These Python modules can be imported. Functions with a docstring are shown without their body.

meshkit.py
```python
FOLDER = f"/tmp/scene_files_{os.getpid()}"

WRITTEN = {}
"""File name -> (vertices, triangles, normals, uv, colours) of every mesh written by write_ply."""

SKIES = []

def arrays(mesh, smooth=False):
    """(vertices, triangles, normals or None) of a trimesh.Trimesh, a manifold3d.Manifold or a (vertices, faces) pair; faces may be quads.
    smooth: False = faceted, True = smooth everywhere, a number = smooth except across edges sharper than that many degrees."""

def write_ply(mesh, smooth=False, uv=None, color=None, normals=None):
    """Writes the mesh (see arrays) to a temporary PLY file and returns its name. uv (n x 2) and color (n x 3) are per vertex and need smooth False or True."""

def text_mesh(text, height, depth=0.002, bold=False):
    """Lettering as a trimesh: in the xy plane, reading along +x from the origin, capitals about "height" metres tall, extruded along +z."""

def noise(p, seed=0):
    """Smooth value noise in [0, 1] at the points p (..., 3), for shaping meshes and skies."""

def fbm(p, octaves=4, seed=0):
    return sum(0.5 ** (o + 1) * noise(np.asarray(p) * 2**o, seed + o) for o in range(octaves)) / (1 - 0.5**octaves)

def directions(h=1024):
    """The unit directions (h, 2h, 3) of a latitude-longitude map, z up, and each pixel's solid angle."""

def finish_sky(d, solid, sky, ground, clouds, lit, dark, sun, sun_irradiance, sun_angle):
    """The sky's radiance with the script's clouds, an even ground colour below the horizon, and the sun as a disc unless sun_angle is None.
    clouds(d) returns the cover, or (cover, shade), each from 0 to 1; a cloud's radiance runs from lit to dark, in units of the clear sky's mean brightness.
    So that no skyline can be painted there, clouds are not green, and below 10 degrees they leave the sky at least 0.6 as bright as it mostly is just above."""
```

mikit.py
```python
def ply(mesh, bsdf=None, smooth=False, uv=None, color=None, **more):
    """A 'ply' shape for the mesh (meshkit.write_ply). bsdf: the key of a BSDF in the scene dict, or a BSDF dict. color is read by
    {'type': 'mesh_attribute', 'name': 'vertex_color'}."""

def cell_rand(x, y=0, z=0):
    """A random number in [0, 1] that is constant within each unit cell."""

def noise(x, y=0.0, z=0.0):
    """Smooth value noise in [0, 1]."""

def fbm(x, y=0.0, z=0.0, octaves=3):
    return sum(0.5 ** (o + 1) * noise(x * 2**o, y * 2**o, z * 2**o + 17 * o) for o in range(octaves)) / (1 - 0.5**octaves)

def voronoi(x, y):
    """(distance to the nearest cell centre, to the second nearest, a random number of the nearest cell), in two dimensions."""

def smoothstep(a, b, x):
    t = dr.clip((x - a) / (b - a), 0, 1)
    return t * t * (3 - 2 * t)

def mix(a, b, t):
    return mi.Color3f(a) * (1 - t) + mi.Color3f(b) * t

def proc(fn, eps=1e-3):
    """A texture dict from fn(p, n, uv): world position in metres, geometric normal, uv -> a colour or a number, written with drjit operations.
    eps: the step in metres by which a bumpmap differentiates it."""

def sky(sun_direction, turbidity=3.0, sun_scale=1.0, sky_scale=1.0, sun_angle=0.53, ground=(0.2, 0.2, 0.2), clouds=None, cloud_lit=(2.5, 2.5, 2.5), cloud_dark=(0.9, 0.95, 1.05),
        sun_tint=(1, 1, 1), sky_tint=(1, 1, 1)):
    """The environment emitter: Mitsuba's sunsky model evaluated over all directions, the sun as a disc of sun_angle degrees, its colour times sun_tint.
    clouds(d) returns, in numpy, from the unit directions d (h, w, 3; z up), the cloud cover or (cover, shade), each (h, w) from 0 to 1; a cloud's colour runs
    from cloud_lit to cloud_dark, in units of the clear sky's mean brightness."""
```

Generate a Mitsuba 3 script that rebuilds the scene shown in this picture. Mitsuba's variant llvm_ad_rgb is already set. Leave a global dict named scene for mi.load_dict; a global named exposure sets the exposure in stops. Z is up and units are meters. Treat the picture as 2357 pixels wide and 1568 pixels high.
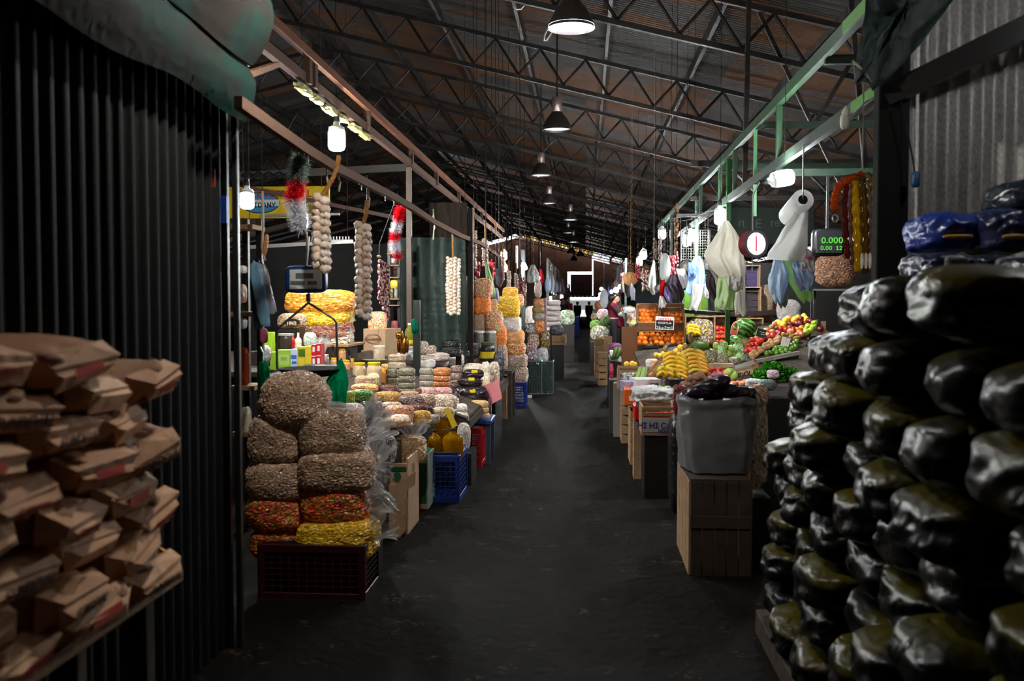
import math, random, numpy as np, trimesh, mitsuba as mi, mikit, meshkit, drjit as dr
import manifold3d as m3
scene, labels = {}, {}
# ---------------------------------------------------------------- camera, sky, exposure
F, CX, CY, H = 2291.0, 1347.0, 690.0, 1.55          # focal length, vanishing point of the aisle (2357 x 1568 frame), eye height
TF = mi.ScalarTransform4f
PITCH = math.atan(94 / F); YAW = math.atan(168.5 / F * math.cos(PITCH))
RT = np.array([math.cos(YAW), math.sin(YAW), 0]); FW = np.array([-math.sin(YAW) * math.cos(PITCH), math.cos(YAW) * math.cos(PITCH), -math.sin(PITCH)]); UP = np.cross(RT, FW)
scene['camera'] = {'type': 'thinlens', 'fov': math.degrees(2 * math.atan(1178.5 / F)), 'fov_axis': 'x', 'aperture_radius': 0.0055, 'focus_distance': 11.0,
                   'near_clip': 0.05, 'far_clip': 400.0, 'to_world': TF().look_at(origin=[0, 0, H], target=[float(FW[0]), float(FW[1]), float(H + FW[2])], up=[0, 0, 1])}
scene['sky'] = {**mikit.sky((0.3, 0.5, 0.8), turbidity=6, sun_scale=0.0, sky_scale=.7, clouds=lambda d: np.ones(d.shape[:2]), cloud_lit=(1, 1, 1), cloud_dark=(1, 1, 1)), 'sampling_weight': 1.0}
exposure = 4.0
LAMP = 55.0        # radiance of a lit stall bulb
# ---------------------------------------------------------------- helpers
used = {}
def key(base):
    n = used.get(base, 0); used[base] = n + 1
    return base if n == 0 else f'{base}_{n:03d}'
def ray(px, py):
    d = RT * (px - 1178.5) / F + FW - UP * (py - 784) / F
    return d / d[1]
def K(px, py, Y): return np.array([0, 0, H]) + ray(px, py) * Y      # the point at depth Y down the hall that the pixel looks at
def X(px, Y, py=690): return K(px, py, Y)[0]
def Z(py, Y, px=1347): return K(px, py, Y)[2]
def C(*c):
    c = np.array(c if len(c) > 1 else (c[0] if not np.isscalar(c[0]) else c * 3), float) / 255
    return np.where(c < .04045, c / 12.92, ((c + .055) / 1.055) ** 2.4)
class M:
    def __init__(s, v, f, c=None):
        s.v, s.f, s.c = np.asarray(v, float).reshape(-1, 3), np.asarray(f, int).reshape(-1, 3), c
    def copy(s): return M(s.v.copy(), s.f.copy(), None if s.c is None else s.c.copy())
    def t(s, x=0, y=0, z=0):
        if not np.isscalar(x): x, y, z = x
        return M(s.v + [x, y, z], s.f, s.c)
    def sc(s, x, y=None, z=None):
        y = x if y is None else y; z = x if z is None else z
        return M(s.v * [x, y, z], s.f if x * y * z > 0 else s.f[:, ::-1], s.c)
    def r(s, ax, deg):
        a, b = {'x': (1, 2), 'y': (2, 0), 'z': (0, 1)}[ax]; w = math.radians(deg); v = s.v.copy()
        v[:, a] = s.v[:, a] * math.cos(w) - s.v[:, b] * math.sin(w); v[:, b] = s.v[:, a] * math.sin(w) + s.v[:, b] * math.cos(w)
        return M(v, s.f, s.c)
    def col(s, c): return M(s.v, s.f, np.tile(np.asarray(c, float), (len(s.v), 1)))
    def __add__(s, o):
        c = None if s.c is None or o.c is None else np.vstack([s.c, o.c])
        return M(np.vstack([s.v, o.v]), np.vstack([s.f, o.f + len(s.v)]), c)
    def speck(s, pal, seed=0, var=.18, w=None):
        """every quad (two triangles) of the grain its own colour out of pal"""
        q = np.random.RandomState(seed); n = (len(s.f) + 1) // 2
        c = np.array([C(p) for p in pal])[q.choice(len(pal), n, p=w)] * (1 + var * (q.rand(n, 1) * 2 - 1))
        return M(s.v[s.f].reshape(-1, 3), np.arange(len(s.f) * 3).reshape(-1, 3), np.clip(np.repeat(np.repeat(c, 2, 0)[:len(s.f)], 3, 0), 0, 1))
def cat(ms):
    ms = list(ms); o = np.cumsum([0] + [len(m.v) for m in ms])
    return M(np.vstack([m.v for m in ms]), np.vstack([m.f + k for m, k in zip(ms, o)]), None if any(m.c is None for m in ms) else np.vstack([m.c for m in ms]))
def hull(p):
    h = trimesh.convex.convex_hull(np.asarray(p)); return M(h.vertices, h.faces)
_box = {}
def box(w, d, h, x=0, y=0, z=0, ch=0.0):
    """centred on x, y; bottom at z; ch = chamfer"""
    if ch <= 0:
        if 0 not in _box: b = trimesh.creation.box((1, 1, 1)); _box[0] = M(b.vertices + [0, 0, .5], b.faces)
        return _box[0].sc(w, d, h).t(x, y, z)
    s = np.array([[a, b, c] for a in (-1, 1) for b in (-1, 1) for c in (-1, 1)], float); e = np.array([w, d, h]) / 2; p = []
    for q in s:
        for k in range(3):
            u = e - ch; u[k] = e[k]; p.append(q * u)
    return hull(p).t(x, y, z + h / 2)
def grid(P, wrap=False, caps=False):
    """P (nu, nv, 3) -> quads; wrap closes the v direction; caps closes both ends of u"""
    nu, nv = P.shape[:2]; i, j = np.meshgrid(np.arange(nu - 1), np.arange(nv if wrap else nv - 1), indexing='ij'); k = (j + 1) % nv
    a, b, c, d = i * nv + j, i * nv + k, (i + 1) * nv + k, (i + 1) * nv + j
    f = np.stack([np.stack([a, b, c], -1), np.stack([a, c, d], -1)], 2).reshape(-1, 3); v = P.reshape(-1, 3)
    if caps:
        n = len(v); v = np.vstack([v, P[0].mean(0), P[-1].mean(0)]); j = np.arange(nv); k = (j + 1) % nv
        f = np.vstack([f, np.stack([j * 0 + n, k, j], 1), np.stack([j * 0 + n + 1, (nu - 1) * nv + j, (nu - 1) * nv + k], 1)])
    return M(v, f)
def tube(pts, r, n=6, caps=True, ell=None):
    pts = np.asarray(pts, float); m = len(pts); r = np.broadcast_to(np.asarray(r, float), (m,)); t = np.gradient(pts, axis=0); t /= np.linalg.norm(t, axis=1, keepdims=True) + 1e-12
    up = np.array([0, 0, 1.0]) if abs(t[0][2]) < .9 else np.array([0, 1.0, 0]); P = []
    for k in range(m):
        a = np.cross(t[k], up); a /= np.linalg.norm(a) + 1e-12; b = np.cross(a, t[k]); up = b
        w = np.arange(n) * 2 * math.pi / n; P.append(pts[k] + r[k] * (np.cos(w)[:, None] * a + np.sin(w)[:, None] * b * (ell or 1)))
    g = grid(np.array(P), True, caps); return M(g.v, g.f[:, ::-1])
def bar(a, b, r=.02, n=4): return tube([a, b], r, n)
def beam(a, b, w, h):
    """rectangular bar from a to b, w wide (sideways) and h tall"""
    a, b = np.asarray(a, float), np.asarray(b, float); t = (b - a) / np.linalg.norm(b - a); up = np.array([0, 0, 1.0]) if abs(t[2]) < .9 else np.array([0, 1.0, 0])
    s = np.cross(t, up); s /= np.linalg.norm(s); u = np.cross(s, t)
    return hull([p + i * s * w / 2 + j * u * h / 2 for p in (a, b) for i in (-1, 1) for j in (-1, 1)])
def lathe(prof, n=18, caps=True):
    w = np.arange(n) * 2 * math.pi / n
    g = grid(np.array([np.stack([r * np.cos(w), r * np.sin(w), w * 0 + z], 1) for r, z in prof]), True, caps)
    return M(g.v, g.f[:, ::-1]) if caps and np.einsum('ij,ij->', g.v[g.f[:, 0]], np.cross(g.v[g.f[:, 1]], g.v[g.f[:, 2]])) < 0 else g
_cs = {}
def csphere(n):
    if n not in _cs:
        g = np.tan(np.linspace(-1, 1, n + 1) * math.pi / 4); ms = []
        a, b = np.meshgrid(g, g, indexing='ij'); o = a * 0 + 1
        for P in ((o, a, b), (-o, b, a), (b, o, a), (a, -o, b), (a, b, o), (b, a, -o)): ms.append(grid(np.stack(P, -1)))
        m = cat(ms); v = m.v / np.linalg.norm(m.v, axis=1, keepdims=True)
        u, inv = np.unique(np.round(v, 6), axis=0, return_inverse=True); _cs[n] = M(u, inv.reshape(-1)[m.f][:, ::-1])
    return _cs[n].copy()
def blob(w, d, h, p=.7, n=8, amp=0.0, fr=2.0, seed=0, amp2=0.0, fr2=9.0, flat=0.0):
    """soft box: superquadric of exponent p (1 = ellipsoid, .3 = boxy), with lumps; rests on z = 0"""
    m = csphere(n); v = m.v; j = np.random.RandomState(seed + n); v = v + j.randn(*v.shape) * (.22 / n if amp2 else 0); v = v / np.linalg.norm(v, axis=1, keepdims=True)
    s = v / (np.abs(v) ** (2 / p)).sum(1, keepdims=True) ** (p / 2)
    if amp: s = s * (1 + amp * (meshkit.fbm(v * fr + seed * 7.31 + 50, 2, seed) * 2 - 1))[:, None]
    if amp2: s = s * (1 + amp2 * (meshkit.noise(v * np.array([w, d, h]) / max(w, d, h) * fr2 * 1.5 + seed * 3.7 + 80, seed + 5) * 2 - 1))[:, None]
    if flat: s[:, 2] = np.where(s[:, 2] < 0, s[:, 2] * (1 - flat * (1 - np.abs(s[:, 2]))), s[:, 2])
    s = s * [w / 2, d / 2, h / 2]
    s[:, 2] -= s[:, 2].min()
    return M(s, m.f)
def plyc(m, mat, smooth=False, **more):
    """a ply whose colour travels packed in its uv (red and green in u, blue in v), constant on each face"""
    if m.c is None: return mikit.ply((m.v, m.f), mat, smooth, **more)
    v, f, n = meshkit.arrays((m.v, m.f), bool(smooth)); c = m.c
    if len(c) and np.abs(c - c[0]).max() > 1e-6 and np.abs(c[f] - c[f].mean(1, keepdims=True)).max() > 1e-4:
        c = np.repeat(c[f].mean(1), 3, 0); n = None if n is None else n[f].reshape(-1, 3); v = v[f].reshape(-1, 3); f = np.arange(len(v)).reshape(-1, 3)
    g = np.clip(c, 0, 1) ** (1 / 2.2); uv = np.stack([np.round(g[:, 0] * 255) + (np.round(g[:, 1] * 255) + .5) / 256, g[:, 2]], 1)
    path = meshkit.write_ply((v, f), False, uv, None, n)
    return {'type': 'ply', 'filename': path, 'face_normals': n is None, 'bsdf': {'type': 'ref', 'id': mat}, **more}
def add(k, m, mat, smooth=False, col=None, **more):
    if col is not None: m = m.col(C(col))
    elif m.c is None and mat in PACKED: m = m.col(C(150))
    scene[k] = plyc(m, mat, smooth, **more)
    return k
PACKED = {'matte', 'satin', 'shiny', 'fabric', 'metal', 'foil', 'bagged', 'wrap', 'packwrap', 'paper', 'thinbag', 'oil', 'leaf'}
def thing(name, label, cat_, group=None, kind=None):
    k = key(name); labels[k] = {'label': label, 'category': cat_}
    if group: labels[k]['group'] = group
    if kind: labels[k]['kind'] = kind
    return k
def part(par, name, m, mat, smooth=False, col=None, label=None, kind=None, **more):
    k = key(par + '__' + name); add(k, m, mat, smooth, col, **more)
    if label or kind: labels[k] = {**({'label': label} if label else {}), **({'kind': kind} if kind else {})}
    return k
def one(name, label, cat_, m, mat, smooth=False, col=None, group=None, kind=None):
    k = thing(name, label, cat_, group, kind); add(k, m, mat, smooth, col); return k
def struct(name, m, mat, smooth=False, col=None):
    k = key(name); labels[k] = {'kind': 'structure'}
    if m is not None: add(k, m, mat, smooth, col)
    return k
def text(s, h, x, y, z, depth=.0015, bold=False):
    """lettering that faces the camera side (-y), centred on x, z"""
    t = meshkit.text_mesh(s, h, depth, bold); v = t.vertices - [t.bounds[:, 0].mean(), t.bounds[:, 1].mean(), 0]
    return M(v, t.faces).r('x', 90).t(x, y, z)
RR = random.Random(11)
# ---------------------------------------------------------------- materials (vertex colour unless said)
def uvcol(p, n, uv):
    r = dr.floor(uv.x); g = dr.floor((uv.x - r) * 256); q = lambda x: dr.power(dr.maximum(x, 1e-4), 2.2)
    return mi.Color3f(q(r / 255), q(g / 255), q(uv.y))
VC = mikit.proc(uvcol)
def graincol(p, n, uv):
    return uvcol(p, n, uv) * (.5 + .62 * mikit.noise(p.x * 190, p.y * 190, p.z * 190) + .42 * mikit.noise(p.x * 70, p.y * 70, p.z * 70))
VG = mikit.proc(graincol)
def two(d): return {'type': 'twosided', 'bsdf': d}
def prin(rough, spec=.5, **k): return {'type': 'principled', 'base_color': VC, 'roughness': rough, 'specular': spec, **k}
scene['matte'] = two(prin(.85, .2))
scene['satin'] = two(prin(.42, .4))
scene['shiny'] = two(prin(.3, .5, clearcoat=.8, clearcoat_gloss=.93))
scene['fabric'] = two(prin(.9, .2, sheen=.4))
scene['metal'] = two(prin(.38, .5, metallic=.85))
scene['foil'] = two(prin(.2, .5, metallic=.95))
def wrinkle(p, n, uv):
    a = mikit.noise(p.x * 30, p.y * 30, p.z * 30); b = mikit.noise(p.x * 11 + a, p.y * 11, p.z * 14)
    return .010 * dr.abs(b - .5) + .004 * dr.abs(a - .5)
scene['bagged'] = {'type': 'bumpmap', 'arbitrary': mikit.proc(wrinkle), 'scale': 1.0, 'bsdf': two({**prin(.34, .5, clearcoat=1.0, clearcoat_gloss=.85), 'base_color': VG})}
scene['packwrap'] = {'type': 'bumpmap', 'arbitrary': mikit.proc(wrinkle), 'scale': 1.3, 'bsdf': two(prin(.34, .16))}
scene['wrap'] = {'type': 'bumpmap', 'arbitrary': mikit.proc(wrinkle), 'scale': 1.6, 'bsdf': two(prin(.3, .45, clearcoat=.6, clearcoat_gloss=.9))}
scene['paper'] = {'type': 'bumpmap', 'arbitrary': mikit.proc(wrinkle), 'scale': .9, 'bsdf': two(prin(.75, .25))}
scene['film'] = {'type': 'blendbsdf', 'weight': .17, 'a': {'type': 'thindielectric', 'int_ior': 1.4}, 'b': two({'type': 'principled', 'base_color': {'type': 'rgb', 'value': [.8, .8, .8]}, 'roughness': .25, 'specular': .8})}
scene['thinbag'] = {'type': 'principledthin', 'base_color': VC, 'roughness': .35, 'diff_trans': .55, 'spec_trans': .04, 'eta': 1.45}
scene['oil'] = {'type': 'principledthin', 'base_color': VC, 'roughness': .1, 'diff_trans': 1.1, 'spec_trans': .35, 'eta': 1.45}
scene['leaf'] = {'type': 'principledthin', 'base_color': VC, 'roughness': .45, 'diff_trans': .5, 'eta': 1.4}
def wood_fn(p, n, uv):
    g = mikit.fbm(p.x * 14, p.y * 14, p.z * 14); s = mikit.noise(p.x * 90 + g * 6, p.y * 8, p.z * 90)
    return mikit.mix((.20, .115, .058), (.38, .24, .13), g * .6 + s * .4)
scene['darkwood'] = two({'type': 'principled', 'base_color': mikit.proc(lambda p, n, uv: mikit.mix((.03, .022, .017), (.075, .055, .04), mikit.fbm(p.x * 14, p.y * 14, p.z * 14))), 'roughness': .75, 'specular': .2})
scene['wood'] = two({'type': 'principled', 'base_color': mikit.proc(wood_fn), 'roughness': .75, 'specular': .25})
def card_fn(p, n, uv):
    g = mikit.fbm(p.x * 25, p.y * 25, p.z * 25); return mikit.mix((.40, .25, .145), (.52, .345, .215), g)
scene['card'] = two({'type': 'principled', 'base_color': mikit.proc(card_fn), 'roughness': .8, 'specular': .2})
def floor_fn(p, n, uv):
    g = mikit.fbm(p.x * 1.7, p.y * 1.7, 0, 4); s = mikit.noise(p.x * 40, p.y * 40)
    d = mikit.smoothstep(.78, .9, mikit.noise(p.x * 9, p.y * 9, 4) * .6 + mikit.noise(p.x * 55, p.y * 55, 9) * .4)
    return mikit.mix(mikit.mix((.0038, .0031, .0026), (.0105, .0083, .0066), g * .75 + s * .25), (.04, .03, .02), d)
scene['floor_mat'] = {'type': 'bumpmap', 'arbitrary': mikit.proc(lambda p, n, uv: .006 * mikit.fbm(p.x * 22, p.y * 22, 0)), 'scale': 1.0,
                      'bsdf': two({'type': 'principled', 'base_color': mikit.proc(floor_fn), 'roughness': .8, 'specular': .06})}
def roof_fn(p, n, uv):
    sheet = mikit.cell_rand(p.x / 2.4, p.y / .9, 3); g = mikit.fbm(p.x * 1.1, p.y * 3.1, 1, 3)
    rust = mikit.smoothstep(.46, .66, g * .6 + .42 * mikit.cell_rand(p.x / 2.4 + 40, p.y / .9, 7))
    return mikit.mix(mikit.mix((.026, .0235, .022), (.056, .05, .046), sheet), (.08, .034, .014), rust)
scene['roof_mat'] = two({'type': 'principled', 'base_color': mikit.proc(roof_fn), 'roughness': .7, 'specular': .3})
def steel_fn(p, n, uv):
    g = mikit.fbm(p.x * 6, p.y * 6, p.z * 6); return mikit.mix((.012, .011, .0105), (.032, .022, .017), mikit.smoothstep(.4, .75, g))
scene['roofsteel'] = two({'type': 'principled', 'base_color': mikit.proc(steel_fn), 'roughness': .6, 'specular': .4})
def galv_fn(p, n, uv):
    g = mikit.noise(p.x * 130, p.y * 130, p.z * 60); b = mikit.fbm(p.x * 5, p.y * 5, p.z * 2.5)
    return mikit.mix((.24, .235, .225), (.58, .56, .53), g * .55 + b * .45)
scene['galvanised'] = two({'type': 'principled', 'base_color': mikit.proc(galv_fn), 'metallic': .35, 'roughness': .5})
def tarp_fn(p, n, uv):
    g = mikit.fbm(p.x * 3, p.y * 3, p.z * 5); s = mikit.noise(p.x * 17, p.y * 17, p.z * 9)
    return mikit.mix((.017, .014, .0115), (.007, .026, .021), mikit.smoothstep(.35, .65, g * .8 + s * .2))
scene['oldtarp'] = {'type': 'bumpmap', 'arbitrary': mikit.proc(wrinkle), 'scale': .8, 'bsdf': two({'type': 'principled', 'base_color': mikit.proc(tarp_fn), 'roughness': .85, 'specular': .08})}
def gtarp_fn(p, n, uv):
    g = mikit.fbm(p.x * 4, p.y * 4, p.z * 4); s = mikit.smoothstep(.75, .9, mikit.noise(p.x * 40, p.y * 40, p.z * 25) * .7 + g * .3)
    return mikit.mix(mikit.mix((.006, .017, .013), (.016, .032, .025), g), (.08, .1, .09), s * .5)
scene['greentarp'] = {'type': 'bumpmap', 'arbitrary': mikit.proc(wrinkle), 'scale': 1.0, 'bsdf': two({'type': 'principled', 'base_color': mikit.proc(gtarp_fn), 'roughness': .55, 'specular': .4})}
def brick_fn(p, n, uv):
    g = mikit.fbm(p.x * .9, p.z * 3, 2); return mikit.mix((.16, .07, .045), (.30, .15, .10), g)
scene['farwall'] = two({'type': 'principled', 'base_color': mikit.proc(brick_fn), 'roughness': .85, 'specular': .2})
def melon_fn(p, n, uv):
    w = mikit.noise(p.x * 26, p.y * 26, p.z * 26); s = dr.sin((p.x * .5 + p.z * .9) * 120 + w * 5) * .5 + .5
    return mikit.mix((.014, .06, .010), (.13, .27, .045), mikit.smoothstep(.35, .9, s * .75 + w * .35))
scene['melon'] = two({'type': 'principled', 'base_color': mikit.proc(melon_fn), 'roughness': .25, 'specular': .5})
scene['glass'] = {'type': 'blendbsdf', 'weight': .22, 'a': {'type': 'thindielectric', 'int_ior': 1.5}, 'b': two({'type': 'principled', 'base_color': {'type': 'rgb', 'value': [.7, .72, .72]}, 'roughness': .12, 'specular': .9})}
def lampem(s, c=(1, 1, 1), w=1.0): return {'emitter': {'type': 'area', 'sampling_weight': float(w), 'radiance': {'type': 'rgb', 'value': [float(s * x) for x in c]}}}
# ---------------------------------------------------------------- the hall
XR, ZR, YF = -6.0, 7.55, 91.0                        # ridge and far wall
def zroof(x): return ZR - .25 * abs(x - XR)
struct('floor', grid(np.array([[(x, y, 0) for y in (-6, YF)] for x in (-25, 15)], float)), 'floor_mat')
ceil = struct('ceiling', None, None)
def corr(x0, x1, y0, y1, pitch=.105, a=.014, seg=6):
    ys = np.linspace(y0, y1, int((y1 - y0) / pitch * seg) + 1)
    return grid(np.array([[(x, y, zroof(x) + a * math.sin(y / pitch * 2 * math.pi)) for y in ys] for x in (x0, x1)]))
yb = [-6.0] + [3.5 + 4.8 * k for k in range(0, 19)]
for i in range(len(yb) - 1):
    near = yb[i] < 36
    for x0, x1 in ((-20, XR), (XR, 0), (0, 4.6), (4.6, 9.2)):
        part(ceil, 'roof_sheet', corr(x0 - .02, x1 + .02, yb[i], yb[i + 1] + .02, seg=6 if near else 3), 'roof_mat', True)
for i, Y in enumerate(yb[1:-1]):
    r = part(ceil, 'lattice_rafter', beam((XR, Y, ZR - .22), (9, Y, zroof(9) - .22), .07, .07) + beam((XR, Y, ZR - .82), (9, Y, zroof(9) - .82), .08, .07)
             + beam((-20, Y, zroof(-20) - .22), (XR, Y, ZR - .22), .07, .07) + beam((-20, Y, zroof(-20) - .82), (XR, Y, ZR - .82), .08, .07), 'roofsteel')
    webs = []
    for s in np.arange(-14, 9, .8):
        if i > 9 and (s < -9): continue
        for d in (0, .4):
            a, b = (s + d, s + d + .4); za, zb = (.78, .25) if d == 0 else (.25, .78)
            if b < 9: webs.append(bar((a, Y, zroof(a) - za), (b, Y, zroof(b) - zb), .022, 4))
    if i < 5:
        for w in webs:
            if -9 < w.v[:, 0].mean() < 8: part(r, 'web_bar', w, 'roofsteel')
    else: part(r, 'web', cat(webs), 'roofsteel', kind='stuff')
for n in range(-9, 6):
    x = .35 + 1.47 * n
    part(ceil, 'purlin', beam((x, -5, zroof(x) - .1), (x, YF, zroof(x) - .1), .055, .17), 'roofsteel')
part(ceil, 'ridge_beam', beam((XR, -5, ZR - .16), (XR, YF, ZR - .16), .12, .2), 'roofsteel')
for Y in yb[1:14]: part(ceil, 'ridge_gusset', box(.5, .03, .34, XR, Y - .05, ZR - .5), 'roofsteel')
# columns that carry the roof, far down the aisle on both sides
for Y, x in ((37.1, 2.6), (41.9, -3.2), (51.5, 2.6), (56.3, -3.2), (66, 2.6), (70.7, -3.2)):
    one('roof_column', f'dark steel roof column standing {"right" if x > 0 else "left"} of the aisle about {int(Y)} metres down the hall', 'column',
        beam((x - .1, Y, 0), (x - .1, Y, zroof(x) - .8), .05, .2) + beam((x + .1, Y, 0), (x + .1, Y, zroof(x) - .8), .05, .2) + cat(bar((x - .1, Y, z), (x + .1, Y, z + .3), .02) for z in np.arange(.3, zroof(x) - 1.2, .35)), 'roofsteel')
# walls of the hall
struct('wall_right', box(.06, YF + 6, zroof(9.2) - .16, 9.3, (YF - 6) / 2, 0), 'farwall')
struct('wall_left', box(.06, YF + 6, zroof(-20), -20, (YF - 6) / 2, 0), 'farwall')
struct('wall_back', box(31, .06, 9, -5.4, -6, 0), 'farwall')
s = YF / F
wf = struct('wall_far', None, None)
def fp(px, py): return ((px - CX) * s, H - (py - CY) * s)
def wpanel(x0, y0, x1, y1, name='panel', mat='farwall', dy=0.0, y1b=None, y0b=None):
    (a, z1), (b, z0) = fp(x0, y0), fp(x1, y1); z1b = H - ((y0b if y0b is not None else y0) - CY) * s
    return part(wf, name, hull([(a, YF + dy + e, z) for e in (0, .12) for z in (z0, z1)] + [(b, YF + dy + e, z) for e in (0, .12) for z in (z0, z1b)]), mat)
def groof(px): return CY - (zroof((px - CX) * s) - H) / s
def rust_band(x0, x1, y0, y1): wpanel(x0, y0, x1, y1)
wpanel(760, groof(760) - 3, 1108, 760, y0b=groof(1108) - 3)
wpanel(1108, groof(1108) + 10, 1187, 760, y0b=groof(1187) + 8)
wpanel(1189, 572, 1191, 575); wpanel(1187, 618, 1192.5, 760); wpanel(1187, groof(1187) + 8, 1192.5, 566, y0b=groof(1192) + 8)
wpanel(1192.5, groof(1192) + 8, 1306, 760, y0b=groof(1306) + 8)
wpanel(1306, groof(1306) + 8, 1362, 625.5, y0b=groof(1362) + 8)
wpanel(1313.5, 632.5, 1363, 681, 'shutter', 'farwall', .05)
wpanel(1365.5, groof(1365) + 18, 1402, 672, y0b=groof(1402) + 18); wpanel(1402, groof(1402), 1407, 672, y0b=groof(1407)); wpanel(1407, groof(1407) + 10, 1440, 672, y0b=groof(1440) + 12); wpanel(1440, groof(1440) - 2, 1640, 672, y0b=groof(1640) - 2)
wpanel(1365.5, 672, 1640, 682); wpanel(1378, 682, 1640, 760); wpanel(1192.5, 672, 1309, 760)
for k in range(8): wpanel(1306 + 9 * k, 681, 1306 + 9 * k + 8.6, 684.5, 'lintel_slat', 'roofsteel', -.2)
one('roller_shutter', 'dark red roller shutter rolled half down over the bright far doorway', 'shutter',
    cat(box(47 * s, .04, 3.6 * s, (1339 - CX) * s, YF - .15, H - (y - CY) * s, .01) for y in np.arange(636.5, 680, 4)), 'satin', col=(78, 26, 24))
for k in range(19):   # yellow translucent strip under the right-hand roof slope of the gable
    x = 1196 + k * 9
    part(wf, 'yellow_sheet', hull([((a - CX) * s, YF + e, H - (groof(a) + d - CY) * s) for a in (x, x + 7.6) for e in (0, .02) for d in (-2, 7)]), 'leaf', col=(235, 190, 40))
# far outside: bright yard beyond the door
struct('ground', grid(np.array([[(x, y, 0) for y in (YF, YF + 60)] for x in (-25, 25)], float)), 'matte', col=(205, 203, 200))
# ---------------------------------------------------------------- the two near stalls that frame the view
wl = struct('wall_near_left', None, None)
def corrpanel(P0, P1, z0, z1, pitch, a, seg=8, trap=False):
    P0, P1 = np.array(P0, float), np.array(P1, float); L = np.linalg.norm(P1 - P0); u = (P1 - P0) / L; nrm = np.array([-u[1], u[0]]); n = int(L / pitch * seg) + 1
    q = np.linspace(0, L, n); w = np.sin(q / pitch * 2 * math.pi); w = np.clip(w * 1.7, -1, 1) if trap else w
    xy = P0 + q[:, None] * u + a * w[:, None] * nrm
    return grid(np.array([np.column_stack([xy, np.full(n, z)]) for z in (z0, z1)]))
for k in range(4): part(wl, 'metal_sheet', corrpanel((-1.6, 1.0 + .82 * k), (-1.6, 1.0 + .82 * (k + 1) + .02), 0, 2.75, .09, .011, trap=True), 'matte', True, col=(15, 16, 16))
for px, w, c in ((505, .022, (52, 54, 54)), (520, .03, (40, 42, 42)), (545, .026, (84, 86, 84))):
    Y = 4.28; x = X(px, Y)
    part(wl, 'post', box(w, .03, 2.55, x, Y, 0, .004), 'metal', col=c)
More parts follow.
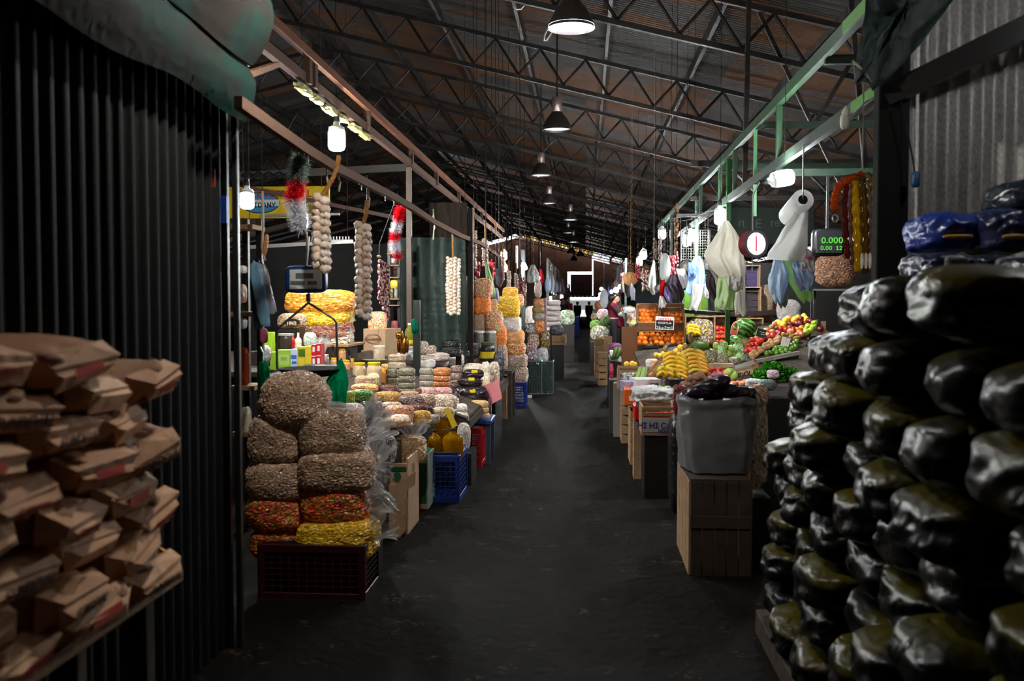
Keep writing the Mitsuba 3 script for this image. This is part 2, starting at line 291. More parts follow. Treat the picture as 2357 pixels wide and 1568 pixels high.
part(wl, 'orange_sticker', box(.028, .002, .075, X(491, 4.2), 4.2, Z(430, 4.2, 491)), 'satin', col=(190, 70, 20))
part(wl, 'blue_tape', box(.028, .034, .12, X(522, 4.28), 4.27, Z(515, 4.28, 522)), 'satin', col=(20, 60, 130))
# tarpaulin fascia over the left stall: upper roll and lower drop
def tarpsheet(x, y0, y1, z0a, z0b, z1a, z1b, bulge, seed, n=26, m=9):
    P = np.zeros((n, m, 3))
    for i in range(n):
        for j in range(m):
            u, v = i / (n - 1), j / (m - 1); y = y0 + (y1 - y0) * u
            za, zb = z0a + (z0b - z0a) * u, z1a + (z1b - z1a) * u
            P[i, j] = (x + bulge * math.sin(v * math.pi) + .05 * (meshkit.fbm(np.array([u * 5, v * 3, seed]), 3) - .5), y, za + (zb - za) * v + .015 * math.sin(u * 17 + seed))
    return grid(P)
tp = thing('tarpaulin_awning', 'faded green and brown tarpaulin fascia over the dark corrugated stall on the left', 'awning')
part(tp, 'drop', tarpsheet(-1.47, 1.2, 4.25, 2.36, 2.33, 2.62, 2.60, .05, 1), 'oldtarp', True)
part(tp, 'roll', tarpsheet(-1.44, 1.2, 4.25, 2.585, 2.56, 3.2, 2.98, .09, 2), 'oldtarp', True)
part(tp, 'clear_wrap', tube([K(552, 60, 4.24), K(553, 95, 4.24), K(552, 125, 4.24)], [.025, .035, .022], 8), 'wrap', True, col=(120, 130, 126))
part(tp, 'hem', bar((-1.46, 1.2, 2.60), (-1.46, 4.27, 2.575), .016, 6), 'satin', True, col=(14, 44, 36))
# right near stall: galvanised sheets between dark posts, tarp scrap on its corner
wr = struct('wall_near_right', None, None)
A, B = K(2046, 0, 5.0)[:2], K(2600, 0, 5.0)[:2]; L = np.linalg.norm(B - A)
for k in range(3):
    a, b = A + (B - A) * k / 3, A + (B - A) * (k + 1) / 3
    part(wr, 'zinc_sheet', corrpanel(a, b + (b - a) * .02, .0, 3.6, .103, .014), 'galvanised', True)
part(wr, 'corner_post', box(.11, .09, 3.6, *K(2048, 0, 4.86)[:2], 0, .006), 'matte', col=(11, 12, 11))
part(wr, 'door_jamb', box(.06, .05, 3.6, *K(2080, 0, 4.86)[:2], 0, .006), 'matte', col=(34, 36, 35))
part(wr, 'sloping_beam', beam(K(2040, 222, 4.8), K(2480, 5, 4.5), .06, .1), 'satin', col=(13, 12, 12))
st = thing('tarpaulin_scrap', 'dark green tarpaulin folded over the top corner of the galvanised stall on the right', 'tarpaulin')
pts = [(1990, -60), (2110, -60), (2220, -30), (2110, 110), (2060, 165), (2015, 205), (1990, 190), (1966, 195), (1978, 120), (1985, 40)]
P = np.array([[K(x, y, 4.72) + [0, .05 * math.sin(i * 2.1 + j), 0] for i, (x, y) in enumerate([(2080 + (x - 2080) * q, 20 + (y - 20) * q) for x, y in pts])] for j, q in enumerate((.02, .3, .6, .85, 1.0))])
part(st, 'sheet', grid(P, True), 'greentarp', True)
part(st, 'rope', tube([K(1962, 140, 4.7), K(1985, 160, 4.7), K(2005, 190, 4.7)], .006, 5), 'satin', col=(150, 140, 120))
cb = one('hanging_cable', 'thin black cable hanging down the galvanised wall on the right', 'cable', tube([K(2075, 235, 4.75), K(2088, 300, 4.75), K(2100, 360, 4.75), K(2106, 400, 4.75)], .004, 5), 'satin', col=(15, 15, 15))
one('cable_plug', 'small blue plug on the end of the cable on the galvanised wall', 'plug', blob(.04, .04, .075, .6, 4).t(*K(2107, 432, 4.75)), 'satin', True, col=(40, 75, 110))
# ---------------------------------------------------------------- rails and posts of the stalls
BR = (112, 84, 70); GR = (40, 66, 44); GD = (34, 48, 38); DK = (34, 33, 31)
def P3(px, py, x): return K(px, py, x / ray(px, py)[0])
rl = thing('double_rail', 'brown double steel rail running along the left stalls high above the goods', 'rail')
k = thing('led_bulb', 'bulb inside the galvanised stall at the right, beyond the black packs', 'light bulb'); c = np.array([1.95, 3.8, 2.8]); part(k, 'glowing_cap', blob(.06, .06, .07, 1, 5).t(c), 'matte', True, col=(240, 240, 240), **lampem(LAMP * .3, (1, 1, 1), 2)); part(k, 'cord', bar(c + [0, 0, .06], [1.95, 3.8, zroof(1.95)], .003), 'satin', col=(10, 10, 10))
za, zb = 3.13, 3.05
part(rl, 'lower_bar', beam((-2, 5.6, za), (-2, 24, zb), .05, .07), 'matte', col=(86, 64, 54))
part(rl, 'upper_bar', beam((-1.96, 5.6, za + .17), (-1.96, 24, zb + .16), .045, .06), 'matte', col=(104, 64, 44))
for y in (7.05, 7.2, 9.0, 11.3, 13.2, 15.6, 19, 22): part(rl, 'spacer', box(.05, .07, .2, -1.98, y, za - .02 - .003 * y), 'matte', col=(86, 64, 54))
pk = one('insulation_strip', 'yellow crumbling foam strip stuck under the brown double rail by the big bulb', 'insulation',
         cat(blob(.06, l, .05, .6, 9, .25, 3, q, .25, 9).r('x', 1).t(-2.0, y, 3.02 - .02 * RR.random()) for q, (y, l) in enumerate(((7.0, .35), (7.35, .3), (7.75, .4), (8.15, .25), (8.6, .4), (9.0, .3)))), 'matte', False, col=(176, 172, 116))
rb = thing('hanging_rail', 'long brown bar at head height along the left stalls that garlic and tinsel hang from', 'rail')
pts = [(548, 235), (640, 300), (705, 345), (770, 385), (830, 415), (890, 445), (945, 476), (1000, 512), (1060, 543), (1110, 555), (1150, 590)]
RAIL = [P3(x, y, -1.4) for x, y in pts[:9]] + [P3(1105, 560, -1.4), P3(1150, 592, -1.42)]
for a, b in zip(RAIL[:-1], RAIL[1:]): part(rb, 'length', beam(a, b + (b - a) * .01, .035, .05), 'matte', col=(98, 74, 60))
for px in (705, 830, 885, 905, 1000, 1040): part(rb, 'wire_tie', tube([P3(px, np.interp(px, [p[0] for p in pts], [p[1] for p in pts]), -1.4) + d for d in ([0, -.03, -.03], [0, -.03, .03], [0, .03, .03], [0, .03, -.06])], .004, 4), 'metal', col=(170, 170, 170))
one('wooden_strut', 'short bare wooden strut reaching out from the left tarpaulin awning', 'strut', beam(K(540, 183, 4.3), K(638, 148, 5.6), .03, .03), 'satin', col=(128, 88, 60))
def post(px, y0, y1, Y, w, col, label, name='stall_post', mat='satin'):
    a, b = K(px, y0, Y), K(px, y1, Y); return one(name, label, 'post', box(w, w, a[2] - max(b[2], 0), a[0], Y, max(b[2], 0), .004), mat, col=col)
post(941, 385, 1400, 11.3, .06, (86, 66, 54), 'brown steel post up from the left stall to the double rail, beside the green partition')
post(959, 690, 1400, 9.9, .068, (20, 28, 24), 'slim dark green pole standing among the seed packets on the left counter')
post(1083, 478, 1400, 12.0, .065, (36, 30, 28), 'dark steel post at the end of the green tarpaulin partition')
post(1070, 545, 1400, 12.6, .05, (30, 27, 26), 'dark post behind the end of the green partition, next to the tall bag tower')
post(1204, 575, 1400, 26, .11, DK, 'black post beside the hanging braids far along the left stalls')
# right-hand rails
r2 = thing('green_rail', 'green-painted steel rail high along the right stalls', 'rail')
part(r2, 'bar', beam((1.6, 4.6, 3.22), (1.6, 22, 3.14), .05, .085), 'satin', col=GR)
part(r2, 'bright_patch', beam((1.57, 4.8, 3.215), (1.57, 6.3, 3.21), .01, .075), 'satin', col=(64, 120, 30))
r3 = thing('lower_green_rail', 'second green rail under the first over the right stalls, carrying bulbs and plastic bags', 'rail')
ZL = 2.69
part(r3, 'bar', beam((1.6, 5.2, ZL), (1.6, 17.5, 2.66), .045, .08), 'satin', col=GD)
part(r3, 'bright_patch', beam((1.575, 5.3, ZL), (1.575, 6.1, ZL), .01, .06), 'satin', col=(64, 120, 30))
def YX(px, x=1.6): return x / ray(px, 600)[0]
for px, w, lab in ((1676, .052, 'bright green square post rising through the vegetable stall on the right'), (1656, .05, 'green post just left of the hanging white bags'), (1603, .05, 'green post by the wire mesh and the bulbs'), (1545, .055, 'green post beside the hanging chilli strings')):
    k = thing('green_post', lab, 'post'); z0 = 2.25 if px == 1656 else 0; part(k, 'shaft', box(w, w, 3.12 - z0, 1.6, YX(px), z0, .004), 'satin', col=(24, 78, 32) if px == 1676 else GR)
for px, lab in ((1790, 'thick green hanger between the two right rails, nearest one'), (1690, 'green hanger above the big white bag'), (1612, 'short green hanger near the mesh panel')):
    one('rail_hanger', lab, 'hanger', box(.045, .05, .5, 1.6, YX(px), 2.68), 'satin', col=GR)
one('thin_rod', 'thin pale green rod hanging over the dial scale', 'rod', box(.03, .03, .86, 1.6, YX(1736), 2.34), 'satin', col=(96, 160, 108))
for Y, z, x1, lab in ((6.9, 3.16, 9.27, 'highest cross beam from the green rail to the right wall'), (9.3, 3.14, 9.27, 'green cross beam over the right stalls, second from the top'), (12, 3.12, 9.27, 'dark cross beam behind the bulb with the white collar'), (8.6, 2.62, 9.27, 'lower grey cross beam beside the hanging plastic roll')):
    one('cross_beam', lab, 'beam', beam((1.6, Y, z), (x1, Y, z), .05, .06), 'satin', col=GD)
for i, (a, b) in enumerate((((1.75, 11.0, 5.3), (1.75, 11.2, 2.7)), ((2.6, 10.4, 5.2), (2.9, 10.4, 2.2)), ((3.2, 10.6, 5.1), (3.4, 10.6, 0.0)), ((2.2, 13.2, 5.3), (3.4, 13.2, 2.8)), ((3.6, 13, 5.0), (2.4, 13, 2.9)), ((4.2, 13, 4.9), (4.2, 13, 0)))):
    one('dark_brace', ['steel hanger in front of the right roof slope', 'slanted steel brace right of the hanging roll', 'tall dark post behind the digital scale', 'diagonal brace crossing below the right roof, falling to the right', 'diagonal brace crossing below the right roof, falling to the left', 'far dark post at the back of the fruit stall'][i], 'brace', beam(a, b, .05, .05), 'roofsteel')
one('horizontal_truss_tie', 'long dark tie beam under the right roof slope behind the bulbs', 'beam', beam((1.5, 14.5, 3.5), (8, 14.5, 3.5), .06, .08) + beam((1.5, 14.5, 3.0), (8, 14.5, 3.0), .05, .06) + cat(bar((x, 14.5, 3.0 + .5 * (k % 2)), (x + .5, 14.5, 3.5 - .5 * (k % 2)), .02) for k, x in enumerate(np.arange(1.5, 7.5, .5))), 'roofsteel')
# ---------------------------------------------------------------- lamps
def bulb(label, px, py, Y, dia, aim='down', tint=(1, 1, 1), power=1.0, length=1.15):
    """LED bulb: pale collar, emitting cap; hangs by its cord from the roof steel"""
    k = thing('led_bulb', label, 'light bulb', None); r = dia / 2; c = K(px, py, Y); h = dia * length
    m = lambda prof: lathe(prof, 16)
    glow = m([(r * .97, h * .45), (r, h * .2), (r, -h * .25), (r * .86, -h * .42), (r * .5, -h * .5), (.001, -h * .51)]); 
    coll = m([(.001, h * .95), (r * .35, h * .95), (r * .42, h * .8), (r * .9, h * .68), (r * .97, h * .45)])
    sock = m([(.001, h * 1.35), (r * .3, h * 1.35), (r * .38, h * .95), (.001, h * .94)])
    rot = {'down': lambda q: q, 'side': lambda q: q.r('y', -100), 'tilt': lambda q: q.r('y', -25)}[aim]
    part(k, 'glowing_cap', rot(glow).t(c), 'matte', True, col=(240, 240, 240), **lampem(LAMP * power, tint, 4.0 if Y < 12 else 2.0 if Y < 16 else .8)); part(k, 'collar', rot(coll).t(c), 'satin', True, col=(205, 205, 200)); part(k, 'socket', rot(sock).t(c), 'satin', True, col=(30, 30, 30))
    part(k, 'cord', bar(c + [0, 0, h * 1.2], [c[0], Y, zroof(c[0])], .0025, 4), 'satin', col=(10, 10, 10))
    return k
bulb('large greenish-white square bulb under the brown double rail, upper left', 775, 325, 7.9, .14, 'down', (.95, 1, .86), .9)
k = thing('led_bulb', 'bulb hanging high over the mouth of the aisle between the two dark stalls', 'light bulb'); c = np.array([-.8, 4.0, 2.95]); part(k, 'glowing_cap', blob(.1, .1, .11, 1, 6).t(c), 'matte', True, col=(240, 240, 240), **lampem(LAMP * 1.1, (1, .95, .88), 4)); part(k, 'socket', blob(.05, .05, .08, .8, 5).t(c + [0, 0, .1]), 'satin', True, col=(30, 30, 30)); part(k, 'cord', bar(c + [0, 0, .17], [-.8, 4.0, zroof(-.8) - .02], .003), 'satin', col=(10, 10, 10))
bulb('bright bulb at the left edge in front of the yellow sign', 569, 463, 7.0, .10, 'down', (.95, .98, 1.06), .9)
bulb('bulb at the bottom of the silver tinsel garland on the left', 698, 512, 9.6, .09, 'down', (.97, 1, 1), 1.2, 1.3)
bulb('sideways bulb with a white collar at the upper right', 1806, 410, 7.9, .125, 'side', (.97, 1, 1.03), .75)
bulb('bulb just above the hanging white bags on the right', 1657, 502, 11.5, .13, 'down', (.97, 1, 1), 1.0)
bulb('right bulb of the pair in front of the wire mesh', 1597, 545, 14.2, .12, 'tilt', (.96, 1, 1.03), 1.0)
bulb('left bulb of the pair in front of the wire mesh', 1580, 557, 14.8, .12, 'tilt', (.96, 1, 1.03), 1.0)
bulb('bulb above the hanging garlic and chilli strings, right of the aisle', 1524, 540, 19.6, .15, 'down', (.97, 1, 1), 1.2)
bulb('bulb over the far right stalls, upper one of two close together', 1481, 588, 26, .17, 'down', (.97, 1, 1), 1.2)
bulb('square bulb over the far right stalls, lower one of two close together', 1472, 603, 27, .17, 'down', (.97, 1, 1), .8)
bulb('upper round bulb behind the bag tower on the left of the aisle', 1160, 590, 21, .14, 'down', (.98, 1, 1), 1.6)
bulb('lower round bulb behind the bag tower on the left of the aisle', 1162, 619, 21.5, .12, 'down', (.98, 1, 1), 1.3)
bulb('bulb right of the dark post, left side of the aisle further down', 1207, 615, 25, .13, 'tilt', (.98, 1, 1), 1.2)
bulb('tube-shaped bulb right of the green partition', 1070, 560, 14, .05, 'down', (1, 1, 1), 1.0, 2.2)
FAR = [(1250, 665, 40, .22), (1274, 672, 40, .28), (1292, 683, 48, .26), (1279, 674, 47, .3), (1268, 686, 52, .25), (1384, 665, 48, .22), (1383, 678, 40, .24), (1391, 675, 36, .26), (1379, 686, 52, .24), (1418, 668, 34, .26), (1428, 660, 30, .2), (1408, 672, 42, .22), (1434, 632, 30, .13), (1240, 640, 33, .14)]
for i, (px, py, Y, d) in enumerate(FAR):
    d *= .72; k = thing('stall_lamp', f'tiny glaring lamp far down the {"left" if px < CX else "right"} stalls, {"first second third fourth fifth sixth seventh eighth".split()[sorted([q[0] for q in FAR if (q[0] < CX) == (px < CX)]).index(px)]} from the left there', 'lamp', 'distant stall lamps')
    part(k, 'bulb', blob(d, d, d, 1, 4).t(K(px, py, Y) - [0, 0, d / 2]), 'matte', True, col=(240, 240, 240), **lampem(LAMP * .08, (1, 1, 1), .15)); part(k, 'cord', bar(K(px, py, Y) + [0, 0, d * .5], [X(px, Y), Y, zroof(X(px, Y)) - .02], .005), 'satin', col=(25, 25, 25))
# high bay lamps under the ridge-side roof
def highbay(label, px, py, Y, r, on):
    k = thing('high_bay_lamp', label, 'ceiling lamp'); c = K(px, py, Y)
    sh = lathe([(r, 0), (r * .93, r * .28), (r * .7, r * .75), (r * .38, r * 1.15), (r * .3, r * 1.25)], 24, False)
    part(k, 'shade', sh.t(c), 'metal', True, col=(96, 92, 90)); part(k, 'ballast', (lathe([(.001, 0), (r * .34, 0), (r * .34, r * .45), (r * .36, r * .47), (r * .34, r * .5), (r * .34, r * .95), (.001, r * .96)], 16)).t(c + [0, 0, r * 1.22]), 'metal', True, col=(215, 190, 185))
    part(k, 'lens', lathe([(.001, .02), (r * .6, .015), (r * .97, .03)], 24, False).t(c), 'matte', True, col=(225, 225, 225), **(lampem(on / 16, (.97, .99, 1.04), 3.0 if on > 20 else .15) if on else {}))
    part(k, 'suspension', bar(c + [0, 0, r * 2.1], [c[0], Y, zroof(c[0]) - .05], .012), 'roofsteel')
    return k
hb = highbay('largest lit high-bay lamp hanging over the aisle at the top of the picture', 1315, 66, 9.6, .225, 38)
part(hb, 'loose_wire', tube([K(1262, 64, 9.4), K(1254, 80, 9.4), K(1252, 94, 9.4), K(1258, 94, 9.4), K(1270, 76, 9.4)], .008, 5), 'metal', True, col=(200, 200, 200))
highbay('unlit pinkish high-bay lamp, second in the row over the aisle', 1282, 300, 15.5, .23, .35); highbay('high-bay lamp with a faint lens, third in the row over the aisle', 1245, 405, 22, .23, 2.2)
highbay('unlit high-bay lamp, fourth in the row over the aisle', 1264, 469, 29, .23, 0.25); highbay('lit high-bay lamp, fifth in the row over the aisle', 1313, 507, 33, .235, 9); highbay('high-bay lamp with a thin lit rim, sixth in the row over the aisle', 1308, 537, 40, .2, 5); highbay('lit high-bay lamp low over the far end of the aisle', 1320, 558, 45, .25, 12)
for i, (px, py, Y) in enumerate(((1315, 583, 55), (1336, 590, 60), (1321, 600, 66))): highbay(f'unlit far high-bay lamp, number {["one", "two", "three"][i]} counting down the aisle from the low lit one', px, py, Y, .25, 0)
lt = one('broken_reflector', 'torn strip of bright foil under the dark roof, left of the lit high-bay lamp', 'foil scrap', tube([K(1178, 14, 9.5), K(1190, 22, 9.5), K(1200, 21, 9.5), K(1208, 12, 9.5)], [.004, .016, .018, .005], 6, ell=.3), 'metal', True, col=(170, 170, 170))
# ---------------------------------------------------------------- goods: builders
def BB(x0, y0, x1, y1, Y):
    a, b = K(x0, y1, Y), K(x1, y0, Y); return (a[0] + b[0]) / 2, a[2], b[0] - a[0], b[2] - a[2]
sd = [0]
def seed(): sd[0] += 1; return sd[0]
ordinal = 'first second third fourth fifth sixth seventh eighth ninth tenth eleventh twelfth'.split()
# palettes (what the bags hold)
OAT = [(164, 134, 108), (180, 150, 122), (144, 116, 92), (192, 164, 136)]; CORN = [(228, 180, 30), (240, 205, 70), (205, 150, 15), (238, 190, 40)]
MAIZE = [(230, 140, 40), (240, 165, 60), (210, 115, 25), (245, 185, 90)]; CANDY = [(200, 40, 35), (230, 110, 30), (215, 165, 40), (70, 135, 45), (210, 60, 90), (190, 50, 20)]
SPRINKLE = [(220, 60, 70), (235, 180, 150), (240, 220, 190), (120, 160, 60), (230, 100, 60), (215, 190, 120)]; PUFF = [(240, 120, 35), (250, 145, 55), (225, 95, 20), (245, 165, 90)]
PALEPUFF = [(235, 165, 100), (245, 190, 130), (225, 145, 80)]; PASTA = [(205, 60, 40), (235, 190, 90), (80, 125, 40), (240, 220, 170), (220, 110, 40)]; SHELL = [(190, 165, 145), (215, 195, 175), (160, 132, 112), (120, 96, 82)]
RICE = [(222, 212, 200), (235, 228, 218), (205, 192, 178)]; BEAN = [(60, 36, 34), (90, 52, 46), (40, 26, 26), (120, 80, 70)]; SEED = [(120, 114, 92), (142, 136, 112), (98, 92, 74)]; GREYSEED = [(150, 138, 122), (170, 158, 142), (126, 114, 100)]
ALMOND = [(190, 118, 62), (206, 136, 78), (168, 98, 48)]; PLUM = [(38, 28, 34), (56, 40, 46), (28, 22, 26)]; DATE = [(92, 46, 34), (116, 60, 44), (72, 34, 26)]; NUT = [(196, 158, 118), (214, 182, 146), (168, 126, 88)]; WHITE = [(228, 222, 214), (238, 234, 228), (212, 204, 194)]
POP = [(226, 210, 190), (240, 230, 214), (206, 182, 156)]; MIXED = [(150, 110, 84), (206, 176, 146), (110, 74, 60), (224, 200, 170)]; DARKROLL = [(52, 54, 58), (70, 74, 80), (40, 42, 46)]; GREEN = [(96, 142, 62), (130, 170, 84), (76, 118, 50)]; PINK = [(214, 130, 130), (230, 180, 170), (240, 220, 210), (180, 80, 84)]; GARL = [(222, 204, 184), (234, 220, 204), (206, 180, 156)]; RAISIN = [(70, 40, 44), (90, 54, 58), (52, 30, 34)]
def bag(label, x0, y0, x1, y1, Y, pal, n=9, dr_=.8, p=.62, amp=.05, amp2=.06, name='snack_bag', cat_='bag', group=None, lean=0, mat='bagged', tie=None, w=None, roll=0):
    """clear plastic bag filled with grain, sweets or pasta; tie = (px, py) towards which its gathered neck flares"""
    cx, zb, ww, hh = BB(x0, y0, x1, y1, Y); s = seed(); d = ww * dr_; n = int(n * (1.75 if Y < 16 else 1.2))
    m = blob(ww, d, hh, p, n, amp, 1.7, s, amp2 * .8, n * .6, .0)
    if lean: m = m.r('y', lean)
    if roll: m = m.r('z', roll)
    k = thing(name, label, cat_, group)
    if tie is None: add(k, m.t(cx, Y, zb).speck(pal, s, w=w), mat)
    else:
        part(k, 'contents', m.t(cx, Y, zb).speck(pal, s, w=w), mat)
        part(k, 'gathered_film', gather(K(tie[0], tie[1], Y - d * .2), K(tie[2], tie[3], Y - d * .35), tie[4] if len(tie) > 4 else .05, s), 'film', True)
    return k
def gather(a, b, r, s, n=44, m=14):
    """crumpled plastic flaring from the knot a to a ruffled rim at b"""
    a, b = np.array(a), np.array(b); t = b - a; L = np.linalg.norm(t); t = t / L; u = np.cross(t, [0, 1, .2]); u /= np.linalg.norm(u); v = np.cross(t, u); q = np.random.RandomState(s); ph = q.rand(3) * 6; P = []
    for i in range(m):
        f = i / (m - 1); w = np.arange(n) * 2 * math.pi / n; rr = r * (.22 + .95 * f ** .8) * (1 + .2 * f * np.sin(w * 5 + ph[0]) + .2 * np.sin(w * 3 + ph[1] + f * 3) + .16 * np.sin(w * 11 + ph[2] + f * 4) + .1 * np.sin(w * 17 - f * 6))
        P.append(a + t * L * f * (1 + f * (.12 * np.sin(w * 4 + ph[2]) + .1 * np.sin(w * 9 + ph[0])))[:, None] + rr[:, None] * (np.cos(w)[:, None] * u + .55 * np.sin(w)[:, None] * v))
    return grid(np.array(P), True)
def carton(label, x0, y0, x1, y1, Y, d, faces, name='carton', side=None, col=None, cat_='box', mat='satin', rot=0):
    """box with printed fields on its front: faces = [(u0, v0, u1, v1, colour)] in fractions from the top left"""
    cx, zb, w, h = BB(x0, y0, x1, y1, Y); k = thing(name, label, cat_)
    tr = lambda m: m.r('z', rot).t(cx, Y, zb)
    part(k, 'body', tr(box(w, d, h, 0, d / 2, 0, min(w, h) * .02)), mat, col=col)
    for u0, v0, u1, v1, c in faces: part(k, 'print', tr(box(w * (u1 - u0), .002, h * (v1 - v0), w * ((u0 + u1) / 2 - .5), -.0005, h * (1 - v1))), mat, col=c)
    return k, (cx, zb, w, h)
def jar(label, x0, y0, x1, y1, Y, body, lid, name='jar', cat_='jar', band=None, neck=.8, lidh=.14, mat='shiny', group=None):
    cx, zb, w, h = BB(x0, y0, x1, y1, Y); r = w / 2; k = thing(name, label, cat_, group); hl = h * lidh; hb = h - hl
    part(k, 'body', lathe([(.001, 0), (r * .9, 0), (r, hb * .06), (r, hb * .74), (r * .93, hb * .86), (r * neck, hb * .95), (r * neck, hb), (.001, hb)], 18).t(cx, Y, zb), mat, True, col=body)
    part(k, 'lid', lathe([(.001, hb), (r * neck * 1.05, hb), (r * neck * 1.08, hb + hl * .8), (r * neck, h), (.001, h)], 18).t(cx, Y, zb), 'satin', False, col=lid)
    if band: part(k, 'label_band', lathe([(r * 1.01, hb * .2), (r * 1.01, hb * .6)], 18, False).t(cx, Y, zb), 'satin', True, col=band)
    return k
def bottle(label, x0, y0, x1, y1, Y, body, cap, band=None, mat='oil', name='bottle', cat_='bottle', handle=False, shoulder=.62):
    cx, zb, w, h = BB(x0, y0, x1, y1, Y); r = w / 2; k = thing(name, label, cat_)
    part(k, 'body', lathe([(.001, 0), (r * .92, 0), (r, h * .04), (r, h * .28), (r * .94, h * .3), (r, h * .33), (r, h * shoulder), (r * .8, h * (shoulder + .12)), (r * .34, h * (shoulder + .22)), (r * .28, h * .93), (.001, h * .93)], 20).t(cx, Y, zb), mat, True, col=body)
    part(k, 'cap', lathe([(.001, h * .92), (r * .36, h * .92), (r * .36, h), (.001, h)], 14).t(cx, Y, zb), 'satin', False, col=cap)
    if band: part(k, 'label_band', lathe([(r * 1.012, h * .12), (r * 1.012, h * .27)], 20, False).t(cx, Y, zb), 'satin', True, col=band)
    if handle: part(k, 'handle', tube([(cx - r * .5, Y - .01, zb + h * .93), (cx - r * .9, Y - .01, zb + h * .95), (cx - r, Y - .01, zb + h * .8)], r * .08, 5), 'satin', True, col=cap)
    return k
def crate(label, x, y, z, w, d, h, col, cols=9, rows=5, name='plastic_crate', mat='satin'):
    """ventilated plastic crate, corner (x, y) = front left"""
    k = thing(name, label, 'crate'); t = .012
    def side(L, rot, ox, oy, q):
        ms = [box(L, t * 1.8, h * .14, L / 2, 0, h * .86, .002), box(L, t * 1.4, h * .12, L / 2, 0, 0, .002)] + [box(L, t * .6, h * .022, L / 2, 0, h * (.12 + .74 * (i + 1) / (rows + 1))) for i in range(rows)]
        ms += [box(L * .016, t * .6, h * .76, L * (i + .5) / q, 0, h * .11) for i in range(q)] + [box(.022, t * 1.6, h, u, 0, 0, .002) for u in (.011, L - .011)]
        return cat(ms).r('z', rot).t(x + ox, y + oy, z)
    part(k, 'front_panel', side(w, 0, 0, 0, cols), mat, col=col); part(k, 'back_panel', side(w, 0, 0, d, cols), mat, col=col)
    q = max(4, int(cols * d / w)); part(k, 'side_panel', side(d, 90, 0, 0, q), mat, col=col); part(k, 'side_panel', side(d, 90, w, 0, q), mat, col=col)
    part(k, 'floor_panel', box(w, d, .01, x + w / 2, y + d / 2, z + .005), mat, col=col)
    return k
def woodcrate(label, x, y, z, w, d, h, slats=3, gap=.25, upright=False, tilt=0, bottom=True, rot=0, name='wooden_crate', floorback=False):
    """slatted wooden crate; every slat a part; tilt leans it back so that one looks into it"""
    k = thing(name, label, 'crate'); t = .011
    tr = lambda m: m.r('x', tilt).r('z', rot).t(x, y, z)
    c = .028
    for cx, cy in ((c / 2, c / 2), (w - c / 2, c / 2), (c / 2, d - c / 2), (w - c / 2, d - c / 2)): part(k, 'corner_post', tr(box(c, c, h, cx, cy, 0, .002)), 'wood')
    sh = h / (slats + (slats - 1) * gap)
    for i in range(slats):
        zz = i * sh * (1 + gap)
        for m in (box(w, t, sh, w / 2, -t / 2, zz, .002), box(w, t, sh, w / 2, d + t / 2, zz, .002), box(t, d, sh, -t / 2, d / 2, zz, .002), box(t, d, sh, w + t / 2, d / 2, zz, .002)): part(k, 'slat', tr(m), 'wood')
    if bottom:
        for i in range(4): part(k, 'bottom_board', tr(box(w, d / 4 * .92, .008, w / 2, d * (i + .5) / 4, .004)), 'wood')
    return k
# garlic: one bulb shared by every braid
gb = lathe([(.001, -.42), (.3, -.4), (.47, -.2), (.5, 0), (.44, .2), (.26, .36), (.1, .52), (.06, .68), (.001, .7)], 14)
gv = gb.v.copy(); an = np.arctan2(gv[:, 1], gv[:, 0]); gv[:, :2] *= (1 + .05 * np.cos(an * 7))[:, None]
GB = {}
for q, cc in enumerate(((226, 208, 188), (214, 190, 168), (234, 220, 206))):
    col = np.tile(C(cc), (len(gv), 1)); col[gv[:, 2] > .5] = C(150, 105, 70); col[gv[:, 2] < -.38] = C(150, 110, 80)
    GB[q] = plyc(M(gv, gb.f, col), 'satin', True)
    GS = {**GB}
def tw(x, y, z, s, ax=None, deg=0, ax2=None, deg2=0):
    t = TF().translate([float(x), float(y), float(z)])
    if ax is not None: t = t.rotate(ax, deg)
    if ax2 is not None: t = t.rotate(ax2, deg2)
    return t.scale(s if not np.isscalar(s) else [s, s, s])
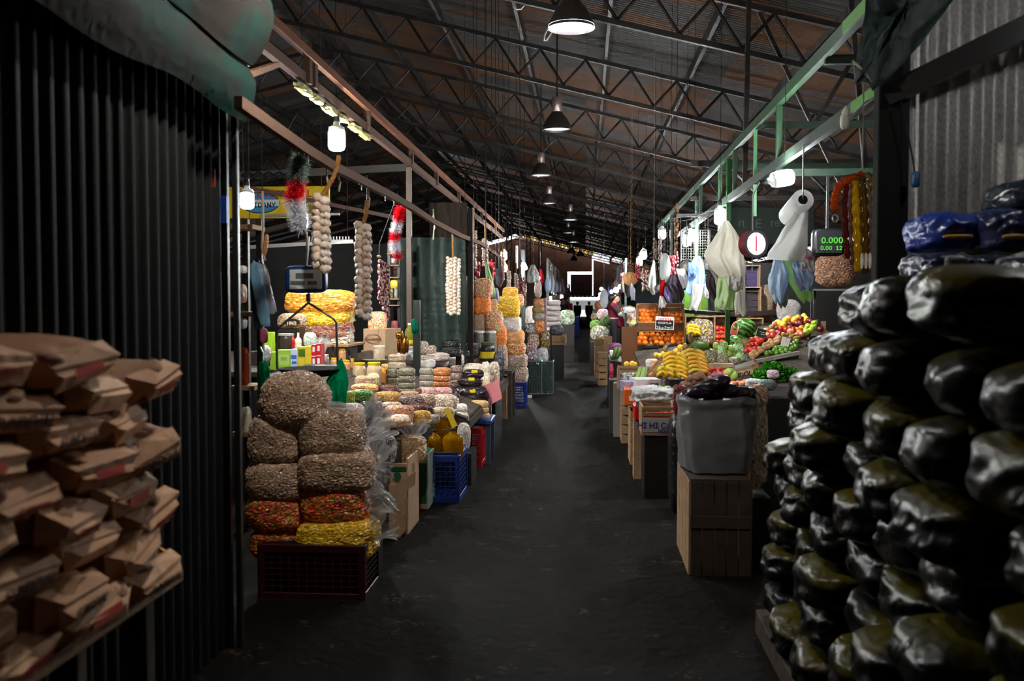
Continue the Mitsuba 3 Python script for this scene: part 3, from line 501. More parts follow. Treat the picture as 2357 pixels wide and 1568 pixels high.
def braid(label, px, y0, y1, y2, Y, dia, cols=2, px0=None, stemc=(150, 105, 60), group=None, taper=0.0):
    """plaited garlic: stalks from (px0, y0) to y1, bulbs down to y2"""
    k = thing('garlic_braid', label, 'garlic braid', group); q = random.Random(int(px * 7 + y2)); px0 = px0 or px
    n = 14; top, bot = K(px0, y0, Y), K(px, y1 + 6, Y); r = dia * .2
    for s in range(3):
        pts = [top + (bot - top) * (i / (n - 1)) + [r * .8 * math.sin(i * 1.5 + s * 2.09), r * .8 * math.cos(i * 1.5 + s * 2.09) * .6, 0] + [(bot[0] - top[0]) * -.22 * math.sin(i / (n - 1) * math.pi), 0, 0] for i in range(n)]
        part(k, 'stalk', tube(pts, r * .75, 5), 'matte', True, col=stemc)
    part(k, 'cord', tube([top - [0, 0, .01], *([[-1.4, Y, 2.3 if Y > 9 else 2.35]] if Y < 11.2 else [[top[0], Y, zroof(top[0])]])], .004, 4), 'satin', col=(30, 26, 22))
    a, b = K(px, y1, Y), K(px, y2, Y); rows = int((a[2] - b[2]) / (dia * .78)) + 1
    part(k, 'core', tube([a, b + [0, 0, dia * .3]], dia * .22, 6), 'matte', True, col=stemc)
    for i in range(rows):
        for c in range(cols):
            for yy in ((0,) if cols > 2 or dia * F / Y < 12 else (0, 1)):
                u = (c - (cols - 1) / 2) * dia * .86 * (1 - taper * i / rows) + q.uniform(-.1, .1) * dia; z = a[2] - dia * (.3 + .78 * i + (.39 if c % 2 else 0)) + q.uniform(-.08, .08) * dia; ang = 25 * (c - (cols - 1) / 2) + q.uniform(-14, 14)
                kk = key(k + '__bulb'); scene[kk] = {**GB[q.randrange(3)], 'to_world': tw(a[0] + u, Y + (-dia * .35 if not yy else dia * .45) + abs(u) * .3, z, dia * q.uniform(.9, 1.12), [1, 0, 0], (120 if not yy else -110) + q.uniform(-22, 22), [0, 1, 0], ang)}
    return k
def sheetbag(label, pts, Y, col, mat='thinbag', name='plastic_bag', cat_='plastic bag', dep=.06, s=None, pleat=.25, group=None, n=44):
    """hanging film bag from an outline of half-widths: pts = [(y, xl, xr)] down the bag in pixels; a closed pleated tube"""
    col = tuple(255 - (255 - q) * .62 for q in col) if mat == 'thinbag' and sum(col) > 330 else col
    s = s if s is not None else seed(); q = np.random.RandomState(s); ph = q.rand(4) * 6; P = []; ys = np.linspace(pts[0][0], pts[-1][0], 26)
    for i, y in enumerate(ys):
        xl = np.interp(y, [p[0] for p in pts], [p[1] for p in pts]); xr = np.interp(y, [p[0] for p in pts], [p[2] for p in pts]); f = i / 25
        c = K((xl + xr) / 2, y, Y); hw = (X(xr, Y) - X(xl, Y)) / 2; w = np.arange(n) * 2 * math.pi / n
        d = dep * min(1, hw / dep) * (.55 + .6 * math.sin(f * math.pi) ** .7) * (1 + pleat * np.sin(w * 4 + ph[0] + f * 2) + pleat * .7 * np.sin(w * 7 + ph[1] - f * 3) + pleat * .6 * np.sin(w * 12 + ph[3] + f * 5)); g = meshkit.fbm(np.stack([np.cos(w) * 2.2, np.sin(w) * 2.2, w * 0 + f * 4 + s], 1), 3) - .5
        P.append(np.stack([c[0] + hw * np.cos(w) * (1 + .3 * g * (.3 + f)), Y + d * np.sin(w) + dep * .9 * g, c[2] + .02 * np.sin(w * 3 + ph[2]) * f + .03 * g], 1))
    g = grid(np.array(P), True, True)
    return one(name, label, cat_, g, mat, True, col=col, group=group)
# ---------------------------------------------------------------- left foreground: paper sacks on a bench
bz, bx = .74, -1.2
bn = thing('sack_bench', 'low plank bench under the stacked paper sacks, bottom left', 'bench')
for i in range(3): part(bn, 'plank', box(.12, 2.2, .035, bx - .07 - .125 * i, 1.8, bz - .04, .004), 'wood')
for y in (1.0, 2.8):
    for x in (bx - .1, bx - .31): part(bn, 'leg', box(.06, .06, bz - .04, x, y, 0, .004), 'darkwood')
SACK = []
for q in range(6):
    m = blob(.38, .335, .1, .55, 12, .1, 2.6, 31 + q, .05, 5, .1); v = m.v; e = np.clip((v[:, 0] - .11) / .08, 0, 1); v[:, 2] += -.018 * e * np.sin(v[:, 1] * 19 + q) ; v[:, 0] += .018 * e * np.sin(v[:, 1] * 31 + q * 2) * np.sin(v[:, 2] * 50 + q)
    SACK.append(plyc(M(v, m.f).col(C(*((140, 96, 62), (148, 102, 68), (132, 90, 58), (152, 110, 74), (136, 98, 68), (144, 100, 60))[q])), 'paper', True))
for L in range(8):
    for j in range([4, 4, 4, 4, 4, 4, 4, 3][L]):
        q = random.Random(L * 17 + j * 5 + 3); yy = 2.66 - .335 * j + q.uniform(-.03, .03) - (.16 if L % 2 else 0) - (.25 if L == 7 else 0); zz = bz + .088 * L; xo = bx - .185 + q.uniform(-.015, .035)
        k = thing('paper_sack', f'brown paper sack in the left stack, {["bottom", "second", "third", "fourth", "fifth", "sixth", "seventh", "top"][L]} layer, {ordinal[j]} from its far end', 'sack', 'stacked paper sacks')
        pos = TF().translate([xo, yy, zz]).rotate([0, 0, 1], q.uniform(-9, 9)).rotate([1, 0, 0], q.uniform(-6, 6)).rotate([0, 1, 0], q.uniform(-4, 6)); Mx = np.array(pos.matrix); app = lambda m: M(m.v @ Mx[:3, :3].T + Mx[:3, 3], m.f, m.c); u = lambda a: q.uniform(-a, a)
        scene[key(k + '__body')] = {**q.choice(SACK), 'to_world': pos}
        c = q.choice(((178, 134, 98), (168, 124, 88), (188, 146, 110)))
        fold = hull([(.16, -.15, .014 + u(.008)), (.16, .15, .014 + u(.008)), (.16, -.155, .092), (.16, .155, .09), (.2 + u(.012), -.1 + u(.03), .022), (.2 + u(.012), .1 + u(.03), .02), (.218 + u(.01), -.125 + u(.02), .06 + u(.012)), (.212 + u(.01), .125 + u(.02), .066 + u(.012)), (.19, u(.08), .094)])
        part(k, 'folded_end', app(fold), 'paper', False, col=c)
        part(k, 'flap', app(hull([(.2, -.11, .012 + u(.01)), (.2, .1, .012 + u(.01)), (.226, -.09 + u(.03), .04 + u(.01)), (.222, .1 + u(.03), .044 + u(.01)), (.2, -.13, .064), (.2, .13, .07), (.206, -.12, .02)])), 'paper', False, col=tuple(int(x * 1.06) for x in c))
        kind = (L * 3 + j) % 4
        if kind in (0, 2):
            t = meshkit.text_mesh('FUNDEVAL', .026 if kind == 0 else .018, .0015, True); t = M(t.vertices - [t.bounds[:, 0].mean(), 0, 0], t.faces).r('x', 90).r('z', 90).r('y', 12).t(.224, 0, .028); part(k, 'print', app(t), 'matte', col=(58, 50, 50) if kind == 0 else (150, 40, 34))
        elif kind == 1: part(k, 'red_print', app(hull([(.226, -.07, .034), (.226, .05, .04), (.221, -.06, .056), (.219, .06, .06), (.222, -.07, .036), (.222, .05, .04)])), 'matte', col=(170, 62, 50))
        if (L + j) % 3 == 0: part(k, 'yellow_print', app(hull([(.17, .1, .094), (.2, .14, .062), (.12, .15, .098), (.17, .16, .07)])), 'matte', col=(200, 140, 40))
# ---------------------------------------------------------------- right foreground: black and yellow wrapped packs
pl = thing('pallet', 'low wooden pallet under the black wrapped packs at the right edge', 'pallet')
for i in range(6): part(pl, 'board', box(.62, .3, .02, 1.09, 1.75 + .52 * i, .11, .003), 'darkwood')
for x in (.83, 1.09, 1.35): part(pl, 'bearer', box(.07, 3.1, .11, x, 3.1, 0, .003), 'darkwood')
PACK = []
for q in range(5):
    m = blob(.58, .41, .17, .5, 20, .06, 1.8, 60 + q, .03, 4, .1); v = m.v; nz = meshkit.fbm(v * [7, 7, 16] + q * 9, 3, q)
    yel = np.clip((np.abs(v[:, 2] / .168 - .5) * 2 - .52 + (nz - .5) * .7) * 5, 0, 1) * np.clip((meshkit.fbm(v * 4 + q * 3, 2, 9) - .36) * 6, 0, 1)
    c = C(6, 6, 6) * (1 - yel[:, None]) + C(66, 60, 6) * yel[:, None]; PACK.append(plyc(M(m.v, m.f, c), 'packwrap', True))
tops = [6, 7, 8, 9, 9, 9, 8]
for j, Y in enumerate((4.42, 4.0, 3.58, 3.16, 2.74, 2.32, 1.9)):
    for L in range(tops[j]):
        k = thing('wrapped_pack', f'black and yellow wrapped pack, {ordinal[j]} column from the far end, {ordinal[L]} layer from the floor', 'pack', 'black wrapped packs')
        scene[k] = {**PACK[RR.randrange(5)], 'to_world': TF().translate([1.065 + RR.uniform(-.06, .06) + (.02 * L if j < 2 else 0), Y + RR.uniform(-.03, .03), .13 + .164 * L]).rotate([0, 0, 1], RR.uniform(-8, 8) + 180 * RR.randrange(2)).rotate([1, 0, 0], RR.uniform(-5, 5)).rotate([0, 1, 0], RR.uniform(-4, 4))}
rk = thing('dark_rack', 'dark steel rack behind the black packs that holds the blue bags', 'rack')
part(rk, 'shelf', box(1.0, 1.5, .03, 2.0, 3.7, 1.56, .003), 'satin', col=(20, 20, 22))
for x in (1.53, 2.47):
    for y in (3.0, 4.4): part(rk, 'leg', box(.04, .04, 1.56, x, y, 0), 'satin', col=(20, 20, 22))
for i, (x0, y0, x1, y1, Y, c) in enumerate(((2095, 493, 2235, 585, 4.3, (28, 52, 130)), (2225, 485, 2360, 590, 4.2, (24, 34, 70)), (2090, 585, 2200, 648, 4.0, (20, 30, 60)), (2205, 590, 2310, 655, 3.9, (24, 30, 48)), (2300, 595, 2420, 660, 3.7, (18, 24, 44)), (2280, 420, 2440, 500, 4.3, (16, 26, 40)))):
    cx, zb, w, h = BB(x0, y0, x1, y1, Y); k = thing('blue_pack', ['bright blue plastic pack lying on top of the rack by the galvanised wall', 'dark blue pack right of the bright blue one', 'dark blue pack with a clear window below the bright blue one', 'dark pack with a large clear window, middle of the lower row', 'dark blue pack with a clear window at the right picture edge', 'dark teal bundle topmost at the right picture edge'][i], 'pack')
    part(k, 'body', blob(w, .4, h, .6, 12, .1, 2.2, seed(), .05, 6).t(cx, Y, zb), 'wrap', True, col=c)
    if i in (2, 3, 4): part(k, 'clear_window', blob(w * .5, .05, h * .75, .6, 8, .1, 2, seed()).t(cx + w * .1, Y - .2, zb + h * .12), 'bagged', True, col=(110, 112, 116))
    if i < 2: part(k, 'orange_stripe', blob(w * .5, .03, h * .12, .7, 5).t(cx, Y - .2, zb + h * .3), 'satin', True, col=(150, 110, 30))
# ---------------------------------------------------------------- left stall: furniture
SL = .35
def L(px, py): r = ray(px, py); return 1.35 / (-r[2] - SL * r[0])      # depth at which the pixel meets the sloping display
tb = thing('display_table', 'sloping plank display table carrying the packets of the left stall', 'table')
for i in range(8):
    x0, x1 = -1.0 - .165 * i, -1.0 - .165 * (i + 1) + .006; zz = lambda x: .55 - SL * (x + 1)
    part(tb, 'plank', hull([(x, y, zz(x) + e) for x in (x0, x1) for y in (8.35 if i < 2 else 7.0, 12.9) for e in (-.03, -.004)]), 'darkwood')
for y in (8.5, 10.7, 12.85):
    for x in (-1.04, -2.4): part(tb, 'leg', box(.06, .06, .51 - SL * (x + 1), x, y, 0, .003), 'wood')
part(tb, 'apron', box(.02, 4.5, .07, -.985, 10.62, .45), 'darkwood')
ct = thing('back_counter', 'dark counter at the back of the left stall, under cartons and jars', 'counter')
part(ct, 'top', box(1.8, 3.0, .04, -3.4, 8.9, .96, .004), 'satin', col=(60, 48, 40)); part(ct, 'front', box(1.8, .03, .95, -3.4, 7.45, 0), 'satin', col=(38, 34, 32)); part(ct, 'side', box(.03, 2.9, .95, -2.5, 8.9, 0), 'satin', col=(38, 34, 32))
pd = thing('stall_pallet', 'small wooden pallet under the big bag pile at the back of the left stall', 'pallet')
for i in range(5): part(pd, 'board', box(.13, .7, .02, -2.84 + .16 * i, 9.2, 1.12, .002), 'wood')
for x in (-2.85, -2.5): part(pd, 'bearer', box(.08, .7, .12, x, 9.2, 1.0), 'wood')
part(pd, 'prop', box(.08, .6, 1.12, -2.24, 9.2, 0), 'darkwood')
# partitions
def curtain(x0, x1, y, z0, z1, s, amp=.035, n=30, m=14, lean=0):
    P = np.zeros((m, n, 3))
    for i in range(m):
        for j in range(n):
            u, v = j / (n - 1), i / (m - 1); P[i, j] = (x0 + (x1 - x0) * u, y + lean * v + amp * math.sin(u * 19 + v * 2 + s) * (1 - .4 * v) + .08 * (meshkit.fbm(np.array([u * 4, v * 4, s]), 3) - .5), z0 + (z1 - z0) * v)
    return grid(P)
a, b = K(917, 800, 11.6), K(1072, 487, 11.6)
one('green_tarpaulin', 'dark green tarpaulin hung as a partition behind the garlic braid, left of the aisle', 'tarpaulin', curtain(a[0], b[0], 11.6, .25, b[2] - .3, 3), 'greentarp', True)
one('brown_cloth', 'brownish dark cloth above the green tarpaulin partition', 'cloth', curtain(K(985, 0, 11.7)[0], b[0], 11.75, b[2] - .75, b[2] + .12, 8), 'fabric', True, col=(46, 38, 32))
a, b = K(560, 900, 11.9), K(905, 562, 11.9)
one('black_curtain', 'black sheeting hung across the back of the left stall', 'curtain', curtain(a[0], b[0], 11.9, .1, b[2], 5), 'fabric', True, col=(23, 22, 21))
cu = one('curtain_pole', 'pale metal strip along the top of the black sheeting', 'pole', beam(K(560, 570, 11.89), K(812, 556, 11.89), .06, .045), 'metal', col=(190, 186, 178))
for px in (575, 800): part(cu, 'suspension', bar(K(px, 562, 11.89), [X(px, 11.89), 11.89, zroof(X(px, 11.89))], .004), 'roofsteel')
part(cu, 'white_comb', cat(box(.012, .02, .06, K(712 + 7 * i, 552, 12.2)[0], 12.2, K(712, 556, 12.2)[2]) for i in range(14)) + box(.5, .02, .012, K(758, 0, 12.2)[0], 12.21, K(758, 554, 12.2)[2]), 'matte', col=(225, 220, 214))
# the sign behind
sg = thing('shop_sign', 'yellow shop sign with a blue oval hung high at the back, left', 'sign'); Y = 13.4
a, b = K(520, 503, Y), K(758, 428, Y); cx, cz = (a[0] + b[0]) / 2, (a[2] + b[2]) / 2
part(sg, 'board', box(b[0] - a[0], .03, b[2] - a[2], cx, Y + .02, a[2], .004), 'satin', col=(206, 170, 34))
W40 = np.arange(40) * 2 * math.pi / 40
def disc(c, rx, rz, y, t=.006): return hull([(c[0] + rx * math.cos(q), y + e, c[2] + rz * math.sin(q)) for q in W40 for e in (0, t)])
o = K(598, 467, Y)
part(sg, 'oval_rim', disc(o, .275, .145, Y), 'satin', col=(24, 30, 60)); part(sg, 'oval', disc(o, .262, .133, Y - .003), 'satin', col=(60, 128, 170))
part(sg, 'banner', box(.54, .004, .085, o[0], Y - .006, o[2] - .0425), 'satin', col=(196, 196, 196)); part(sg, 'lettering', text('NTDANY', .065, o[0] + .04, Y - .007, o[2] - .032, .003, True), 'satin', col=(24, 24, 30))
part(sg, 'red_lettering', text('LA ORIGINAL', .085, cx + .1, Y - .003, b[2] - .1, .003, True), 'satin', col=(150, 30, 26)); part(sg, 'green_panel', box(.3, .004, .2, K(722, 0, Y)[0], Y, a[2] + .04), 'satin', col=(120, 110, 40))
part(sg, 'script_print', text('Greca', .055, K(715, 0, Y)[0], Y - .004, a[2] + .2, .003), 'satin', col=(236, 232, 220)); part(sg, 'wire', bar(K(560, 500, Y - .05), K(560, 510, Y - .05), .004), 'metal', col=(60, 60, 60))
part(sg, 'ledge', beam(K(600, 497, Y - .1), K(782, 493, Y - .1), .03, .03), 'metal', col=(196, 192, 186))
for px in (560, 740): part(sg, 'hanging_wire', bar(K(px, 430, Y), [X(px, Y), Y, zroof(X(px, Y)) - .05], .006), 'roofsteel')
one('black_pipe_bundle', 'wavy tangle of black cable lying along the beam above the yellow sign', 'cable', tube([K(560 + 12 * i, 404 + 4 * (-1) ** i, 12.8) for i in range(13)], .035, 6), 'shiny', True, col=(30, 30, 32))
one('top_beam', 'grey-brown beam crossing above the yellow sign', 'beam', beam(K(548, 405, 12.9), K(945, 385, 12.9), .07, .09), 'satin', col=(70, 66, 60))
one('diagonal_beam', 'thin brown beam slanting down behind the garlic braids to the right', 'beam', beam(K(560, 430, 13.1), K(905, 500, 13.1), .04, .05), 'satin', col=(88, 62, 52))
# ---------------------------------------------------------------- left stall: front bag pile on a crate
cY = 5.0; cz = .285
xl, xr = X(590, cY), X(832, cY)
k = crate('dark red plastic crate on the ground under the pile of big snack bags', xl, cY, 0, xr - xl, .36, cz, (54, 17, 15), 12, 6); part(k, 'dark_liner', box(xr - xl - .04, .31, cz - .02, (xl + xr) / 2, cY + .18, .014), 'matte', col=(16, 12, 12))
FB = [('yellow corn-ball snack bag, bottom right of the front bag pile', 695, 1193, 868, 1284, CORN, 22, (842, 1240, 892, 1205)), ('red, orange and green sweets bag on top of the yellow corn-ball bag', 703, 1120, 848, 1203, CANDY, 18, (835, 1165, 885, 1150)),
      ('brown cereal bag above the sweets, second from the top on the right', 693, 1040, 864, 1130, OAT, 26, (850, 1080, 888, 1105)), ('brown cereal bag third from the bottom on the right, its plastic neck flaring out', 697, 948, 836, 1052, OAT, 26, (828, 985, 884, 940)),
      ('small sweets bag lowest on the left of the front pile', 585, 1215, 692, 1284, CANDY, 14, None), ('sweets bag second from the bottom on the left of the front pile', 577, 1142, 702, 1220, CANDY, 15, None),
      ('brown cereal bag right above the left sweets bags, with a deep crease', 576, 1062, 706, 1150, OAT, 20, None), ('brown cereal bag in the middle of the left column of the front pile', 580, 960, 696, 1070, OAT, 20, None),
      ('largest brown cereal bag, topmost of the front pile', 606, 860, 757, 992, OAT, 26, (752, 930, 800, 955))]
for i, (lab, x0, y0, x1, y1, pal, n, tie) in enumerate(FB):
    bag(lab, x0 - 3, y0 - 4, x1 + 3, y1 + 3, 5.18 if i < 4 else 5.2, pal, n, .68 if i < 4 else .8, .6 if i != 8 else .85, .08, .05, tie=(*tie, .07 if i < 4 else .05) if tie else None, name='big_snack_bag')
one('fruit_box', 'dark box behind the front bag pile carrying the orange fruit', 'box', box(.14, .2, Z(1058, 5.55, 838), X(838, 5.55), 5.6, 0), 'satin', col=(24, 22, 22))
one('orange_fruit', 'orange fruit seen through loose plastic beside the brown cereal bags', 'fruit', blob(.085, .08, .085, .95, 8).t(*K(838, 1058, 5.55)), 'bagged', True, col=(230, 100, 50))
for i, (a, b, r) in enumerate((((850, 1085), (868, 1015), .09), ((855, 1120), (872, 1180), .1), ((845, 1010), (890, 975), .06))):
    one('loose_film', ['crumpled clear plastic around the orange fruit', 'crumpled clear plastic trailing down beside the sweets bags', 'clear plastic flaring from the top of the cereal bags'][i], 'plastic film', gather(K(*a, 5.35), K(*b, 5.4), r, 90 + i), 'film', True)
# green carrier bags and what hangs in the left bay
sheetbag('green carrier bag hanging at the left end of the counter, behind the cereal bags', [(832, 597, 612), (850, 594, 622), (900, 594, 624), (965, 596, 622)], 5.9, (0, 140, 95), dep=.05); part('plastic_bag', 'handle', tube([K(604, 836, 5.9), K(606, 815, 5.95), K(600, 800, 6.6)], .008, 5), 'satin', True, col=(0, 110, 76))
sheetbag('green carrier bag hanging from the right edge of the scale pan', [(830, 780, 791), (845, 775, 797), (875, 752, 800), (905, 748, 800), (930, 764, 795), (940, 782, 788)], 5.58, (0, 165, 115), dep=.06); part('plastic_bag_001', 'handle', tube([K(784, 836, 5.58), K(786, 826, 5.6), K(779, 838, 5.6), K(776, 852, 5.6)], .006, 5), 'satin', True, col=(0, 130, 90))
sc = thing('hanging_scale', 'digital hanging scale with a blue and white display and a round pan below', 'scale'); Y = 5.6
cx, zb, w, h = BB(658, 612, 752, 675, Y)
part(sc, 'housing', blob(w, .09, h, .38, 10).t(cx, Y, zb), 'satin', True, col=(26, 56, 106)); part(sc, 'face', box(w * .78, .006, h * .72, cx + .01, Y - .046, zb + h * .14, .003), 'satin', col=(196, 200, 202))
part(sc, 'screen', box(w * .42, .004, h * .2, cx + .005, Y - .05, zb + h * .53), 'satin', col=(92, 102, 100)); part(sc, 'screen', box(w * .34, .004, h * .14, cx - w * .15, Y - .05, zb + h * .3), 'satin', col=(92, 102, 100)); part(sc, 'screen', box(w * .22, .004, h * .14, cx + w * .2, Y - .05, zb + h * .3), 'satin', col=(92, 102, 100))
part(sc, 'print', text('cristal', h * .09, cx + w * .22, Y - .05, zb + h * .18), 'satin', col=(50, 60, 140)); part(sc, 'print', text('SPC', h * .09, cx - w * .25, Y - .05, zb + h * .18), 'satin', col=(150, 120, 40))
top = np.array([cx, Y, 2.32]); part(sc, 'hook_wire', tube([[cx, Y, zb + h], [cx + .01, Y, zb + h + .1], [cx, Y, zb + h + .2], [cx, Y - .05, 2.3], [cx, Y, 2.33]], .008, 5), 'metal', True, col=(205, 205, 200))
pc = K(717, 855, Y); pr = 76 * Y / F; hk = K(710, 697, Y)
part(sc, 'swivel', lathe([(.001, 0), (.014, .01), (.014, zb - hk[2] - .005), (.001, zb - hk[2])], 10).t(hk[0], Y, hk[2]), 'metal', True, col=(150, 148, 144))
part(sc, 'arm', tube([hk, K(645, 752, Y), K(637, 762, Y), K(638, 850, Y)], .007, 6), 'metal', True, col=(120, 118, 114)); part(sc, 'arm', tube([hk, K(765, 732, Y), K(774, 742, Y), K(778, 850, Y)], .007, 6), 'metal', True, col=(120, 118, 114))
part(sc, 'pan', lathe([(.001, -.03), (pr * .5, -.028), (pr * .85, -.012), (pr, .012), (pr * 1.02, .016), (pr * .98, .02), (pr * .8, 0), (.001, -.02)], 40).t(pc), 'matte', True, col=(26, 27, 27))
wb_ = one('white_bucket', 'white tub with red letters below the scale pan', 'tub', lathe([(.001, 0), (.085, 0), (.1, .2), (.001, .2)], 24).t(*K(738, 915, 6.0)), 'satin', True, col=(222, 220, 216))
part(wb_, 'lettering', text('LIUN', .035, K(744, 0, 5.9)[0], 5.895, K(744, 890, 5.9)[2], .006, True), 'satin', col=(190, 50, 50))
one('tub_stand', 'dark box hidden behind the bag pile, holding the white tub', 'box', box(.2, .2, K(738, 915, 6.0)[2], K(738, 0, 6)[0], 6.0, 0), 'satin', col=(40, 36, 34))
st = thing('hanging_sachets', 'strip of blue and silver sachets hanging crooked at the left of the stall', 'sachet strip'); Y = 6.1
part(st, 'cord', tube([K(604, 440, Y), K(606, 520, Y), K(603, 570, Y), K(610, 600, Y)], .008, 5), 'satin', True, col=(180, 170, 150)); part(st, 'candy_wrap', blob(.03, .02, .14, .7, 6).r('y', 8).t(*K(608, 590, Y)), 'bagged', True, col=(200, 130, 70))
for i, (a, b, ww, c) in enumerate((((598, 605), (625, 755), .075, (120, 165, 190)), ((614, 612), (640, 725), .06, (150, 152, 160)), ((590, 640), (604, 770), .06, (40, 60, 72)), ((606, 600), (632, 740), .05, (24, 24, 30)))):
    p_, q_ = K(*a, Y + .02 * i), K(*b, Y + .02 * i); l_ = np.linalg.norm(q_ - p_); part(st, 'sachet', blob(ww, .03, l_, .5, 10, .12, 2, i, .1, 6).r('y', -math.degrees(math.atan2(q_[0] - p_[0], p_[2] - q_[2]))).t((p_ + q_) / 2 - [0, 0, l_ * .48]), 'wrap', True, col=c)
part(st, 'pink_sachet', blob(.05, .02, .09, .5, 6).t(*K(608, 790, Y)), 'wrap', True, col=(190, 96, 120))
for px in (604,): part(st, 'hook', tube([K(604, 440, Y), [X(604, Y), Y, 2.9], [X(604, Y), Y, zroof(X(604, Y)) - .02]], .003, 4), 'satin', col=(40, 38, 36))
# narrow shelf rack seen between the wall and the bay
sr = thing('narrow_shelf', 'narrow dark shelf rack just behind the corrugated wall post', 'shelf'); Y = 6.6
for px in (556, 588): part(sr, 'upright', box(.04, .04, 2.1, X(px, Y), Y + .1, 0), 'satin', col=(24, 24, 23))
for y in (530, 728, 895, 1000): part(sr, 'board', box(.16, .26, .03, X(571, Y), Y, Z(y, Y, 571)), 'wood')
for i, (x0, y0, x1, y1, c, m) in enumerate(((560, 655, 571, 697, (160, 130, 110), 'bagged'), (557, 732, 572, 757, (196, 190, 190), 'satin'), (560, 800, 576, 890, (170, 80, 30), 'oil'), (561, 935, 582, 1000, (190, 180, 160), 'bagged'), (556, 612, 572, 630, (220, 215, 210), 'satin'))):
    cx, zb, w, h = BB(x0, y0, x1, y1, Y); one('shelf_packet', ['beige packet standing on the narrow shelf behind the wall post, middle board', 'white packet lying on the narrow shelf behind the wall post', 'orange bottle on the narrow shelf behind the wall post', 'pale packet at the bottom of the narrow shelf', 'white packet under the bulb at the left edge of the stall'][i], 'packet', blob(w, .1, h, .6, 7, .05, 2, seed()).t(cx, Y - .05, zb), m, True, col=c)
# back counter goods
BP = [('pale brown bean bag at the bottom of the big bag pile at the back', 716, 760, 812, 797, POP + BEAN[:1]), ('pink and brown speckled bag, second from the bottom of the big bag pile', 690, 735, 810, 778, [(150, 96, 80), (190, 80, 80), (120, 110, 70), (170, 130, 110)]),
      ('yellow corn snack bag in the middle of the big bag pile', 678, 706, 812, 755, CORN), ('orange corn snack bag on top of the big bag pile', 662, 672, 817, 722, MAIZE)]
for lab, x0, y0, x1, y1, pal in BP:
    k = bag(lab, x0, y0 - 3, x1, y1 + 3, 9.2, pal, 14, .7, .55, .08, .04, name='pillow_bag'); cx, zb, w, h = BB(x0, y0, x1, y1, 9.2)
    part(k, 'clear_seam', hull([(cx + w * .42, 9.15, zb + h * .2), (cx + w * .42, 9.15, zb + h * .9), (cx + w * .6, 9.1, zb + h * .35), (cx + w * .42, 9.17, zb + h * .5)]), 'film')
one('tan_bag_stand', 'dark box under the tan corn bag with the black print', 'box', box(.2, .2, .31, -2.62, 8.72, .98), 'satin', col=(30, 26, 24))
k = bag('tan corn bag with a black print, left of the yellow snack bag', 642, 722, 706, 757, 8.7, [(170, 140, 110), (190, 160, 130), (150, 118, 90)], 10, .7, .6, .08); cx, zb, w, h = BB(642, 722, 706, 757, 8.7)
part(k, 'oval_print', disc(np.array([cx + .02, 0, zb + h * .45]), .07, .03, 8.7 - w * .35 - .005, .02), 'satin', col=(26, 20, 18)); part(k, 'letters', text('HNS', .03, cx + .02, 8.7 - w * .35 - .007, zb + h * .38, .006, True), 'satin', col=(220, 190, 160))
CT = [('lime green tea carton leaning at the left of the back counter', 594, 765, 625, 812, 8.2, .1, (150, 185, 40), []), ('lime carton at the left end of the carton row', 622, 811, 637, 852, 7.75, .1, (140, 180, 40), []),
      ('green carton with a dark oval in the carton row', 637, 806, 668, 850, 7.7, .1, (150, 190, 60), [(.1, .25, .9, .8, (170, 205, 90)), (.3, .38, .75, .55, (30, 50, 34))]), ('white and blue carton in the carton row', 669, 804, 684, 850, 7.7, .1, (190, 205, 220), [(.1, .3, .9, .5, (70, 110, 180)), (.2, .6, .9, .75, (70, 110, 180))]),
      ('yellow-green fruit carton in the carton row', 684, 799, 704, 849, 7.7, .1, (196, 190, 40), [(.15, .1, .9, .45, (80, 110, 30)), (.2, .55, .8, .9, (220, 200, 60))]), ('plain yellow carton beside the red cartons', 704, 797, 717, 848, 7.7, .1, (222, 190, 40), []),
      ('left red carton with white leaf shapes', 717, 794, 727, 847, 7.65, .12, (196, 34, 40), [(.25, .08, .8, .3, (240, 220, 215)), (.25, .6, .8, .85, (240, 220, 215)), (0, .48, 1, .52, (240, 220, 215))]), ('right red carton with white leaf shapes', 728, 792, 738, 846, 7.65, .12, (204, 36, 42), [(.25, .08, .8, .3, (240, 220, 215)), (.25, .6, .8, .85, (240, 220, 215)), (0, .48, 1, .52, (240, 220, 215))])]
for lab, x0, y0, x1, y1, Y, d, c, fc in CT: carton(lab, x0, y0, x1, y1, Y, d, fc, col=c)
jar('glass jar of dark coffee with a pale lid on the back counter', 640, 768, 677, 803, 8.4, (44, 34, 28), (170, 160, 150), neck=.9); bottle('red sauce bottle beside the yellow mustard', 671, 772, 679, 803, 8.3, (180, 30, 26), (190, 40, 30), mat='shiny'); bottle('yellow-capped mustard bottle beside the dark jar', 679, 766, 694, 803, 8.3, (235, 225, 190), (240, 190, 30), mat='shiny', shoulder=.5)
bag('white bag with green leaves behind the red cartons', 700, 766, 727, 800, 8.35, [(220, 222, 214), (180, 200, 160)], 7); one('clear_wrapper', 'upright crumpled clear wrapper between cartons and glass jars', 'plastic film', gather(K(738, 835, 8.1), K(742, 778, 8.1), .045, 5), 'film', True)
jar('glass jar with spoons right of the red cartons', 741, 816, 758, 848, 7.9, (160, 158, 150), (200, 195, 190), mat='shiny'); bag('silver bag leaning under the lime carton', 595, 796, 623, 838, 7.5, [(150, 140, 134), (190, 180, 174)], 8, .6)
JY = 8.9
jar('peanut butter jar standing on top of the other orange-lidded jars', 779, 802, 796, 832, JY, (214, 150, 96), (240, 172, 20)); jar('orange-lidded jar at the left of the small jar group', 761, 824, 777, 850, JY - .2, (205, 140, 92), (240, 172, 20)); jar('small orange-lidded jar in the middle of the small jar group', 777, 822, 787, 850, JY + .1, (214, 160, 110), (240, 172, 20))
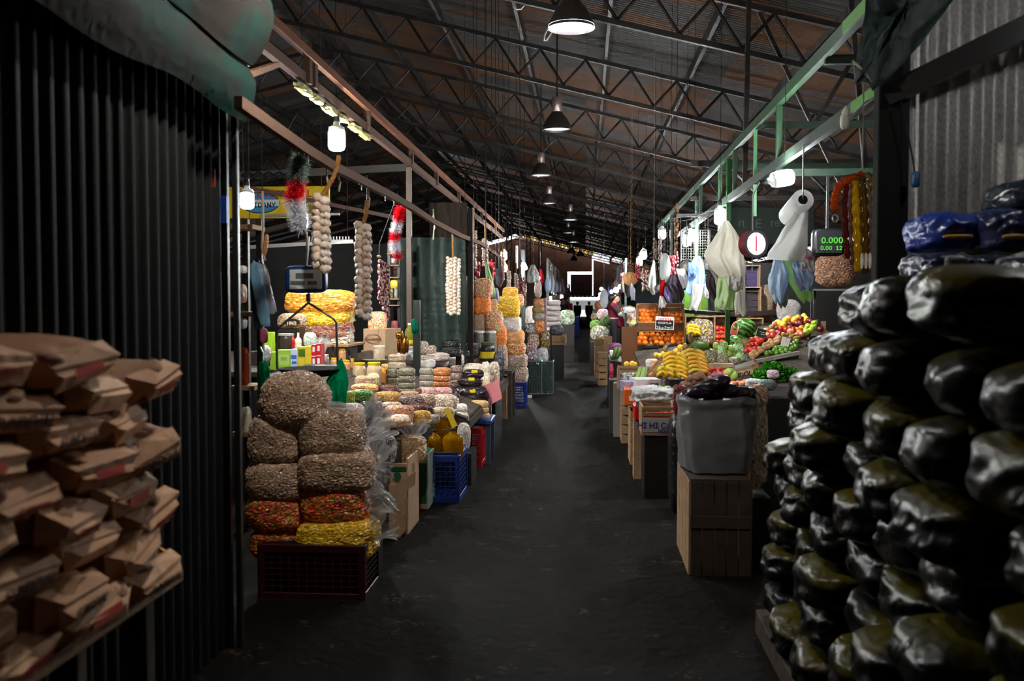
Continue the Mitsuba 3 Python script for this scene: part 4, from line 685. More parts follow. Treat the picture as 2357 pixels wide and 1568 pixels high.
jar('wide orange-lidded jar at the front of the small jar group', 788, 829, 806, 858, JY - .2, (214, 150, 96), (240, 172, 20)); jar('orange-lidded jar at the right of the small jar group', 806, 825, 815, 857, JY, (205, 140, 90), (240, 172, 20)); bottle('dark syrup bottle with a white cap and blue label beside the jars', 794, 790, 806, 830, JY + .25, (40, 22, 18), (230, 228, 224), (80, 150, 190), mat='shiny')
jar('left big jar of pale tahini with a yellow lid', 812, 835, 842, 886, 8.55, (205, 178, 138), (240, 190, 30), lidh=.1); jar('right big jar of pale tahini with a yellow lid', 844, 834, 878, 889, 8.5, (214, 186, 146), (240, 190, 30), lidh=.1); jar('small orange jar right of the big tahini jars', 877, 849, 890, 888, 8.7, (200, 130, 70), (240, 170, 30))
one('counter_riser', 'low dark riser on the back counter under the coffee jar and sauce bottles', 'riser', box(X(704, 8.4) - X(592, 8.4), .5, .125, (X(704, 8.4) + X(592, 8.4)) / 2, 8.35, .99), 'satin', col=(40, 34, 30))
one('silver_bag_stand', 'dark carton behind the front bag pile under the silver bags', 'box', box(.36, .9, .57, -1.46, 6.5, 0) + box(.3, .3, .13, -1.48, 6.38, .57), 'satin', col=(26, 24, 23))
one('bag_prop', 'slim dark pole under the narrow nut bag between the towers', 'pole', box(.05, .05, 1.36, -1.225, 13.3, 0), 'satin', col=(26, 24, 24))
one('jar_plinth', 'low dark plinth under the small jar group', 'plinth', box(.55, .55, .89, K(788, 0, 8.9)[0], 8.95, 0, .004), 'satin', col=(40, 34, 30))
CY_ = 10.6
for i, (x0, y0, x1, y1) in enumerate(((836, 806, 889, 842), (834, 757, 889, 807))):
    k, (cx, zb, w, h) = carton(['lower brown cardboard carton of two stacked beside the black sheeting', 'upper brown cardboard carton with a red oval stamp'][i], x0, y0, x1, y1, CY_, .4, [], mat='card', name='cardboard_carton', rot=-14)
    q = w * .5; ang = math.radians(-14)
    ring = lathe([(.98, -.002), (1.06, -.002), (1.06, .002), (.98, .002), (.98, -.002)], 36, False).sc(w * .32, h * .2, 1).r('x', 90).r('z', -14).t(cx - w * .05, CY_ - .012, zb + h * .56)
    part(k, 'red_oval', ring, 'satin', True, col=(150, 40, 34)); part(k, 'stamp', text('BALLAQUERO', h * .09, 0, 0, 0, .002, True).r('z', -14).t(cx - w * .05, CY_ - .012, zb + h * .52), 'satin', col=(60, 40, 34))
    part(k, 'seam', box(.004, .003, h, cx + w * .22, CY_ - .07, zb), 'satin', col=(130, 96, 66))
one('carton_support', 'dark crate under the two brown cartons', 'crate', box(.4, .4, K(860, 842, CY_)[2], K(865, 0, CY_)[0], CY_ + .2, 0), 'satin', col=(34, 30, 28))
bag('bag of tiny multicoloured sweets standing on the brown carton', 848, 719, 890, 762, CY_ + .15, SPRINKLE, 14, .6, .5, .05); carton('dim brown carton behind the gold owl', 889, 798, 925, 824, 10.9, .3, [], mat='card', name='cardboard_carton')
jar('clear plastic tub of oats with a white lid in front of the brown cartons', 860, 796, 886, 830, 9.9, (205, 178, 150), (225, 215, 205), neck=.95, mat='bagged')
one('green_dish', 'shallow clear dish of olives behind the tahini jars', 'dish', lathe([(.001, 0), (.09, .01), (.13, .06), (.12, .06), (.08, .03), (.001, .03)], 24).t(*K(862, 842, 9.6)), 'bagged', True, col=(120, 120, 90))
# gold owl figure
ow = thing('owl_figure', 'small golden owl figure standing on the packets', 'figurine'); o = K(925, 826, 10.1)
part(ow, 'perch', blob(.1, .08, .03, .6, 6).t(o), 'foil', True, col=(190, 130, 60)); part(ow, 'body', blob(.09, .09, .19, .9, 8).r('y', 8).t(*(o + [.01, 0, .045])), 'foil', True, col=(180, 120, 55)); part(ow, 'stump', lathe([(.001, 0), (.035, 0), (.022, .03), (.03, .06), (.001, .06)], 12).t(*(o + [0, 0, .02])), 'foil', True, col=(190, 140, 70))
part(ow, 'head', (blob(.085, .085, .075, .85, 7).t(0, 0, 0) + lathe([(.001, 0), (.012, 0), (.001, .03)], 6).t(-.03, -.01, .06) + lathe([(.001, 0), (.012, 0), (.001, .03)], 6).t(.03, -.01, .06)).t(*(o + [-.02, -.01, .2])), 'foil', True, col=(205, 150, 80)); part(ow, 'beak', lathe([(.001, 0), (.012, 0), (.001, .03)], 6).r('x', 110).t(*(o + [-.02, -.05, .24])), 'foil', True, col=(130, 84, 40))
for s in (-1, 1): part(ow, 'wing', blob(.03, .07, .14, .8, 6).t(*(o + [.012 + .045 * s, 0, .06])), 'foil', True, col=(160, 104, 46))
bottle('oil bottle with a yellow label behind the golden owl', 932, 744, 953, 797, 10.4, (190, 180, 90), (235, 235, 230), (235, 205, 40)); one('white_cloth', 'bunched white cloth behind the golden owl', 'cloth', blob(.2, .2, .16, .8, 12, .2, 3, 7).t(*K(938, 832, 10.5)), 'fabric', True, col=(215, 212, 208))
# rows of rolled packets
def rolls(lab, x0, x1, ys, Y, pal, n=8, grp=None):
    for i in range(len(ys) - 1): bag(lab.replace('#', ['lowest', 'second from the bottom', 'third from the bottom', 'fourth from the bottom', 'fifth from the bottom'][len(ys) - 2 - i] if i else 'topmost'), x0, ys[i] - 1, x1, ys[i + 1] + 1, Y, pal, n, .75, .55, .03, .05, name='rolled_packet')
rolls('# dark green seed packet in the stack left of the tall pole', 889, 916, [849, 870, 889, 908], 8.75, [(92, 88, 66), (112, 106, 80), (76, 72, 54)]); rolls('# grey-green seed packet in the stack touching the tall pole', 918, 955, [848, 865, 880, 894, 910], 8.6, SEED)
rolls('# grey seed packet in the stack right of the tall pole', 966, 997, [848, 862, 876, 889, 904], 9.1, GREYSEED); rolls('# orange almond packet in the stack right of the grey seeds', 998, 1036, [847, 865, 878, 890, 902], 9.4, ALMOND)
rolls('# brown and purple mixed-nut packet beside the almond stack', 1037, 1064, [842, 858, 874, 892], 9.75, [(120, 90, 80), (180, 150, 130), (80, 56, 60)]); rolls('# beige packet lying above the dark green seeds', 894, 933, [816, 833, 850], 9.0, [(170, 146, 120), (190, 166, 140), (150, 126, 104)])
DG = [  # label, box, palette   (all lie on the sloping display or on the row before them)
 ('tan snack bag in front of the big tahini jars', 818, 866, 864, 890, NUT), ('wide peach-coloured snack bag under the tan one', 810, 884, 868, 904, PALEPUFF), ('round pale yellow bun bag leaning on the tahini jar', 846, 860, 872, 890, [(235, 205, 130), (240, 220, 160)]),
 ('dark red date bag left of the seed stacks', 874, 886, 916, 906, DATE), ('green herb pack at the left of the display', 812, 897, 858, 926, GREEN), ('golden grain roll in front of the dark red dates', 863, 902, 920, 929, [(180, 134, 60), (200, 154, 80), (160, 112, 44)]),
 ('long dark roll with silver stripes across the display', 916, 911, 976, 940, [(70, 46, 40), (180, 160, 150), (52, 34, 30), (96, 64, 52)]), ('orange-brown packet behind the striped dark roll', 921, 901, 963, 918, [(190, 140, 100), (170, 116, 80)]), ('left pink and white sweets packet before the stacks', 957, 893, 998, 912, PINK),
 ('right pink and white sweets packet before the stacks', 998, 893, 1040, 912, PINK), ('mixed nut packet under the pink sweets packets', 960, 908, 1002, 934, MIXED), ('large clear bag of pale nuts with a yellow header', 990, 910, 1052, 946, MIXED + POP), ('pale mixed packet below the large clear nut bag', 995, 938, 1045, 965, MIXED),
 ('bright sweets bag lying at the middle front of the display', 886, 934, 952, 970, CANDY + POP), ('amber pasta pack beside the bright sweets', 950, 946, 992, 982, [(214, 160, 50), (230, 184, 80), (190, 130, 30)]), ('tan snack bag below the bright sweets', 880, 962, 945, 985, NUT),
 ('dark slate roll standing behind the cereal bags', 826, 926, 860, 990, DARKROLL), ('white and pink marshmallow bag behind the cereal bags', 778, 930, 838, 988, [(232, 214, 206), (224, 190, 182), (240, 230, 224)]), ('violet-grey garlic net between the slate roll and the sweets', 858, 925, 882, 965, [(150, 140, 150), (120, 110, 124), (190, 176, 170)]),
 ('pale garlic bag below the violet-grey net', 858, 962, 884, 1000, GARL), ('brown packet half hidden behind the large nut bag', 962, 934, 996, 952, BEAN), ('dark date packet between the striped roll and the amber pasta', 940, 930, 985, 950, DATE),
 ('green and yellow sachet stack at the left front of the display', 798, 900, 816, 935, [(120, 170, 70), (230, 210, 70), (60, 110, 60)]), ('small orange snack bag next to the tahini jars', 878, 838, 896, 852, PALEPUFF),
 ('peanut sack standing upright right of the tall pole', 961, 786, 986, 818, SHELL), ('small peanut sack beside the upright one', 985, 796, 1004, 820, SHELL), ('long pale packet lying in front of the peanut sacks', 966, 812, 1032, 832, [(205, 188, 176), (222, 206, 196)]), ('white flour packet behind the grey seeds', 962, 826, 1002, 848, WHITE),
 ('purple bean packet lying on the grey seed stack', 966, 834, 1022, 852, RAISIN), ('cream packet at the back middle of the display', 1000, 818, 1032, 846, [(205, 196, 178), (220, 212, 196)]), ('bright cream packet, largest at the back of the display', 1029, 815, 1070, 846, [(226, 216, 196), (236, 228, 210)]),
 ('beige grain packet right of the bright cream one', 1070, 820, 1112, 842, MIXED), ('popcorn packet under the beige grain packet', 1066, 838, 1112, 876, POP), ('dark red bean bag at the back of the display', 1057, 806, 1081, 824, RAISIN), ('grey clear bag near the end of the green partition', 1069, 790, 1106, 826, DARKROLL + GREYSEED),
 ('column of pale shelled nuts, left of two at the display end', 1108, 834, 1128, 890, POP), ('column of pale shelled nuts, right of two at the display end', 1124, 834, 1150, 892, POP + SHELL), ('dark netted bag at the display end below the jars', 1136, 812, 1160, 878, DARKROLL)]
for lab, x0, y0, x1, y1, pal in DG:
    hgt = y1 - y0; bag(lab, x0, y0, x1, y1, L((x0 + x1) / 2, max(y1, 850 if y1 < 850 else y1)), pal, int(np.clip((x1 - x0) / 4, 7, 15)), .7 if hgt < (x1 - x0) else .9, .6, .06, .07)
FILL = [('small beige packet before the green herb pack', 838, 915, 866, 930, NUT), ('brown walnut packet in front of the golden roll', 880, 926, 922, 940, SHELL), ('cream packet between the walnut packet and the striped roll', 905, 914, 925, 928, WHITE), ('grey lentil packet at the right of the amber pasta', 985, 955, 1012, 978, GREYSEED), ('white rice packet before the mixed nuts', 1010, 940, 1046, 958, RICE), ('reddish bean packet right of the pink sweets', 1036, 905, 1058, 922, RAISIN), ('pale nut packet at the right table edge', 1020, 915, 1056, 932, POP), ('tan almond packet at the far table edge', 1096, 878, 1130, 892, NUT), ('brown date packet beside the tan almond packet', 1120, 884, 1146, 898, DATE), ('beige flour packet left of the amber pasta', 900, 955, 942, 978, POP), ('grey poppy packet at the front left of the display', 868, 945, 892, 962, DARKROLL), ('light oat packet at the table corner', 1046, 932, 1075, 950, RICE)]
for lab, x0, y0, x1, y1, pal in FILL: bag(lab, x0, y0, x1, y1, L((x0 + x1) / 2, y1), pal, 9, .8, .6, .06, .07)
PLUMB = [('largest black prune bag with a white highlight, bottom of its pile', 1042, 886, 1124, 934), ('middle black prune bag of the pile', 1054, 866, 1110, 892), ('top dark prune bag with a yellow tag', 1066, 850, 1113, 872)]
for i, (lab, x0, y0, x1, y1) in enumerate(PLUMB):
    cx, zb, w, h = BB(x0, y0, x1, y1, 9.75); k = thing('prune_bag', lab, 'bag'); part(k, 'contents', blob(w, w * .75, h, .7, 14, .09, 2, seed(), .05, 8).t(cx, 9.75, zb), 'wrap', True, col=(40, 26, 32)); part(k, 'tag', box(.06, .004, .028, cx + w * .1, 9.75 - w * .37, zb + h * .68), 'satin', col=(225, 205, 40))
for i, (x0, y0, x1, y1) in enumerate(((1087, 950, 1127, 968), (1084, 937, 1125, 952), (1081, 923, 1124, 939), (1046, 926, 1083, 946))): bag(['lowest toffee-coloured nut roll above the blue tray', 'middle toffee-coloured nut roll above the blue tray', 'top toffee-coloured nut roll above the blue tray', 'nut roll lying left of the toffee-coloured pile'][i], x0, y0 - 1, x1, y1 + 1, 9.5, [(200, 160, 104), (184, 140, 86), (216, 180, 128)], 9, .7, .6, .05, name='rolled_packet')
# blue stool/tray, crates, oil
tr = thing('blue_stool', 'blue plastic stool with a tray top at the aisle edge of the left stall', 'stool'); a, b = K(1062, 968, 9.3), K(1131, 968, 9.3)
part(tr, 'top', box(b[0] - a[0], .5, .05, (a[0] + b[0]) / 2, 9.5, a[2] - .04, .012), 'satin', col=(24, 60, 120)); part(tr, 'rim', hull([(a[0], 9.25, a[2] + .0), (b[0], 9.25, a[2]), (a[0], 9.28, a[2] + .09), (a[0] + .1, 9.26, a[2] + .05), (b[0], 9.27, a[2] + .02)]), 'satin', col=(20, 54, 112))
for x in (a[0] + .04, b[0] - .03):
    for y in (9.3, 9.7): part(tr, 'leg', beam((x, y, 0), (x, y, a[2] - .03), .04, .04), 'satin', col=(70, 84, 104))
crate('bright red plastic crate on the floor under the blue stool', X(1050, 9.1), 9.1, 0, X(1106, 9.1) - X(1050, 9.1), .6, .36, (170, 18, 26), 8, 7)
cxr = X(1054, 7.5); crate('blue plastic crate carrying the oil jugs', cxr - .36, 7.5, 0, .36, .5, .36, (22, 48, 120), 9, 6)
one('cover_board', 'dark board lying on the blue crate under the oil jugs', 'board', box(.35, .49, .02, cxr - .18, 7.75, .36), 'satin', col=(30, 30, 44))
bottle('oil jug at the left front of the blue crate', 984, 990, 1017, 1056, 7.62, (190, 140, 6), (60, 56, 40)); bottle('oil jug at the right front of the blue crate', 1018, 986, 1066, 1055, 7.64, (190, 140, 6), (60, 56, 40), handle=True); 
k = bottle('oil jug standing higher behind the others with a yellow paper on it', 999, 936, 1045, 1052, 7.9, (190, 140, 6), (40, 40, 44), handle=True, shoulder=.72)
one('yellow_paper', 'yellow price paper stuck to the tall oil jug', 'price paper', hull([K(1021, 941, 7.7), K(1034, 938, 7.7), K(1041, 986, 7.7), K(1053, 980, 7.7), K(1021, 941, 7.712), K(1034, 938, 7.712), K(1041, 986, 7.712), K(1053, 980, 7.712)]), 'satin', col=(250, 214, 60))
for i, (x0, y0, x1, y1, Y) in enumerate(((1052, 975, 1083, 1036, 8.3), (1042, 948, 1079, 982, 8.5), (1050, 930, 1075, 955, 8.6))): bag(['white puffed-rice bag hanging over the blue crate', 'white puffed-rice bag in the middle of three right of the tall oil jug', 'small white puffed-rice bag on top of three right of the tall oil jug'][i], x0, y0, x1, y1, Y, POP + WHITE, 10, .7, .7, .1)
one('rice_stand', 'dark box behind the blue crate holding the puffed-rice bags', 'box', box(.2, .4, K(1067, 1036, 8.4)[2], K(1062, 0, 8.4)[0], 8.4, 0), 'satin', col=(34, 32, 32))
# clear bags and banana cartons at the front of the stall
bag('bag of thick brown biscuits with a clear gathered top', 911, 1003, 980, 1066, 6.95, [(190, 156, 110), (206, 172, 128), (164, 126, 84)], 14, .8, .55, .05, tie=(946, 1008, 950, 968, .1)); bag('clear bag of dark plums behind the biscuits', 925, 972, 980, 1004, 7.3, DARKROLL + PLUM, 10, .8, .7)
for i, (x0, y0, x1, y1, Y) in enumerate(((846, 985, 888, 1035, 6.3), (872, 1005, 912, 1066, 6.5), (885, 972, 918, 1008, 6.9))): bag(['crumpled silver bag behind the cereal bags, leftmost', 'crumpled silver bag between the cereal bags and the biscuits', 'crumpled silver bag above the biscuits'][i], x0, y0, x1, y1, Y, [(90, 90, 94), (150, 150, 154), (60, 60, 64), (196, 196, 198)], 12, .8, .7, .12, .08, mat='wrap')
def panel(k, name, pts, Y, t, col, mat='satin'): part(k, name, hull([K(x, y, Yq + e) for (x, y, Yq) in [(p[0], p[1], p[2] if len(p) > 2 else Y) for p in pts] for e in (0, t)]), mat, col=col)
k = thing('banana_carton', 'open green and brown banana carton with its flap hanging to the floor', 'cardboard box')
bx0, bx1 = X(882, 6.45), X(935, 6.45); part(k, 'front_wall', box(bx1 - bx0, .012, .2, (bx0 + bx1) / 2, 6.45, .27), 'card'); part(k, 'lower_front', box(bx1 - bx0, .012, .3, (bx0 + bx1) / 2, 6.46, 0), 'card'); part(k, 'side_wall', box(.012, .42, .5, bx1, 6.67, 0), 'card'); part(k, 'back_wall', box(bx1 - bx0, .012, .58, (bx0 + bx1) / 2, 6.88, 0), 'card'); part(k, 'left_wall', box(.012, .42, .5, bx0, 6.67, 0), 'card')
part(k, 'green_edge', box(bx1 - bx0, .004, .03, (bx0 + bx1) / 2, 6.44, .42), 'satin', col=(20, 84, 56)); panel(k, 'hanging_flap', [(903, 1142), (936, 1122), (906, 1257), (935, 1218)], 6.36, .008, (186, 140, 112), 'card'); panel(k, 'bent_flap', [(902, 1122), (957, 1085), (915, 1140), (955, 1118)], 6.4, .008, (190, 144, 116), 'card'); part(k, 'green_stamp', disc(K(925, 1087, 6.6), .025, .03, 6.43), 'satin', col=(40, 100, 70))
panel(k, 'raised_flap', [(893, 1066), (955, 1066), (893, 1110), (955, 1085)], 6.62, .008, (150, 108, 80), 'card')
k = thing('white_carton', 'narrow off-white carton with green print beside the open banana carton', 'cardboard box'); panel(k, 'side', [(872, 1060, 6.25), (896, 1050, 6.5), (872, 1133, 6.25), (896, 1108, 6.5)], 6.3, .2, (196, 182, 158)); panel(k, 'stamp', [(882, 1098), (892, 1092), (882, 1114), (892, 1108)], 6.24, .01, (150, 150, 120)); part(k, 'stand', box(.2, .2, Z(1120, 6.45), X(884, 6.45) - .02, 6.5, 0), 'card')
k, (cx, zb, w, h) = carton('green printed banana carton standing beside the blue crate', 937, 1046, 984, 1192, 7.25, .35, [(0, .78, 1, 1, (170, 136, 104)), (.55, .05, .95, .14, (200, 200, 190)), (.1, .3, .5, .36, (200, 200, 190))], col=(18, 84, 56))
part(k, 'white_edge', box(w * .06, .36, h, cx + w * .49, 7.42, zb), 'satin', col=(150, 160, 150))
one('pink_paper', 'pink sheet of paper hanging from the corner of the display table', 'paper', grid(np.array([[K(x, y, 9.75 + .02 * math.sin(i + j)) for j, (x, y) in enumerate(r)] for i, r in enumerate((((1115, 887), (1133, 880), (1147, 872)), ((1121, 910), (1138, 903), (1152, 897)), ((1126, 934), (1140, 926), (1156, 917))))])), 'matte', True, col=(216, 132, 138))
# tall bag towers at the end of the display
TY = 13.0
bs = thing('tower_table', 'low wooden table under the jars and the left bag tower', 'table'); part(bs, 'top', box(.62, .7, .04, K(1128, 0, TY)[0], TY, .6), 'darkwood')
for dx in (-.28, .28):
    for dy in (-.3, .3): part(bs, 'leg', box(.05, .05, .6, K(1128, 0, TY)[0] + dx, TY + dy, 0), 'darkwood')
TW = [('topmost sweets bag of the left bag tower, red and green', 1089, 643, 1133, 688, 13.1, SPRINKLE), ('bright orange puff bag below the topmost sweets of the left tower', 1090, 685, 1130, 724, 13.1, PUFF), ('beige seed bag left of the sweets in the left tower', 1090, 720, 1119, 766, 13.1, OAT), ('square sweets bag beside the beige seeds in the left tower', 1117, 717, 1158, 762, 13.1, SPRINKLE), ('tall orange puff bag behind the big jars', 1136, 753, 1166, 800, 13.15, PUFF),
      ('narrow brown nut bag between the two towers', 1127, 690, 1145, 722, 13.3, NUT), ('shell pasta bag behind the olive jar', 1141, 796, 1168, 862, 13.1, SHELL)]
for lab, x0, y0, x1, y1, Y, pal in TW: bag(lab, x0, y0 - 1, x1, y1 + 2, Y, pal, 15, .8, .5, .05)
jar('left big clear jar with a white lid, full of grey seeds', 1090, 762, 1117, 812, 12.7, (120, 116, 110), (226, 226, 222), lidh=.1, neck=.9); jar('right big clear jar with a white lid, full of grey seeds', 1116, 762, 1143, 812, 12.7, (126, 120, 112), (226, 226, 222), lidh=.1, neck=.9); jar('dark olive jar with a yellow label in front of the big clear jars', 1105, 788, 1139, 832, 12.2, (40, 36, 30), (90, 86, 70), band=(220, 190, 40))
RY = 14.3; cx = X(1188, RY); crate('blue plastic crate on the floor under the right bag tower', X(1162, RY), RY - .12, 0, X(1211, RY) - X(1162, RY), .36, Z(880, RY), (18, 40, 112), 8, 6)
TR = [('bottom bag of pale shell pasta in the right bag tower', 1166, 844, 1216, 882, SHELL), ('second bag of pale shell pasta in the right bag tower', 1165, 815, 1214, 848, SHELL), ('red, green and white pasta bag in the right bag tower', 1164, 789, 1210, 819, PASTA), ('pale orange puff bag in the right bag tower', 1162, 761, 1207, 793, PALEPUFF), ('white rice bag in the middle of the right bag tower', 1154, 729, 1200, 765, RICE), ('yellow corn-ball bag high in the right bag tower', 1145, 683, 1197, 734, CORN), ('small yellow-orange corn bag on top of the right bag tower', 1157, 662, 1192, 688, [(240, 180, 60), (245, 196, 84), (226, 160, 40)])]
for lab, x0, y0, x1, y1, pal in TR: bag(lab, x0, y0 - 1, x1, y1 + 2, RY, pal, 15, .75, .55, .06)
k = bag('sweets bag hanging behind the yellow corn-ball bag', 1186, 678, 1206, 708, RY + .3, SPRINKLE, 9); part(k, 'cord', bar(K(1196, 680, RY + .3), [X(1196, RY + .3), RY + .3, zroof(X(1196, RY + .3))], .003), 'satin', col=(18, 18, 18))
# things hanging from the left rail
braid('garlic braid with a long crooked plait below the big bulb, nearest of the left stall', 738, 358, 448, 612, 5.35, .052, 2, px0=780); braid('two-strand garlic braid in front of the black sheeting', 835, 462, 512, 722, 6.35, .056, 2, px0=845); braid('widest garlic braid, four bulbs across, in front of the green partition', 1043, 535, 592, 720, 10.6, .046, 4, px0=1042)
braid('thin garlic braid hanging right of the dark partition post, left of two', 1090, 478, 528, 612, 12.9, .05, 2, group=None); braid('thin garlic braid hanging right of the dark partition post, right of two', 1117, 508, 550, 612, 14.0, .05, 2)
def tinsel(label, segs, Y, r, extra=None, dens=1500):
    """tinsel garland: thousands of thin foil blades round a cord, one part for each colour"""
    k = thing('tinsel_garland', label, 'garland'); q = np.random.RandomState(seed())
    cord = [K(x, y, Y) for x, y, _ in segs]; part(k, 'cord', tube(cord, .006, 4), 'satin', col=(90, 90, 90)); acc = {}
    for (x0, y0, c), (x1, y1, _) in zip(segs[:-1], segs[1:]):
        n = int(dens * abs(y1 - y0) / 250); f = q.rand(n)[:, None]; p = K(x0, y0, Y) * (1 - f) + K(x1, y1, Y) * f; d = q.randn(n, 3) * [1, 1, .55]; d /= np.linalg.norm(d, axis=1, keepdims=True); l = r * (.7 + .5 * q.rand(n, 1)); s = np.cross(d, q.randn(n, 3)); s /= np.linalg.norm(s, axis=1, keepdims=True)
        v = np.stack([p + s * .0035, p - s * .0035, p + d * l + s * .002], 1).reshape(-1, 3); acc.setdefault(c, []).append(M(v, np.arange(3 * n).reshape(-1, 3)))
    for c, ms in acc.items(): part(k, 'foil_blades', cat(ms), 'leaf', col={'s': (225, 226, 230), 'd': (120, 134, 124), 'r': (220, 30, 44)}[c], kind='stuff')
    if extra: part(k, 'hook', tube([cord[0], cord[0] + [.01, 0, .08], [cord[0][0], Y, extra]], .005, 4), 'metal', col=(150, 150, 150))
tinsel('silver tinsel garland with a red middle, hanging left of the nearest garlic braid', [(690, 362, 'd'), (685, 420, 'r'), (676, 462, 's'), (690, 505, 's'), (693, 525, 's')], 5.0, .06, 2.36, 5000); tinsel('silver and red tinsel garland hanging beside the brown post', [(922, 478, 'r'), (916, 510, 's'), (910, 535, 'r'), (908, 555, 's'), (912, 582, 'r'), (915, 592, 'r')], 7.9, .055, 2.31, 6000)
cs = thing('candy_strip', 'bundle of red and white sweet strips hanging from a hook before the black sheeting', 'sweet strips'); Y = 7.4
part(cs, 'peg', blob(.03, .05, .02, .7, 5).t(*K(872, 594, Y)), 'satin', True, col=(190, 180, 90))
for i in range(5):
    a, b = K(873 + 5 * i, 597 + 3 * i, Y + .01 * i), K(873 + 5 * i, 690 + 12 * i, Y + .01 * i); n = 26; q = np.random.RandomState(i)
    m = tube([a + (b - a) * (j / (n - 1)) + [.003 * math.sin(j * .7 + i), 0, 0] for j in range(n)], [.011 * (1 + .35 * math.sin(j * 1.9)) for j in range(n)], 6); part(cs, 'strip', m.speck([(150, 24, 40), (225, 200, 190), (110, 16, 30), (235, 225, 220)], i), 'bagged')
part(cs, 'wire', tube([K(872, 594, Y), K(874, 560, Y), [-1.4, Y, 2.34]], .004, 4), 'metal', col=(120, 120, 120))
hs = thing('goods_rack', 'dark rack of small yellow and orange packets behind the sweet strips', 'rack'); Y = 11.2
for px in (896, 918): part(hs, 'upright', box(.03, .03, 2.2, X(px, Y), Y, 0), 'satin', col=(30, 26, 24))
for j, y in enumerate((585, 612, 640, 690, 705, 760)): part(hs, 'shelf', box(.13, .1, .015, X(907, Y), Y - .02, Z(y, Y)), 'wood')
for i, (x0, y0, x1, y1, c, lb) in enumerate(((898, 567, 917, 585, (190, 116, 60), 'orange packet on the top board of the rack behind the sweet strips'), (900, 592, 916, 612, (90, 56, 40), 'brown packet on the second board of the rack behind the sweet strips'), (900, 645, 917, 665, (220, 180, 40), 'yellow packet in the middle of the rack behind the sweet strips'), (900, 663, 908, 690, (90, 80, 30), 'olive bottle in the rack behind the sweet strips'), (909, 663, 917, 690, (130, 128, 126), 'grey packet in the rack behind the sweet strips'), (902, 738, 918, 760, (150, 60, 66), 'red checked packet low in the rack behind the sweet strips'))):
    cx, zb, w, h = BB(x0, y0, x1, y1, Y); one('rack_packet', lb, 'packet', blob(w, .06, h, .5, 6, .06, 2, i).t(cx, Y - .04, zb), 'bagged', True, col=c)
sheetbag('small green bag tied to the slim pole', [(735, 948, 955), (742, 946, 960), (758, 947, 963), (768, 951, 960)], 9.86, (20, 110, 80), dep=.03)
for i, (px, a, b) in enumerate(((848, 440, 478), (752, 395, 450), (780, 400, 440), (997, 470, 552))): one('hook_string', ['pale string tied above the two-strand garlic braid', 'grey cord looping down beside the long plait', 'white-tied string hanging from the rail near the big bulb', 'thin straight rod hanging in front of the green partition'][i], 'string', tube([[-1.42, K(px, a, 1)[1] * (-1.42 / ray(px, a)[0]), 2.32], P3(px, a + 12, -1.42), P3(px + 3, (a + b) / 2, -1.42), P3(px, b, -1.42)], .006, 5), 'satin', True, col=(150, 146, 120))
for i, (x0, y0, x1, y1) in enumerate(((1014, 796, 1062, 822), (1018, 783, 1060, 800))): bag(['lower black bin-bag roll before the green partition', 'upper black bin-bag roll before the green partition'][i], x0, y0, x1, y1, 11.0, [(16, 16, 18), (24, 24, 26)], 12, .7, .6, .1, mat='wrap', name='black_roll')
one('back_shelf', 'dark raised shelf at the back of the packet display, before the green partition', 'shelf', box(1.1, .4, .04, -1.95, 11.2, .93) + box(.06, .06, .93, -2.46, 11.2, 0) + box(.06, .06, .93, -1.43, 11.2, 0), 'satin', col=(40, 36, 33))
# ---------------------------------------------------------------- right stall: furniture
def RD(px, py): r = ray(px, py); return 1.494 / (.06 + .13 * r[0] - r[2])
def zd(x, y): return .75 + .06 * (y - 9.7) + .13 * (x - .86)
vt = thing('vegetable_table', 'sloping plank table under the fruit and vegetables of the right stall', 'table')
for i in range(8):
    x0, x1 = .62 + .29 * i, .62 + .29 * (i + 1) - .006
    part(vt, 'plank', hull([(x, y, zd(x, y) + e) for x in (x0, x1) for y in (8.5, 12.7) for e in (-.035, -.006)]), 'darkwood')
for x in (.68, 2.88):
    for y in (8.6, 12.6): part(vt, 'leg', box(.06, .06, zd(x, y) - .04, x, y, 0), 'wood')
part(vt, 'front_cloth', box(.9, .015, .55, 1.2, 8.46, .1), 'satin', col=(26, 24, 24))
# shared fruit meshes
counts = {}
def num(lab): counts[lab] = counts.get(lab, 0) + 1; return f'{ordinal[counts[lab] - 1]} from the left: {lab}'
def fruit(n, c, c2=None, dimple=.12, ell=1.0, stem=None, mat='shiny', tip=0.0, blush=.5):
    m = csphere(n); v = m.v; rr = np.hypot(v[:, 0], v[:, 1]); v = v * [1, 1, ell]; v[:, 2] -= np.sign(m.v[:, 2]) * dimple * np.exp(-(rr / .35) ** 2); v[:, 2] += np.sign(m.v[:, 2]) * tip * np.exp(-(rr / .3) ** 2)
    col = np.tile(C(c), (len(v), 1))
    if c2: t = np.clip((meshkit.fbm(m.v * 1.6 + n, 3, 4) - blush) * 4 + .5, 0, 1)[:, None]; col = col * (1 - t) + C(c2) * t
    m = M(v * .5, m.f, col)
    if stem: s = tube([(0, 0, ell * .42), (.03, 0, ell * .42 + .16)], .025, 5).col(C(stem)); m = m + s
    return plyc(m, mat, True)
